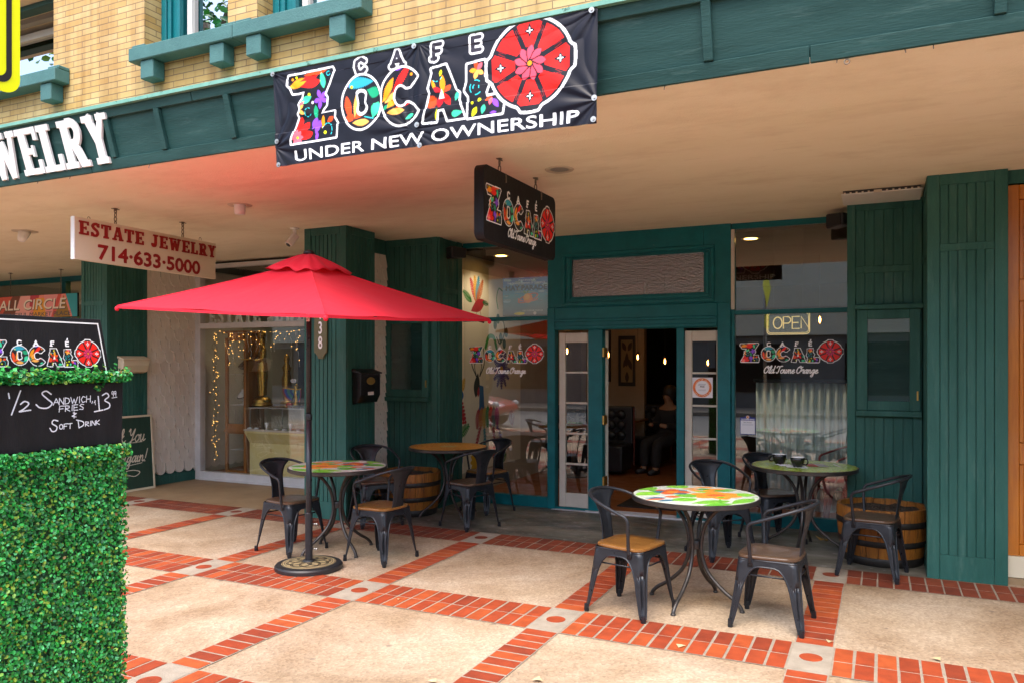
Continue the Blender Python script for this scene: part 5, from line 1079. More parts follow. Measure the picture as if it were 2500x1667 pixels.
y0, y1, z0, z1, rc = 4.67, 5.945, 2.487, 2.995, .055
for cy, cz, a0 in ((y1-rc, z1-rc, 0), (y0+rc, z1-rc, 90), (y0+rc, z0+rc, 180), (y1-rc, z0+rc, 270)): pts += arc(cy, cz, rc, rc, a0, a0+90, 8)
m = MB(); m.prism(pts, lambda u, v, d: (d, u, v), -2.485, -2.41); m.build('board', M['blackboard'], hs, bevel=.003)
artmesh(L_big, 'logo', lambda u, v: (-2.4085, 4.69+1.235*u, 2.607+.305*v), M['art'], hs)
artmesh(OT, 'lettering', lambda u, v: (-2.4085, 5.02+.56*u, 2.515+.115*v), M['art'], hs)
for yy_ in (4.98, 5.62):
    chain(-2.445, yy_, 3.0, 3.094, 2, r=.004).build('chain', M['rusty'], hs, smooth=True)
    m = MB(); m.box((-2.409, yy_+.02, 2.93), (-2.404, yy_+.035, 2.992)); m.build('hook_plate', M['rusty'], hs)
es = thing('hanging_estate_sign', 'cream hanging sign with dark red words ESTATE JEWELRY and phone number', 'sign', (-6.47, 5.44, ZC-.004))
m = MB(); m.prism([(4.63, 2.575), (6.25, 2.555), (6.25, 2.935), (4.63, 2.955)], lambda u, v, d: (d, u, v), -6.50, -6.455); m.build('panel', M['offwhite'], es, bevel=.002)
m = MB(); m.box((-6.502, 4.622, 2.575), (-6.453, 4.6295, 2.955)); m.build('panel_edge', M['white'], es)
slab3d('ESTATE JEWELRY', lambda u, v, d: (-6.455+d, 4.665+u, 2.802-u*.0135+v), .122, 1.58, .001, .009, M['red'], es, gap=.12)
V, T = glyphs('714'); 
def flat_text(txt, h, w, fn, m_, parent, name='lettering', bold=0, k=260):
    A = Art(w*1.06, h*1.5, k, ss=2); A.text(txt, w*.03, h*1.25, h, K['w'], w=w, bold=bold); A.rgb[:] = 1
    return artmesh(A, name, fn, m_, parent, thr=.45)
H_, W_ = .125, 1.17
flat_text('714·633·5000', H_, W_, lambda u, v: (-6.4535, 4.825+u*W_*1.06, 2.605-u*.022+(v*1.5-.25)*H_), M['red'], es, bold=.012)
for yy_, n_ in ((5.05, 4), (5.83, 4)): chain(-6.475, yy_, 2.94, 3.094, n_, r=.0048, s=.02).build('chain', M['rusty'], es, smooth=True)
m = MB()
for yy_ in (4.78, 6.06): m.tube(cr([(-6.478, yy_-.014, 2.945), (-6.478, yy_-.012, 2.965), (-6.478, yy_, 2.975), (-6.478, yy_+.012, 2.965), (-6.478, yy_+.014, 2.945)], 4), .0025, 6)
m.build('wire_loop', M['iron'], es)
# ---- market sign of the next shop
ms = thing('market_sign', 'colourful market sign with words CIRCLE hanging in front of the far shop', 'sign', (-11.4, 7.92, ZC))
A = Art(200, 30, 2.2, bg=hx('f09080'))
for P, c in ([[(0, 0), (110, 0), (60, 30), (0, 30)], 'd85a40'], [[(60, 0), (95, 0), (75, 30), (30, 30)], '7a3a18'], [[(78, 0), (110, 0), (96, 30), (62, 30)], 'f4b0a8'], [[(100, 0), (120, 0), (112, 18), (98, 14)], 'c83848'], [[(104, 30), (112, 4), (132, 4), (140, 30)], 'f0a820'], [[(130, 0), (170, 0), (150, 30), (134, 30)], 'f0a0a0'], [[(160, 0), (168, 0), (152, 30), (145, 30)], 'e05848'], [[(150, 30), (172, 2), (186, 30)], 'a07818'], [[(176, 0), (200, 0), (200, 30), (190, 30)], '28a8b8']): A.poly(P, hx(c))
A.text('SMALL CIRCLE', -5, 19.4, 13, hx('302018'), w=180, bold=.9, slant=.2); A.text('SMALL CIRCLE', -6, 18.6, 13, hx('f4e8d8'), w=180, bold=.6, slant=.2); A.text('A MEANINGFUL MARKET PLACE', 2, 27.8, 5, hx('303848'), w=184, bold=.15, slant=.15)
m = MB(); m.box((-13.2, 7.92, 2.36), (-10.98, 7.94, 2.72)); m.build('panel', M['blackboard'], ms)
artmesh(A, 'sign_face', lambda u, v: (-13.19+2.2*u, 7.918, 2.365+.35*v), M['art'], ms)
for xx_ in (-12.6, -11.38): chain(xx_, 7.93, 2.72, 3.094, 9, r=.003, s=.012).build('chain', M['rusty'], ms)
# ---- window decals, poster, certificate, notice, neon
def decal(name, art, x0, z0, w, h, lab, y=8.345, cat='window decal', grp=None, m_=None):
    o = artmesh(art, name, lambda u, v: (x0+w*u, y, z0+h*v), m_ or M['decal']); tag(o, lab, cat, grp); return o
decal('logo_decal', L_small, -4.515, 1.655, .99, .237, 'cafe logo decal on the left window glass')
decal('script_decal', OT, -4.30, 1.495, .58, .128, 'white handwritten style line of text below the logo on the left window')
decal('logo_decal', L_small, -1.335, 1.66, .995, .238, 'cafe logo decal on the right window glass under the OPEN sign')
decal('script_decal', OT, -1.115, 1.515, .58, .128, 'white handwritten style line of text below the logo on the right window')
A = Art(60, 46, 3.2, ss=2, bg=hx('7fb4c8'))
for k in range(46):
    c = np.array(hx('2040a0'))*(1-k/20)+np.array(hx('60a8c8'))*(k/20) if k < 20 else np.array(hx('60b0c8'))*(1-(k-20)/26)+np.array(hx('8a8068'))*((k-20)/26); A.poly([(0, k), (60, k), (60, k+1), (0, k+1)], tuple(c))
for k in range(40): A.ell(random.uniform(0, 60), random.uniform(0, 30), random.uniform(1, 5), random.uniform(.4, 1.4), tuple(np.array(hx('a8d0e0'))*random.uniform(.4, 1)))
A.ell(33, 25, 14, 4.6, hx('d87a48'), rot=-18); A.ell(33, 25, 11.6, 3.2, hx('5a90a8'), rot=-18); A.ell(33, 25, 6, 5.8, hx('f0a010')); A.ell(31.5, 23.5, 3.8, 3.6, hx('f8c030')); A.stroke(arc(33, 25, 12.8, 3.9, 10, 175, 20), 1.2, hx('e88a58')); A.petal(31, 20, 27, 16, 2.4, hx('4a9a30')); A.petal(31, 20, 34, 15.5, 2, hx('4a9a30'))
A.text('PROUD SPONSOR OF', 21, 4.6, 1.9, hx('e8eef4'), w=21); A.text('THE ORANGE CHAMBER OF COMMERCE', 6, 8.2, 2.1, hx('e8eef4'), w=49); A.text('MAY PARADE', 4, 15.2, 5.0, hx('181c28'), w=53, bold=.9); A.text('COME TO THE PARADE', 16, 18.4, 1.6, hx('d8d0a0'), w=26)
A.text('OLD TOWNE ORANGE', 26, 40.4, 1.5, hx('f0ece0'), w=26); A.ell(22, 43, 7, 1.7, hx('e8d810')); A.ell(42, 43, 2, 2, hx('d8d0c0'))
decal('parade_poster', A, -4.06, 2.207, .59, .455, 'blue parade poster with orange ringed planet in the left window', y=8.362, cat='poster', m_=M['art'])
A = Art(44, 42, 3, bg=hx('e4e4ea')); 
A.ell(22, 21, 20, 20, hx('e07838')); A.ell(22, 21, 14.5, 14.5, hx('e8e8ee'))
def ringtext(A, txt, cx, cy, r, a0, a1, h, col, flip=False):
    n = len(txt)
    for i, c in enumerate(txt):
        if c == ' ': continue
        a = a0+(a1-a0)*i/(n-1); s = -1 if flip else 1
        A.text(c, cx+(r+(h*.9 if flip else 0))*math.sin(R(a)), cy-(r+(h*.9 if flip else 0))*math.cos(R(a)), h, col, rot=-a+(180 if flip else 0), center=True)
ringtext(A, 'COUNTY OF ORANGE', 22, 21, 15.4, -88, 88, 3.4, hx('f4e0d0')); ringtext(A, 'CALIFORNIA', 22, 21, 15.2, 232, 128, 3.4, hx('f4e0d0'), True)
A.text('PASS', 17.5, 20.5, 3, hx('40444c'), w=9, bold=.3)
for k in range(5): A.stroke([(14-(1 if k == 2 else 0), 13.5+k*1.4 if k < 3 else 20+k*1.8), (30-(k % 3), 13.5+k*1.4 if k < 3 else 20+k*1.8)], .5, hx('9098a8'))
decal('inspection_certificate', A, -1.822, 1.297, .218, .212, 'white certificate with round orange county seal in the right side light', y=8.342, cat='certificate', m_=M['art'])
A = Art(30, 38, 3.4)
A.poly([(1, 6), (29, 6), (29, 37), (1, 37)], hx('e6e8ee')); A.poly([(1, 5), (8, 5), (11, 2), (19, 2), (22, 5), (29, 5), (29, 11), (1, 11)], hx('28348a')); A.ell(15, 4.5, 3, 3, hx('e8c8b0')); A.ell(15, 4.5, 1.6, 1.6, hx('d8803a')); A.stroke([(1, 6), (1, 37), (29, 37), (29, 6)], 1.2, hx('28348a'))
A.text('OLD TOWNE ORANGE', 2.6, 10, 2.4, hx('f0f0f4'), w=25, bold=.2); A.text('Plaza Directory', 7, 15.6, 2.2, hx('50586a'), w=16)
for k in range(2): A.stroke([(5, 18+k*1.8), (25, 18+k*1.8)], .5, hx('9aa2b4'))
decal('plaza_notice', A, -1.328, .925, .158, .205, 'small white notice with blue scalloped heading low on the right window', cat='notice')
ns = thing('open_sign', 'yellow neon OPEN sign with added glow in a rounded outline inside the right window', 'neon sign', (-.86, 8.40, 1.94))
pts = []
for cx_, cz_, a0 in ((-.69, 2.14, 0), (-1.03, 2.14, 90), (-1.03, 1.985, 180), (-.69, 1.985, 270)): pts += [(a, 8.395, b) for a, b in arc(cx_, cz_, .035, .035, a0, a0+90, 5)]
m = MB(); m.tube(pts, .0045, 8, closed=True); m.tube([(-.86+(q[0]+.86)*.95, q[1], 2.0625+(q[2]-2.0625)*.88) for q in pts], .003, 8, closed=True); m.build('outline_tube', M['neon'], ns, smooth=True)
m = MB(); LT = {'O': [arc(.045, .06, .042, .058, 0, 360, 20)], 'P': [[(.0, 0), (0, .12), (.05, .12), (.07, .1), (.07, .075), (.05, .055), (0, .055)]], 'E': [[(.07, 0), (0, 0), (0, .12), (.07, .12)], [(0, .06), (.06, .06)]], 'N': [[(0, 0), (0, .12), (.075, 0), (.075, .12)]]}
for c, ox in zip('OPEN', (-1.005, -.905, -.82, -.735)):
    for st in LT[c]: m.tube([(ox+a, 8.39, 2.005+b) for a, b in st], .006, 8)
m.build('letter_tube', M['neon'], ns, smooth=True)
m = MB(); m.box((-1.05, 8.405, 1.96), (-.67, 8.409, 2.165)); m.build('backing', glass('clear_acrylic', base=.1, tint=(.8, .8, .75)), ns)
m = MB()
for xx_ in (-1.0, -.72): m.tube([(xx_, 8.41, 2.16), (xx_, 8.41, 3.02)], .0015, 5)
m.build('hanging_wire', M['iron'], ns)
# ---- house number, letter boxes, thank-you board
hn = thing('house_number', 'olive plaque with white numerals 138 on the pier behind the umbrella pole', 'house number', (-5.40, 6.69, 1.70))
pl = [(-5.487, 1.775), (-5.463, 1.755), (-5.445, 1.735), (-5.43, 1.705), (-5.37, 1.705), (-5.357, 1.735), (-5.34, 1.755), (-5.318, 1.775), (-5.318, 2.27), (-5.34, 2.29), (-5.37, 2.33), (-5.43, 2.33), (-5.463, 2.29), (-5.487, 2.27)]
m = MB(); m.prism(pl, lambda u, v, d: (u, d, v), 6.6985, 6.68); m.build('plaque', M['olive'], hn, bevel=.004, recalc=True)
for i, c in enumerate('138'):
    V, T = glyphs(c); k = .125/CAPH; zc = 2.165-i*.155; xs_ = (V[:, 0]-(V[:, 0].min()+V[:, 0].max())/2)*k*.62
    A = Art(.12, .16, 700, ss=2); A.text(c, .06, .14, .125, K['w'], w=float((V[:, 0].max()-V[:, 0].min())*k*.62), bold=.006, center=True); A.rgb[:] = K['w']
    artmesh(A, 'numeral', lambda u, v: (-5.463+.12*u, 6.6785, zc-.06+.16*v), M['art'], hn)
def mailbox(name, lab, x, y0, y1, z0, z1, body, lid, plate):
    t = thing(name, lab, 'mailbox', (x, (y0+y1)/2, z0))
    m = MB(); m.prism([(x, z0), (x+.07, z0+.02), (x+.11, z0+.10), (x+.11, z1-.05), (x, z1-.03)], lambda u, v, d: (u, d, v), y0, y1); m.build('box_body', body, t, bevel=.006, recalc=True)
    m = MB(); m.prism([(x, z1-.029), (x+.125, z1-.055), (x+.13, z1-.04), (x, z1)], lambda u, v, d: (u, d, v), y0-.012, y1+.012); m.build('lid', lid, t, bevel=.004, recalc=True)
    if plate:
        yc = (y0+y1)/2; m = MB(); m.prism([(.075*math.cos(2*PI*k/20), .04*math.sin(2*PI*k/20)) for k in range(20)], lambda u, v, d: (x+.111+d, yc+u, z1-.13+v), 0, .003); m.build('badge', M['brass'], t, recalc=True)
        m = MB(); m.box((x+.1105, yc-.05, z0+.10), (x+.113, yc+.05, z0+.135)); m.build('name_label', M['paper'], t)
mailbox('letter_box', 'black wall letter box with brass badge on the side of the pier', -5.078, 6.80, 7.16, 1.22, 1.60, M['cupblack'], M['black'], True)
mailbox('letter_box', 'pale cream letter box on the green pier behind the hedge', -8.869, 6.95, 7.34, 1.53, 1.755, M['offwhite'], M['offwhite'], False)
ty = thing('thank_you_board', 'dark green board with white edge reading Thank You Again leaning on the shingles', 'board', (-8.8, 6.95, 0))
ln = lambda u, v, d: (-8.78-(v*.07)+d, u, v)
m = MB(); m.prism([(6.46, 0.004), (7.45, .004), (7.45, .98), (6.46, .98)], ln, -.02, 0); m.build('board_panel', M['greenboard'], ty)
m = MB()
for q in ((6.46, .004, 7.45, .03), (6.46, .954, 7.45, .98), (6.46, .0305, 6.485, .9535), (7.425, .0305, 7.45, .9535)): m.prism([(q[0], q[1]), (q[2], q[1]), (q[2], q[3]), (q[0], q[3])], ln, .0005, .006)
m.build('edge_strip', M['offwhite'], ty, recalc=True)
A = Art(95, 90, 3.2, ss=2); c = hx('d8d4c4'); script(A, 'Thank You', 12, 30, 8.2, c, 1.5, fit=72); A.stroke([(24, 34), (52, 32), (80, 31)], 1.0, c); script(A, 'Again!', 44, 56, 7.6, c, 1.5, fit=42); A.stroke([(44, 61), (78, 58)], 1, c); A.stroke(cr([(30, 72), (58, 66), (74, 69), (66, 74), (50, 70), (34, 70)], 6), 1.1, c)
artmesh(A, 'chalk_lettering', lambda u, v: (-8.7785-.07*(.02+.92*v)+.0005, 6.48+.95*u, .03+.92*v), M['art'], ty)
# ---- street sign close to the camera (right edge in view)
sg = thing('crossing_sign', 'fluorescent yellow traffic sign with black border cut by the upper left edge', 'traffic sign', (-2.0, .9, 0))
def rrect(y0, y1, z0, z1, rc):
    o = []
    for cy, cz, a0 in ((y1-rc, z1-rc, 0), (y0+rc, z1-rc, 90), (y0+rc, z0+rc, 180), (y1-rc, z0+rc, 270)): o += arc(cy, cz, rc, rc, a0, a0+90, 8)
    return o
m = MB(); m.prism(rrect(.64, 1.283, 2.335, 2.67, .04), lambda u, v, d: (d, u, v), -2.003, -2.0); m.build('sign_plate', M['yellow'], sg)
m = MB(); a, b = rrect(.662, 1.261, 2.357, 2.648, .03), rrect(.676, 1.247, 2.371, 2.634, .022); n = len(a)
m.add([(-1.9985, *q) for q in a]+[(-1.9985, *q) for q in b], [(i, (i+1) % n, n+(i+1) % n, n+i) for i in range(n)]); m.build('border_line', M['dark'], sg)
m = MB(); m.prism([(.8, 2.49), (.95, 2.42), (.93, 2.455), (1.12, 2.565), (1.1, 2.59), (.91, 2.48), (.895, 2.515)], lambda u, v, d: (-1.998-.0005+d, u, v), 0, .0006); m.build('arrow', M['dark'], sg, recalc=True)
m = MB(); m.prism([(.35, 3.12), (.94, 2.74), (1.53, 3.12), (.94, 3.5)], lambda u, v, d: (d, u, v), -2.003, -2.0); m.build('sign_plate', M['yellow'], sg)
m = MB(); m.tube([(-2.035, .94, 0), (-2.035, .94, 3.6)], .03, 12); m.build('post', M['steel'], sg, smooth=True)
# ---- menu planter with artificial hedge
pn = thing('menu_planter', 'tall artificial hedge stand with black chalk menu and cafe logo board at the left', 'menu stand', (-2.72, 1.8, 0))
PX = -2.6
m = MB(); m.box((PX-.28, 1.585, .02), (PX-.012, 2.062, 1.36)); m.build('planter_core', mat('hedge_backing', (.02, .075, .025), (.03, .10, .035), 40, .9), pn)
m = MB(); m.prism([(1.50, 1.352), (2.057, 1.352), (2.062, 1.582), (1.50, 1.582)], lambda u, v, d: (d, u, v), PX-.30, PX); m.build('menu_panel', M['blackboard'], pn, bevel=.003)
m = MB(); m.prism([(1.50, 1.56), (2.03, 1.56), (1.993, 1.814), (1.53, 1.814)], lambda u, v, d: (PX-.015-(v-1.56)*.08+d, u, v), -.018, 0); m.build('logo_board', M['blackboard'], pn, bevel=.002)
m = MB(); bl = lambda u, v, d: (PX-.015-(v-1.56)*.08+d, u, v)
m.prism([(1.54, 1.795), (1.980, 1.795), (1.9815, 1.800), (1.54, 1.800)], bl, .0008, .0016); m.prism([(1.9765, 1.7945), (2.006, 1.60), (2.010, 1.60), (1.9815, 1.7945)], bl, .0008, .0016); m.build('chalk_border', M['paper'], pn, recalc=True)
artmesh(L_small, 'logo', lambda u, v: (PX-.0135-(.076+.105*v)*.08, 1.555+.43*u, 1.638+.105*v), M['art'], pn)
A = Art(56, 23, 13, ss=2); c = hx('dfe4ee')
_st = A.stroke
A.stroke = lambda p, w, col: _st([((q[0] if q[0] < 22 else .95*q[0]-2.0), 2.05+(q[1]-1.6)*.62) for q in p], w, col)
SF = {'A': [[(0, 0), (.4, 1), (.8, 0)], [(.15, .4), (.65, .4)]], 'N': [[(0, 0), (.05, 1), (.6, 0), (.65, 1)]], 'D': [[(0, 0), (.05, 1), (.5, .85), (.65, .45), (.45, .1), (0, 0)]], 'W': [[(0, 1), (.25, 0), (.45, .7), (.65, 0), (.95, 1)]], 'I': [[(.1, 0), (.12, 1)]], 'C': [[(.6, .85), (.3, 1), (.05, .5), (.25, .02), (.6, .15)]], 'H': [[(0, 0), (.03, 1)], [(.55, 0), (.58, 1)], [(0, .5), (.55, .52)]], ',': [[(.1, .05), (0, -.25)]], 'F': [[(0, 0), (.06, 1), (.7, 1.02)], [(0, .5), (.5, .55)]], 'R': [[(0, 0), (.04, 1), (.5, .9), (.5, .6), (.05, .45), (.6, 0)]], 'E': [[(.55, .02), (.03, 0), (.03, 1), (.55, 1)], [(.03, .5), (.45, .52)]], 'S': [[(.55, .9), (.25, 1), (.05, .75), (.5, .35), (.45, .05), (0, .08)]], 'O': [arc(.3, .5, .3, .48, 0, 360, 12)], 'T': [[(0, 1), (.7, 1.02)], [(.35, 1), (.33, 0)]], 'K': [[(0, 0), (.03, 1)], [(.55, 1), (.05, .45), (.6, 0)]]}
def hand(txt, x, y, h, w, wd=.34, dy=0):
    adv = {'I': .3, ',': .3, ' ': .45, 'W': 1.1}; tot = sum(adv.get(q, .78) for q in txt); px = 0
    for q in txt:
        for st in SF.get(q, []): A.stroke([(x+(px+a)*w/tot, y-b*h-dy*px/tot+random.uniform(-.02, .02)) for a, b in st], wd, c)
        px += adv.get(q, .78)
A.stroke([(13.2, 2.8), (13.5, 5.4)], .5, c); A.stroke([(17.2, 1.6), (14.2, 14.2)], .5, c); A.stroke(cr([(17.2, 8.8), (18.6, 7.4), (20, 8.8), (18.2, 11.6), (16.8, 12.8), (19, 12.5), (20.6, 12.3)], 4), .5, c)
A.stroke(cr([(31.4, 4), (29.5, 2.2), (28, 3.6), (30, 6.6), (31.8, 9.2), (30, 11.6), (27.2, 11.2), (25.8, 9.4)], 5), .5, c)
hand('ANDWICH,', 32.2, 10.2, 3.6, 16.4, dy=1.0); hand('FRIES', 34.5, 14.2, 3.2, 10.5, dy=.8)
A.stroke(cr([(41.2, 17.6), (39.6, 17), (41, 16), (40, 15.2), (41.4, 15.6)], 4), .32, c); A.stroke([(40.4, 14.6), (40.4, 18.2)], .3, c)
A.stroke(cr([(34, 19.2), (32.4, 18.6), (31.8, 20.4), (33.6, 22.4), (33.2, 24.6), (31.8, 24.8), (31, 23)], 5), .45, c); hand('OFT', 34.6, 24, 2.8, 5.2); 
A.stroke([(42, 19.6), (42.4, 24)], .4, c); A.stroke(cr([(41.4, 19.4), (44, 20.6), (44.2, 22.6), (42.4, 24)], 4), .4, c); hand('RINK', 45, 23.4, 2.6, 6.4, dy=.6)
A.stroke([(49.2, 8.8), (48.6, 10)], .3, c); A.stroke([(49, 8.5), (49.2, 11.2)], .25, c); A.stroke([(50.4, 6.4), (50.9, 14.6)], .52, c); A.stroke([(48.8, 15.2), (52.4, 14.5)], .48, c); A.stroke(cr([(52.2, 5.8), (54, 4.6), (55, 6.6), (53.2, 8.8), (55.2, 10.8), (55.2, 13.2), (53, 14.4)], 4), .5, c)
for ox in (56.4, 57.5): A.stroke(cr([(ox+.6, 4.9), (ox, 5.3), (ox, 3.9), (ox+.6, 3.9), (ox+.6, 6.6)], 4), .3, c)
A.stroke([(56.4, 7.6), (58.6, 7.2)], .3, c)
artmesh(A, 'chalk_menu', lambda u, v: (PX+.0008, 1.497+.56*u, 1.352+.23*v), M['art'], pn)
GREENS = [hx(q) for q in ('11602a', '1a802e', '259638', '36a645', '0e5620', '46b45a', '5cc078', '298a34', '1c7232')]+[hx('8aa83a'), hx('6f9a34'), hx('7a5a1c')]
def leaves(n, sampler, size, name, parent, pal=GREENS, m_=None, tilt=.9):
    g = np.random.default_rng(len(name)*7+n); vs, fs, cs = [], [], []
    for i in range(n):
        p, nr = sampler(g); nr = np.array(nr)+g.normal(0, tilt*.55, 3); nr /= np.linalg.norm(nr); a = g.normal(0, 1, 3); a -= nr*(a@nr); a /= np.linalg.norm(a); b = np.cross(nr, a); L_ = size*g.uniform(.65, 1.25); w = L_*.34; p = np.array(p)
        fold = nr*L_*.10; k = len(vs)
        vs += [p-a*L_*.5, p-a*L_*.12+b*w-fold*-1, p+a*L_*.28+b*w*.8+fold, p+a*L_*.5, p+a*L_*.28-b*w*.8+fold, p-a*L_*.12-b*w+fold]
        fs += [(k, k+1, k+2, k+3), (k, k+3, k+4, k+5)]; c = np.array(pal[min(int(g.exponential(3.0)), len(pal)-1)] if g.random() < .3 else pal[g.integers(0, len(pal)-1)])*g.uniform(.75, 1.25); cs += [c, c]
    me = bpy.data.meshes.new(name); me.from_pydata([tuple(v) for v in vs], [], fs); at = me.attributes.new('Col', 'FLOAT_COLOR', 'FACE'); at.data.foreach_set('color', np.array([(*c, 1) for c in cs], np.float32).ravel()); me.shade_smooth()
    return link(name, me, m_ or M['leaf'], parent)
def hedge(g):
    q = g.random(); z = g.uniform(.0, 1.335); yq = g.uniform(1.575, 2.07); bulge = abs(g.normal(0, .007))+.012*max(0, math.sin(19*yq+3*math.sin(9*z))*math.sin(15*z+2*math.sin(13*yq)))
    if q < .66: return (PX-.004+bulge, yq, z), (1, 0, .25)
    if q < .83: return (PX-g.uniform(0, .29), 2.066+bulge, z), (0, 1, .25)
    if q < .93: return (PX-g.uniform(0, .29), 1.578-bulge, z), (0, -1, .25)
    return (PX+.012+bulge, g.uniform(1.57, 2.075), 1.325+g.uniform(-.012, .018)+.012*math.sin(g.uniform(0, 6))), (1, 0, .8)
leaves(21000, hedge, .0142, 'hedge_leaves', pn, tilt=.75)
def toplv(g): return (PX+.03-abs(g.normal(0, .03)), g.uniform(1.49, 2.075), 1.585+abs(g.normal(.012, .016))), (.6, 0, .8)
leaves(2600, toplv, .0155, 'top_leaves', pn)
leaves(16, lambda g: ((PX+.006, 1.952+g.normal(0, .009), 1.567+g.normal(0, .008)), (1, 0, .2)), .015, 'leaf_sprig', pn)
# ================================================================ CEILING AND WALL FIXTURES
def downlight(x, y, lab, on=False, z=ZC, cone=False):
    t = thing('ceiling_light', lab, 'ceiling light', (x, y, z), group='round lights in the canopy ceiling')
    m = MB(); m.lathe([(.075, -.004), (.105, -.006), (.11, -.001)], 32, (x, y, z), cap0=False, cap1=False); m.lathe([(.075, -.004), (.062, .0-.001)], 32, (x, y, z), cap0=False, cap1=False)
    o = m.build('trim_ring', M['dirtmetal'], t, smooth=True, recalc=False)
    m = MB()
    if cone: m.lathe([(.052, -.001), (.05, -.05), (.046, -.085), (.03, -.088), (.0001, -.088)], 24, (x, y, z), cap0=False, cap1=False); m.build('lamp_can', M['white'], t, smooth=True)
    else: m.lathe([(.07, -.0025), (.0001, -.0025)], 24, (x, y, z), cap0=False, cap1=False); m.build('lamp', M['lampon'] if on else mat('unlit_lamp_lens', (.28, .25, .22), None, rough=.3), t)
downlight(-2.18, 5.456, 'round flush unlit ceiling light right of the hanging cafe sign')
downlight(-5.31, 5.43, 'ceiling light with stubby white can above the red umbrella', cone=True)
t = thing('ceiling_light', 'ceiling light with tilted white can near the left edge', 'ceiling light', (-8.49, 5.5, ZC), group='round lights in the canopy ceiling')
m = MB(); m.lathe([(.05, -.004), (.125, -.006), (.13, -.001)], 32, (-8.49, 5.5, ZC), cap0=False, cap1=False); m.build('trim_ring', M['dirtmetal'], t, smooth=True)
m = MB(); m.tube([(-8.49, 5.5, ZC-.002), (-8.47, 5.47, ZC-.05), (-8.44, 5.43, ZC-.105)], [.062, .055, .04], 20); m.build('lamp_can', M['white'], t, smooth=True)
for x, y, lab in ((-4.37, 8.95, 'lit yellow ceiling light inside the left cafe window'), (-1.30, 8.89, 'lit yellow ceiling light inside the right cafe window'), (-7.7, 9.1, 'added unseen ceiling light brightening the jewellery display')):  # the jewellery lamp is added, out of view, to warm the display
    t = thing('inside_light', lab, 'ceiling light', (x, y, 3.02), group='lit ceiling lights inside the shops')
    ld = bpy.data.lights.new('inside_lamp', 'SPOT'); ld.energy = 9; ld.color = (1, .8, .55); ld.spot_size = R(140); ld.spot_blend = .6; ld.shadow_soft_size = .06; lo = bpy.data.objects.new('inside_lamp', ld); COL.objects.link(lo); lo.location = (x, y, 3.005)
    m = MB(); m.lathe([(.07, -.003), (.1, -.005), (.105, -.001)], 28, (x, y, 3.02), cap0=False, cap1=False); m.build('trim_ring', M['dirtmetal'], t); m = MB(); m.lathe([(.07, -.004), (.0001, -.004)], 24, (x, y, 3.02), cap0=False, cap1=False); m.build('lamp', M['lampon'], t)
vb = thing('ceiling_vent_panel', 'flat white panel with slotted edge hanging under the ceiling by the right pier', 'ceiling panel', (0, 7.4, ZC))
m = MB(); m.box((-.31, 7.15, ZC-.034), (.30, 7.64, ZC-.027)); m.build('panel', M['white'], vb, bevel=.002)
m = MB(); m.box((-.295, 7.165, ZC-.0265), (.285, 7.62, ZC-.001)); m.build('housing', M['black'], vb)
m = MB(); m.box((-.06, 7.135, ZC-.036), (.0, 7.149, ZC-.015))
for k in range(13): m.box((-.29+k*.046, 7.1505, ZC-.0265), (-.275+k*.046, 7.1645, ZC-.016))
m.build('clip', M['dirtmetal'], vb)
sc = thing('security_camera', 'small white box camera under the ceiling beside the left pier', 'camera', (-5.68, 6.6, ZC))
m = MB(); m.lathe([(.045, -.012), (.05, 0)], 20, (-5.68, 6.6, ZC-.001)); m.tube([(-5.68, 6.6, ZC-.01), (-5.68, 6.6, ZC-.085)], .02, 12); m.build('mount', M['white'], sc, smooth=True)
ax = Vector((-.25, -.55, -.8)).normalized(); e1 = ax.cross(Vector((0, 0, 1))).normalized(); e2 = e1.cross(ax); c0 = Vector((-5.68, 6.6, ZC-.09))
m = MB(); m.prism([(-.035, -.035), (.035, -.035), (.035, .035), (-.035, .035)], lambda u, v, d: tuple(c0+e1*u+e2*v+ax*d), -.02, .12); m.build('camera_body', M['white'], sc, bevel=.006, recalc=True)
m = MB(); m.prism([(.026*math.cos(2*PI*k/16), .026*math.sin(2*PI*k/16)) for k in range(16)], lambda u, v, d: tuple(c0+e1*u+e2*v+ax*d), .1205, .128); m.build('lens', M['cupblack'], sc, recalc=True)
def speaker(x, y, z, rz, lab):
    t = thing('wall_speaker', lab, 'speaker', (x, y, z), R(rz), group='black outdoor speakers', local=True)
    m = MB(); m.prism([(-.07, -.10), (.07, -.10), (.055, .10), (-.055, .10)], lambda u, v, d: (v, d, u), -.07, .07); m.build('cabinet', M['black'], t, bevel=.012, recalc=True)
    m = MB(); m.prism([(-.055, -.085), (.055, -.085), (.055, .085), (-.055, .085)], lambda u, v, d: (v, -.0715-d, u), 0, .006); m.build('grille', M['dark'], t, recalc=True)
    m = MB(); m.tube([(0, .07, 0), (0, .12, .03), (0, .16, .05)], .012, 8); m.build('bracket', M['black'], t)
speaker(-4.46, 7.95, 2.93, 60, 'black speaker on the wing wall above the left window'); speaker(-.36, 7.95, 2.99, -40, 'black speaker at the top right corner of the right window')
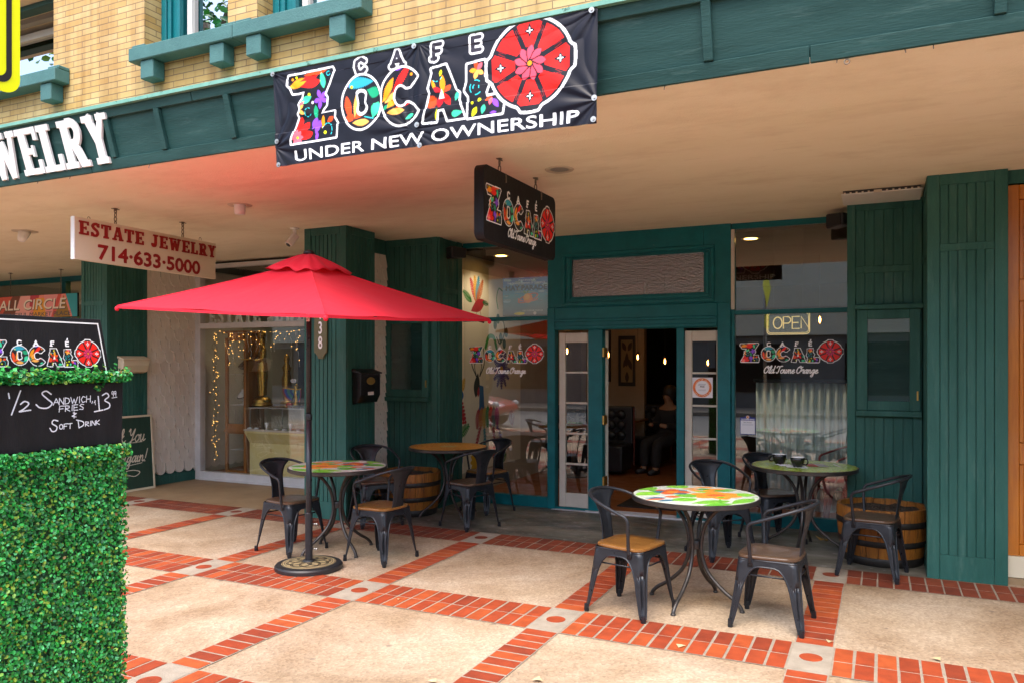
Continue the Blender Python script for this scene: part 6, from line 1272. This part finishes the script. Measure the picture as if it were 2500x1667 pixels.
# ================================================================ JEWELLERY WINDOW DISPLAY
t = thing('display_cabinet', 'tall oak display cabinet with glass doors in the jewellery window', 'cabinet', (-8.33, 8.6, .06))
x0, x1, y0, y1 = -8.53, -8.13, 8.43, 8.80; m = MB()
for xa in (x0, x1-.05): m.box((xa, y0, .06), (xa+.05, y0+.04, 2.02))
for za, zb in ((.06, .14), (.66, .80), (1.98, 2.08)): m.box((x0+.0505, y0+.001, za), (x1-.0505, y0+.041, zb))
m.box((x1-.03, y0+.041, .06), (x1, y1, 2.08)); m.box((x0-.02, y0-.02, 2.081), (x1+.02, y1, 2.12)); m.box((x0-.012, y0-.015, .68), (x1+.012, y0-.001, .72)); m.build('cabinet_frame', M['cabwood'], t, bevel=.005)
m = MB(); m.box((x0, y1, .06), (x1-.031, y1+.02, 2.08)); m.build('cabinet_back', M['pale'], t)
m = MB(); m.quad((x0+.05, y0+.02, .14), (x1-.05, y0+.02, .14), (x1-.05, y0+.02, 1.98), (x0+.05, y0+.02, 1.98)); m.build('cabinet_glass', M['glass'], t)
m = MB()
for z in (.42, 1.06, 1.5): m.box((x0+.05, y0+.06, z), (x1-.05, y1-.01, z+.008))
m.build('shelf', M['alu'], t)
def bust(x, y, z, s, mt, lab):
    o = thing('necklace_bust', lab, 'display bust', (x, y, z), local=True)
    m = MB(); m.lathe([(.045*s, 0), (.045*s, .01), (.012*s, .015), (.012*s, .05), (.06*s, .07), (.075*s, .11), (.05*s, .16), (.028*s, .19), (.028*s, .22)], 18); m.build('bust', mt, o, smooth=True)
    m = MB(); m.tube([(.066*s*math.cos(a), .066*s*math.sin(a)-.01*s, .125+.035*math.sin(a)) for a in np.linspace(0, 2*PI, 20)[:-1]], .008*s, 6, closed=True); m.build('necklace', M['iron'], o)
bust(-8.36, 8.62, 1.068, 1.15, M['porcelain'], 'white necklace bust with dark beads on the middle cabinet shelf'); bust(-8.30, 8.62, 1.508, 1.5, M['blackboard'], 'black necklace bust on the top cabinet shelf')
m = MB()
for k in range(9): m.tube([(-8.45+k*.028, 8.55+.02*(k % 3), .80), (-8.45+k*.028, 8.55, .99-.05*(k % 3))], .006, 6)
tag(m.build('jewellery_rack', M['steel']), 'rack of silver chains on the lower cabinet shelf', 'rack')
t = thing('jewellery_counter', 'jewellery counter with slanted yellow stone front and glass case on top', 'counter', (-6.9, 8.6, .06))
m = MB(); m.prism([(8.46, .06), (8.46, .54), (8.36, .69), (8.36, .715), (9.1, .715), (9.1, .06)], lambda u, v, d: (d, u, v), -8.09, -5.4); m.build('counter_front', M['ystone'], t, recalc=True)
m = MB(); m.box((-8.1, 8.35, .7155), (-5.4, 8.42, .74)); m.box((-8.1, 8.9, .7155), (-5.4, 9.0, 1.05)); m.build('counter_ledge', M['dirtmetal'], t)
m = MB()
for xx_ in (-8.08, -7.5, -6.9): m.box((xx_, 8.45, .7155), (xx_+.01, 8.46, 1.03))
m.box((-8.1, 8.44, 1.03), (-5.4, 8.46, 1.045)); m.box((-8.1, 8.9, 1.0505), (-5.4, 9.3, 1.06)); m.build('case_frame', M['steel'], t)
m = MB(); m.quad((-8.1, 8.452, .72), (-5.4, 8.452, .72), (-5.4, 8.452, 1.03), (-8.1, 8.452, 1.03)); m.build('case_glass', M['glass'], t)
m = MB(); m.box((-8.1, 8.46, 1.046), (-5.4, 8.899, 1.052)); m.build('case_top', M['cupblack'], t)
for i, xx_ in enumerate((-8.02, -7.9, -7.72, -7.55, -7.4, -7.3, -7.15)):
    m = MB()
    if i % 3 == 2: m.lathe([(.02, 0), (.012, .03), (.035, .10)], 14, (xx_, 8.40, .741))
    else: m.lathe([(.03, 0), (.04, .012), (.02, .025), (.003, .028)], 12, (xx_, 8.39, .741))
    tag(m.build('trinket', M['porcelain'], smooth=True), 'small white trinket on the jewellery counter ledge', 'trinket', 'white trinkets along the counter ledge')
def skinmesh(name, verts, edges, rad, m_, parent, lv=2, root=0):
    me = bpy.data.meshes.new(name); me.from_pydata(verts, edges, []); o = bpy.data.objects.new(name, me); COL.objects.link(o)
    md = o.modifiers.new('skin', 'SKIN'); md.use_smooth_shade = True
    if not me.skin_vertices: me.attributes
    sk = me.skin_vertices[0].data if me.skin_vertices else None
    for i, r_ in enumerate(rad):
        r2 = r_ if isinstance(r_, tuple) else (r_, r_); sk[i].radius = r2; sk[i].use_root = (i == root)
    s = o.modifiers.new('sub', 'SUBSURF'); s.levels = lv; s.render_levels = lv
    dg = bpy.context.evaluated_depsgraph_get(); ev = bpy.data.meshes.new_from_object(o.evaluated_get(dg)); bpy.data.objects.remove(o); ev.name = name; ev.materials.clear(); ev.shade_smooth()
    return link(name, ev, m_, parent)
st = thing('gilded_statue', 'tall gilded standing figurine holding a tray in the jewellery window', 'statue', (-8.02, 8.64, 1.053), R(-35), local=True)
m = MB(); m.lathe([(.14, 0), (.15, .015), (.13, .04), (.12, .06), (.13, .075), (.11, .10), (.08, .13)], 20); m.build('statue_base', M['gold'], st, smooth=True)
V = [(0, 0, .56), (0, 0, .66), (0, 0, .78), (0, 0, .86), (0, -.01, .93), (0, -.01, 1.0), (.045, 0, .50), (.05, 0, .33), (.045, .0, .14), (-.045, 0, .50), (-.05, 0, .33), (-.045, 0, .14), (.09, 0, .80), (.115, -.01, .68), (.08, -.13, .65), (-.09, 0, .80), (-.115, -.01, .68), (-.08, -.13, .65)]
E_ = [(0, 1), (1, 2), (2, 3), (3, 4), (4, 5), (0, 6), (6, 7), (7, 8), (0, 9), (9, 10), (10, 11), (2, 12), (12, 13), (13, 14), (2, 15), (15, 16), (16, 17)]
Rr = [(.078, .06), (.062, .05), (.08, .055), .035, .05, .042, .06, .043, .028, .06, .043, .028, .035, .028, .02, .035, .028, .02]
skinmesh('figure', V, E_, Rr, M['gold'], st)
m = MB(); m.lathe([(.058, .15), (.066, .28), (.076, .42), (.072, .54), (.064, .62)], 26, cap0=False, cap1=False); m.build('robe', M['gold'], st, smooth=True)
m = MB(); m.lathe([(.002, -.01), (.085, -.01), (.10, .004), (.002, .002)], 24, (0, -.2, .665)); m.build('tray', M['gold'], st, smooth=True)
m = MB(); m.lathe([(.058, .0), (.062, .05), (.03, .085), (.004, .09)], 20, (0, -.005, .98)); m.build('headdress', M['gold'], st, smooth=True)
wf = thing('winged_figure', 'gold figure with striped blue, green and red wings on the jewellery case', 'figurine', (-7.52, 8.78, 1.053), R(-25), local=True)
m = MB(); m.lathe([(.06, 0), (.055, .04), (.03, .06), (.035, .14), (.045, .2), (.03, .24), (.04, .28), (.002, .32)], 18); m.build('figure', M['gold'], wf, smooth=True)
A = Art(60, 24, 3, bg=None)
for sgn in (-1, 1):
    for r_, c in ((29, 'c04030'), (26, '3a58b0'), (21, '58a890'), (15, '3068b8'), (10, '80b8c0')):
        A.poly([(30, 4)]+[(30+sgn*r_*math.cos(R(a)), 4+r_*.66*math.sin(R(a))) for a in range(-8, 70, 6)], hx(c))
    for a in range(-6, 70, 5): A.stroke([(30+sgn*9*math.cos(R(a)), 4+6*math.sin(R(a))), (30+sgn*28.5*math.cos(R(a)), 4+18.6*math.sin(R(a)))], .35, hx('20284a'))
    A.stroke([(30, 3.6), (30+sgn*28, 1.6)], 1.6, hx('d8a828'))
o = artmesh(A, 'wings', lambda u, v: ((u-.5)*.62, -.02-.25*(u-.5)**2, .03+.24*v), M['art'], wf)
q = o.modifiers.new('thickness', 'SOLIDIFY'); q.thickness = .008
m = MB(); m.lathe([(.002, 0), (.06, .002), (.05, .035), (.02, .05)], 16, (-.12, -.05, -.0)); m.build('red_scarab', mat('red_enamel', (.5, .04, .02), None, rough=.2), wf, smooth=True)
m = MB(); m.prism([(.09*math.cos(2*PI*k/20), .03*math.sin(2*PI*k/20)) for k in range(20)], lambda u, v, d: (u+.02, -.06+d, .36+v), 0, .01); m.build('winged_disc', M['paper'], wf, recalc=True)
bk_ = thing('gilded_statue', 'second smaller dark and gold figurine behind the tall one in the jewellery window', 'statue', (-8.0, 9.12, 1.06), R(-20), local=True)
m = MB(); m.lathe([(.10, 0), (.09, .04), (.05, .06), (.07, .2), (.075, .36), (.05, .46), (.07, .54), (.03, .6), (.045, .66), (.03, .72), (.003, .74)], 18); m.build('figure', M['gold'], bk_, smooth=True)
for xx_, zz_, wv, hv, cc in ((-7.35, 1.45, .42, .6, '1a2a5a'), (-6.8, 1.5, .36, .5, '5a3a14'), (-7.9, 1.75, .3, .45, '6a1a14')):
    o = thing('framed_picture', {'1a2a5a': 'gilt framed dark blue picture at the back of the jewellery window', '5a3a14': 'gilt framed brown picture at the back of the jewellery window', '6a1a14': 'gilt framed dark red picture at the back of the jewellery window'}[cc], 'picture', (xx_, 10.58, zz_))
    m = MB(); m.box((xx_-wv/2, 10.56, zz_), (xx_+wv/2, 10.598, zz_+hv)); m.build('picture_frame', M['brass'], o, bevel=.01); m = MB(); m.box((xx_-wv/2+.04, 10.553, zz_+.04), (xx_+wv/2-.04, 10.5595, zz_+hv-.04)); m.build('picture_art', mat('picture_paint_'+cc, hx(cc), tuple(q*2 for q in hx(cc)), 9, .6), o)
# fairy lights
def strands(name, lab, paths, wire, nb):
    t = thing(name, lab, 'fairy lights', tuple(paths[0][0]))
    m = MB(); b = MB()
    for p in paths:
        m.tube(p, .0028, 5)
        for k in range(0, len(p)-1):
            if random.random() < nb:
                q = Vector(p[k]); d = Vector((random.uniform(-1, 1), random.uniform(-.5, .3), random.uniform(-1, .4))).normalized(); b.tube([q, q+d*.02], [.003, .0045], 5); m.tube([q, q+d*.008], .004, 5)
    m.build('wire', wire, t); b.build('bulbs', M['bulb'], t)
P = [[(x, 8.40, 2.115-.03*abs(math.sin(x*4))) for x in np.linspace(-8.74, -6.4, 60)]]
for x in np.arange(-8.5, -6.4, .085):
    L_ = random.choice([.15, .28, .4, .52]); n_ = int(L_/.035); xx_ = x; p = []
    for k in range(n_+1): p.append((xx_, 8.40, 2.10-k*.035)); xx_ += random.uniform(-.02, .02)
    P.append(p)
strands('icicle_lights', 'white icicle fairy lights draped along the top of the jewellery window', P, M['wire'], .3)
P = []
for s in range(3):
    p = []
    for k in range(64): p.append((-8.70+.035*math.sin(k*.8+s*2)+random.uniform(-.02, .02)+s*.02, 8.40+random.uniform(-.02, .02), 2.08-k*.029))
    P.append(p)
strands('dark_light_string', 'bunched dark wired fairy lights hanging down the left of the jewellery window', P, M['wiredark'], .3)
wl = thing('window_lettering', 'white stand up letters ESTATE JEWELRY on the bar above the jewellery window', 'sign letters', (-7.7, 8.36, 2.2))
slab3d('ESTATE JEWELRY', lambda u, v, d: (-8.78+u, 8.39-d, 2.226+v), .20, 2.25, 0, .02, M['white'], wl, gap=.14)
MB().box((-8.81, 8.36, 2.19), (-5.6, 8.45, 2.2255)).build('letter_shelf', M['alu'], wl)
# ================================================================ INSIDE THE CAFE
A = Art(180, 260, 1.5, bg=hx('e6dcc8'))
c = lambda q: hx(q)
def fern(x0, y0, x1, y1, w, col, n=14):
    A.stroke([(x0, y0), (x1, y1)], 1.6, c(col)); dx, dy = x1-x0, y1-y0; L_ = math.hypot(dx, dy)
    for k in range(n):
        q = (k+.5)/n; px_, py_ = x0+dx*q, y0+dy*q; ww = w*math.sin(PI*min(q*.8+.15, 1))
        for s in (-1, 1): A.stroke([(px_, py_), (px_+dx/L_*w*.5+s*-dy/L_*ww, py_+dy/L_*w*.5+s*dx/L_*ww)], L_/n*.7, c(col))
for a, q in ((-120, 'c02838'), (-100, 'd0a020'), (-82, '2088b0'), (-62, 'b86020')): fern(55, 40, 55+32*math.cos(R(a)), 40+34*math.sin(R(a)), 5, q)
fern(42, 40, 22, 28, 5, '1d7a2c'); A.petal(40, 52, 76, 36, 16, c('a81c28')); A.stroke([(55, 48), (52, 60)], 1, c('a81c28')); A.stroke([(62, 46), (66, 58)], 1, c('a81c28')); fern(70, 38, 84, 40, 3, '1d5a2c', 6)
A.stroke(cr([(112, 44), (108, 30), (114, 16), (124, 18)], 6), 2, c('2c8a30')); A.stroke(cr([(104, 62), (114, 56), (128, 62), (130, 78), (118, 92), (108, 84)], 6), 2.4, c('184a28'))
for x, y in ((104, 66), (120, 84), (130, 92), (136, 76), (112, 58)): A.ell(x, y, 5, 7, c('1a5230'))
A.stroke(cr([(78, 98), (86, 84), (100, 84), (108, 98)], 6), 6, c('2c9030'))
for a in range(0, 360, 30): fern(122, 128, 122+24*math.cos(R(a)), 128+26*math.sin(R(a)), 4, '4a2c80', 8)
A.ell(122, 128, 5, 5, c('c89028'))
for s in (-1, 1): A.stroke(cr([(58+s*5, 136), (58+s*16, 120), (58+s*14, 100)], 6), 2, c('120e10')); A.stroke(cr([(58+s*4, 136), (58+s*9, 124), (58+s*6, 116)], 5), 1.6, c('120e10'))
A.petal(58, 132, 52, 164, 15, c('140f12')); A.petal(60, 150, 58, 164, 6, c('b01c2c')); A.poly([(62, 148), (72, 150), (76, 196), (60, 196)], c('205a90'))
for k, q in enumerate(('a82030', 'c07020', 'c8a030', '2c8a40', 'b84030', '308090', 'a0308a')): fern(60+k*8, 176+abs(k-3), 56+k*9, 204, 6, q, 9)
for p, q in (([(64, 204), (56, 222), (46, 246)], 'a81c38'), ([(74, 206), (76, 224), (66, 252)], '1c8898'), ([(98, 206), (102, 226), (100, 248)], 'a02038'), ([(108, 206), (120, 222), (124, 240)], '4a2c90')):
    pp_ = cr(p, 4)
    for a, b in zip(pp_[:-1], pp_[1:]): fern(*a, *b, 4, q, 3)
for k in range(6): fern(12, 158, 2+k*5, 196, 3, 'b02030', 8)
fern(14, 158, 24, 140, 5, 'd0a020'); A.ell(14, 160, 8, 7, c('2060a0')); fern(10, 212, 34, 200, 6, '228030', 8); A.ell(14, 230, 10, 7, c('4a2a90'))
for a in range(90, 270, 22): A.petal(62, 248, 62+24*math.cos(R(a)), 248+22*math.sin(R(a)), 10, c('d0a010'))
for a in range(-80, 80, 30): A.petal(64, 246, 64+18*math.cos(R(a)), 246+16*math.sin(R(a)), 5, c('c02060'))
fern(110, 258, 112, 236, 7, '1d7a2c'); fern(120, 258, 134, 248, 6, '1d7a2c'); fern(8, 256, 18, 234, 6, '1c50a0'); fern(156, 210, 150, 190, 8, '8a2030')
o = artmesh(A, 'wall_mural', lambda u, v: (-4.742, 8.40+1.95*u, .28+2.55*v), mat('mural_paint', (1, 1, 1), None, attr='Col', rough=.8)); tag(o, 'folk art mural of deer, birds and flowers on the pale wall inside the left window', 'mural')
tag(MB().box((-2.78, 8.75, .003), (-2.0, 9.45, .014)).build('door_mat', M['dark']), 'black door mat just inside the cafe doorway', 'mat')
def booth(x0, x1, y, lab, h=1.0):
    t = thing('dining_booth', lab, 'booth', ((x0+x1)/2, y, 0), group='black tufted booths')
    m = MB(); m.box((x0, y-.08, .42), (x1, y+.08, h)); o = m.build('booth_back', M['vinylseat'], t, bevel=.02, seg=2)
    m = MB()
    for i in range(int((x1-x0)/.16)):
        for j in range(3): m.lathe([(.075, 0), (.06, .018), (.02, .03), (.002, .032)], 12, (0, 0, 0)); n_ = 48; m.v[-n_:] = [(x0+.1+i*.16+a, y-.08-e, .55+j*.16+b) for a, b, e in m.v[-n_:]]
    m.build('tufts', M['vinylseat'], t, smooth=True)
    m = MB(); m.box((x0, y-.6, .05), (x1, y-.081, .44)); m.build('booth_cushion', M['vinylseat'], t, bevel=.03, seg=2)
    m = MB(); m.tube([(x1+.012, y-.03, .1), (x1+.012, y-.03, h-.02)], .014, 8); m.build('trim_rail', mat('red_brown_trim', (.16, .03, .015), None, rough=.3), t)
booth(-4.70, -3.46, 11.75, 'black tufted booth seat nearest the cafe doorway'); booth(-4.70, -3.2, 13.05, 'second black tufted booth seat deeper inside the cafe', .97)
def table_in(x, y, lab):
    t = thing('booth_table', lab, 'table', (x, y, 0), local=True); m = MB(); m.box((-.45, -.3, .72), (.45, .3, .75)); m.build('tabletop', M['seat'], t, bevel=.006); m = MB(); m.lathe([(.22, 0), (.22, .02), (.04, .04), (.04, .72)], 16); m.build('pedestal', M['iron'], t)
table_in(-3.95, 12.45, 'wooden booth table between the two black booths'); table_in(-4.1, 10.85, 'wooden table in front of the nearest black booth')
m = MB(); m.lathe([(.03, 0), (.03, .10), (.022, .13), (.022, .15)], 14, (-3.62, 12.35, .7505)); tag(m.build('sauce_jar', M['glass'], smooth=True), 'small glass jar on the booth table', 'jar')
for i, (x, y, z) in enumerate(((-3.79, 11.5, 1.79), (-3.47, 12.0, 1.76), (-3.0, 11.85, 1.69), (-4.0, 10.3, 1.83), (-2.38, 12.0, 1.67), (-.7, 10.5, 2.2))):
    t = thing('pendant_lamp', ['bare glowing filament bulb over the nearest booth', 'glowing filament bulb in front of the framed picture', 'glowing filament bulb above the seated person', 'glowing filament bulb seen through the left side light', 'glowing filament bulb seen through the right side light', 'glowing filament bulb behind the right window'][i], 'pendant lamp', (x, y, z), group='filament pendant lamps', local=True)
    m = MB(); m.tube([(0, 0, .09), (0, 0, 3.02-z)], .003, 5); m.lathe([(.018, .045), (.018, .09)], 12); m.build('cord', M['iron'], t)
    m = MB(); m.lathe([(.003, -.065), (.03, -.055), (.045, -.02), (.04, .01), (.02, .045)], 16, cap0=False, cap1=False); m.build('bulb_glass', M['glass'], t, smooth=True)
    m = MB(); m.lathe([(.002, -.04), (.011, -.02), (.011, .02), (.002, .035)], 10); m.build('filament', M['filament'], t)
def picture(x0, x1, z0, z1, y, lab):
    t = thing('framed_picture', lab, 'picture', ((x0+x1)/2, y, z0)); m = MB(); f = .04
    for q in ((x0, z0, x1, z0+f*1.6), (x0, z1-f*1.6, x1, z1), (x0, z0+f*1.6, x0+f, z1-f*1.6), (x1-f, z0+f*1.6, x1, z1-f*1.6)): m.box((q[0], y-.03, q[1]), (q[2], y, q[3]))
    m.build('picture_frame', M['black'], t); A = Art(30, 80, 2, bg=hx('9a8a66'))
    for p in ((4, 6, 12, 22), (26, 6, 18, 22), (15, 24, 14, 50), (6, 52, 16, 34), (26, 56, 18, 36), (15, 58, 15, 78)): A.petal(*p, 9, hx('3a2a20'))
    artmesh(A, 'picture_art', lambda u, v: (x0+f*.8+(x1-x0-f*1.6)*u, y-.008, z0+f+(z1-z0-2*f)*v), M['art'], t)
picture(-4.06, -3.77, 1.28, 2.12, 12.895, 'dark framed leaf picture on the cream partition'); picture(-4.45, -4.2, 1.35, 2.4, 12.895, 'dark narrow framed picture left of the leaf picture')
cz = thing('corrugated_counter', 'corrugated zinc fronted counter close behind the right window', 'counter', (-.4, 9.4, 0))
m = MB(); n_ = 110; xs_ = np.linspace(-1.31, .42, n_+1); f_ = lambda x: 9.4+.024*max(-1, min(1, 1.7*math.sin(x*2*PI/.086)))
for a, b in zip(xs_[:-1], xs_[1:]): m.add([(a, f_(a), 0), (b, f_(b), 0), (b, f_(b), 1.44), (a, f_(a), 1.44)], [(0, 1, 2, 3)])
m.build('corrugated_front', M['corr'], cz, smooth=True, solid=.002)
m = MB(); m.box((-1.34, 9.35, 1.4405), (.42, 10.0, 1.48)); m.build('counter_top', M['cupblack'], cz); m = MB(); m.box((-1.31, 9.43, 0), (-1.27, 9.95, 1.44)); m.build('counter_end', M['darkwall'], cz)
# the guest at the back, in the dark
pr = thing('person', 'person with short black hair and dark clothes sitting in the dim cafe', 'person', (-2.93, 11.95, 0), R(-28), local=True)
V = [(0, .02, .50), (0, .0, .66), (0, -.02, .84), (0, -.03, .96), (.10, -.12, .49), (.12, -.45, .47), (.12, -.47, .08), (.12, -.56, .03), (-.10, -.12, .49), (-.12, -.45, .47), (-.12, -.47, .08), (-.12, -.56, .03), (.17, -.02, .93), (.23, -.08, .70), (.14, -.30, .72), (.09, -.36, .74), (-.17, -.02, .93), (-.23, -.08, .70), (-.14, -.30, .72), (-.09, -.36, .74), (0, -.045, 1.04), (0, -.06, 1.12), (0, -.07, 1.20)]
E_ = [(0, 1), (1, 2), (2, 3), (0, 4), (4, 5), (5, 6), (6, 7), (0, 8), (8, 9), (9, 10), (10, 11), (3, 12), (12, 13), (13, 14), (14, 15), (3, 16), (16, 17), (17, 18), (18, 19), (3, 20), (20, 21), (21, 22)]
Rr = [(.16, .12), (.15, .11), (.17, .12), (.12, .09), .09, .07, .05, .04, .09, .07, .05, .04, .075, .05, .038, .03, .075, .05, .038, .03, .05, (.068, .08), (.072, .088)]
skinmesh('body', V, E_, Rr, M['skin'], pr)
V2 = V[:20]; skinmesh('clothing', V2[:6]+[V[6]]+V[8:11]+[V[12], V[13], V[14], V[16], V[17], V[18]], [(0, 1), (1, 2), (2, 3), (0, 4), (4, 5), (5, 6), (0, 7), (7, 8), (8, 9), (3, 10), (10, 11), (11, 12), (3, 13), (13, 14), (14, 15)], [(.18, .14), (.17, .13), (.19, .14), (.13, .1), .105, .085, .065, .105, .085, .065, .09, .065, .052, .09, .065, .052], M['shirt'], pr)
m = MB()
for s in (-1, 1): m.tube([(s*.12, -.42, .05), (s*.12, -.50, .05), (s*.12, -.62, .035)], [.045, .05, .035], 10)
m.build('shoes', M['black'], pr, smooth=True)
m = MB(); m.lathe([(.07, -.06), (.098, .0), (.108, .06), (.10, .12), (.065, .165), (.003, .18)], 24, (0, -.018, 1.16)); m.build('hair', M['hair'], pr, smooth=True)
m = MB()
for s in (-1, 1): m.lathe([(.002, -.008), (.009, 0), (.002, .008)], 8, (s*.03, -.153, 1.17))
m.lathe([(.002, -.02), (.014, -.014), (.006, .025)], 8, (0, -.16, 1.14)); m.build('face', M['skin'], pr, smooth=True)
# lamps inside the far shop
for k, (x, y) in enumerate(((-11.2, 9.6), (-10.6, 9.9), (-12.6, 9.4))):
    t = thing('shop_lamp', 'yellow lit ceiling lamp inside the far shop', 'ceiling lamp', (x, y, 3.0), group='yellow lamps inside the far shop'); m = MB(); m.lathe([(.09, 0), (.12, -.03), (.02, -.05)], 16, (x, y, 3.015)); m.build('lamp', emit('yellow_lamp', (1, .6, .08), 5), t)
pl = thing('shop_plant', 'leafy green plant inside the far shop window below the market sign', 'plant', (-11.2, 9.1, 0)); m = MB(); m.lathe([(.16, 0), (.2, .5)], 20, (-11.2, 9.1, 0)); m.build('pot', M['blackboard'], pl)
leaves(900, lambda g: ((-11.2+g.normal(0, .5), 9.2+g.normal(0, .2), 1.6+g.normal(0, .45)), (0, -1, .4)), .13, 'foliage', pl)
# ================================================================ ACROSS THE STREET (seen only in the glass)
ob = thing('opposite_building', 'pale cream low building across the street reflected in the windows', 'building', (-10, -15, 0))
m = MB(); m.box((-40, -24, 0), (26, -14, 2.7)); m.build('shopfront_wall', mat('grey_shopfront', (.14, .13, .12), (.2, .19, .17), 1.5, .7), ob)
m = MB(); m.box((-40, -24, 2.701), (26, -13.8, 6.4)); m.build('parapet_wall', M['offwhite'], ob)
m = MB()
for k in range(14): m.box((-38+k*4.6, -13.99, .6), (-35.6+k*4.6, -13.95, 2.4))
m.build('window', M['cupblack'], ob); m = MB(); m.box((-40, -13.79, 3.6), (26, -13.7, 3.72)); m.build('cornice', M['dirtmetal'], ob)
tag(MB().box((-60, -14, -.12), (40, -10.5, .0)).build('far_sidewalk', M['mortar']), kind='structure')
def tree(x, y, h, rad, lab, n=2400, bare=3.4):
    t = thing('street_tree', lab, 'tree', (x, y, 0), group='street trees'); m = MB(); m.tube(cr([(x, y, -.1), (x+.05, y, 1.5), (x-.05, y+.05, bare), (x, y, h-rad)], 4), [.17-.006*i for i in range(13)], 10)
    g = np.random.default_rng(int(h*10)); br = []
    for k in range(11):
        a = k*2.4; zz = bare+(h-bare)*.75*g.random(); q = (x+rad*.8*math.cos(a), y+rad*.8*math.sin(a), min(zz+rad*.5, h)); br.append(q); m.tube(cr([(x, y, zz*.8), ((x+q[0])/2, (y+q[1])/2, (zz*.8+q[2])/2+.2), q], 4), [.06, .055, .05, .045, .04, .035, .03, .02, .012], 6)
    m.build('trunk', M['bark'], t, smooth=True)
    def smp(g):
        b = br[g.integers(0, len(br))]; return (b[0]+g.normal(0, rad*.3), b[1]+g.normal(0, rad*.3), b[2]+g.normal(0, rad*.26)), (0, 0, 1)
    leaves(n, smp, .16, 'crown', t, tilt=1.5)
tree(-12.0, -2.6, 10.6, 2.3, 'street tree at the kerb reflected in the upper windows', 3600, 5.2); tree(4.5, -2.8, 7.0, 1.8, 'second street tree at the kerb behind the camera')
car = thing('parked_car', 'red car parked at the kerb reflected in the left window', 'car', (-11.6, -3.2, -.13), R(0), local=True)
sec = [(-2.15, .42, .62, .74), (-2.05, .32, .78, .82), (-1.2, .25, .92, .88), (-.2, .24, .94, .9), (.8, .24, .92, .9), (1.5, .25, .84, .88), (2.0, .32, .72, .80), (2.2, .42, .58, .66)]
m = MB(); vs = []
for x, z0, z1, w in sec: vs += [(x, -w*.9, z0), (x, -w, (z0+z1)/2), (x, -w*.92, z1), (x, -w*.5, z1+.03), (x, w*.5, z1+.03), (x, w*.92, z1), (x, w, (z0+z1)/2), (x, w*.9, z0)]
m.add(vs, [(i*8+k, (i+1)*8+k, (i+1)*8+(k+1) % 8, i*8+(k+1) % 8) for i in range(7) for k in range(8)]+[tuple(range(8)), tuple(reversed(range(56, 64)))]); o = m.build('body', M['carred'], car, recalc=True); o.modifiers.new('sub', 'SUBSURF').render_levels = 2; o.data.shade_smooth()
m = MB(); cs = [(-1.75, .90, .72), (-1.1, 1.36, .62), (.15, 1.40, .62), (1.0, .92, .74)]; vs = []
for x, z, w in cs: vs += [(x, -w, z), (x, w, z), (x, -.8, .88), (x, .8, .88)]
m.add([(-1.75, -.78, .9), (-1.1, -.6, 1.38), (.15, -.6, 1.40), (1.05, -.78, .9), (-1.75, .78, .9), (-1.1, .6, 1.38), (.15, .6, 1.40), (1.05, .78, .9)], [(0, 3, 2, 1), (4, 5, 6, 7), (0, 1, 5, 4), (1, 2, 6, 5), (2, 3, 7, 6)]); m.build('cabin_glass', M['cupblack'], car, bevel=.06, seg=3)
m = MB(); m.box((-1.08, -.59, 1.385), (.12, .59, 1.41)); m.build('roof', M['carred'], car, bevel=.02)
for sx in (-1.35, 1.38):
    for sy in (-.84, .84):
        m = MB(); m.lathe([(.2, -.09), (.31, -.09), (.325, -.05), (.325, .05), (.31, .09), (.2, .09)], 28); m.v = [(a+sx, e+sy, b+.325) for a, b, e in m.v]; w_ = m.build('wheel', M['black'], car, smooth=True)
        m = MB(); m.lathe([(.03, -.095), (.19, -.085), (.2, .085), (.03, .095)], 20); m.v = [(a+sx, e+sy, b+.325) for a, b, e in m.v]; m.build('rim', M['steel'], w_, smooth=True)
for sy in (-.62, .62):
    m = MB(); m.lathe([(.002, -.12), (.10, -.06), (.12, .02), (.08, .08), (.002, .1)], 16); m.v = [(2.02+e*.9, sy+a*1.2, .66+b*.8) for a, b, e in m.v]; m.build('headlight', M['alu'], car, smooth=True)
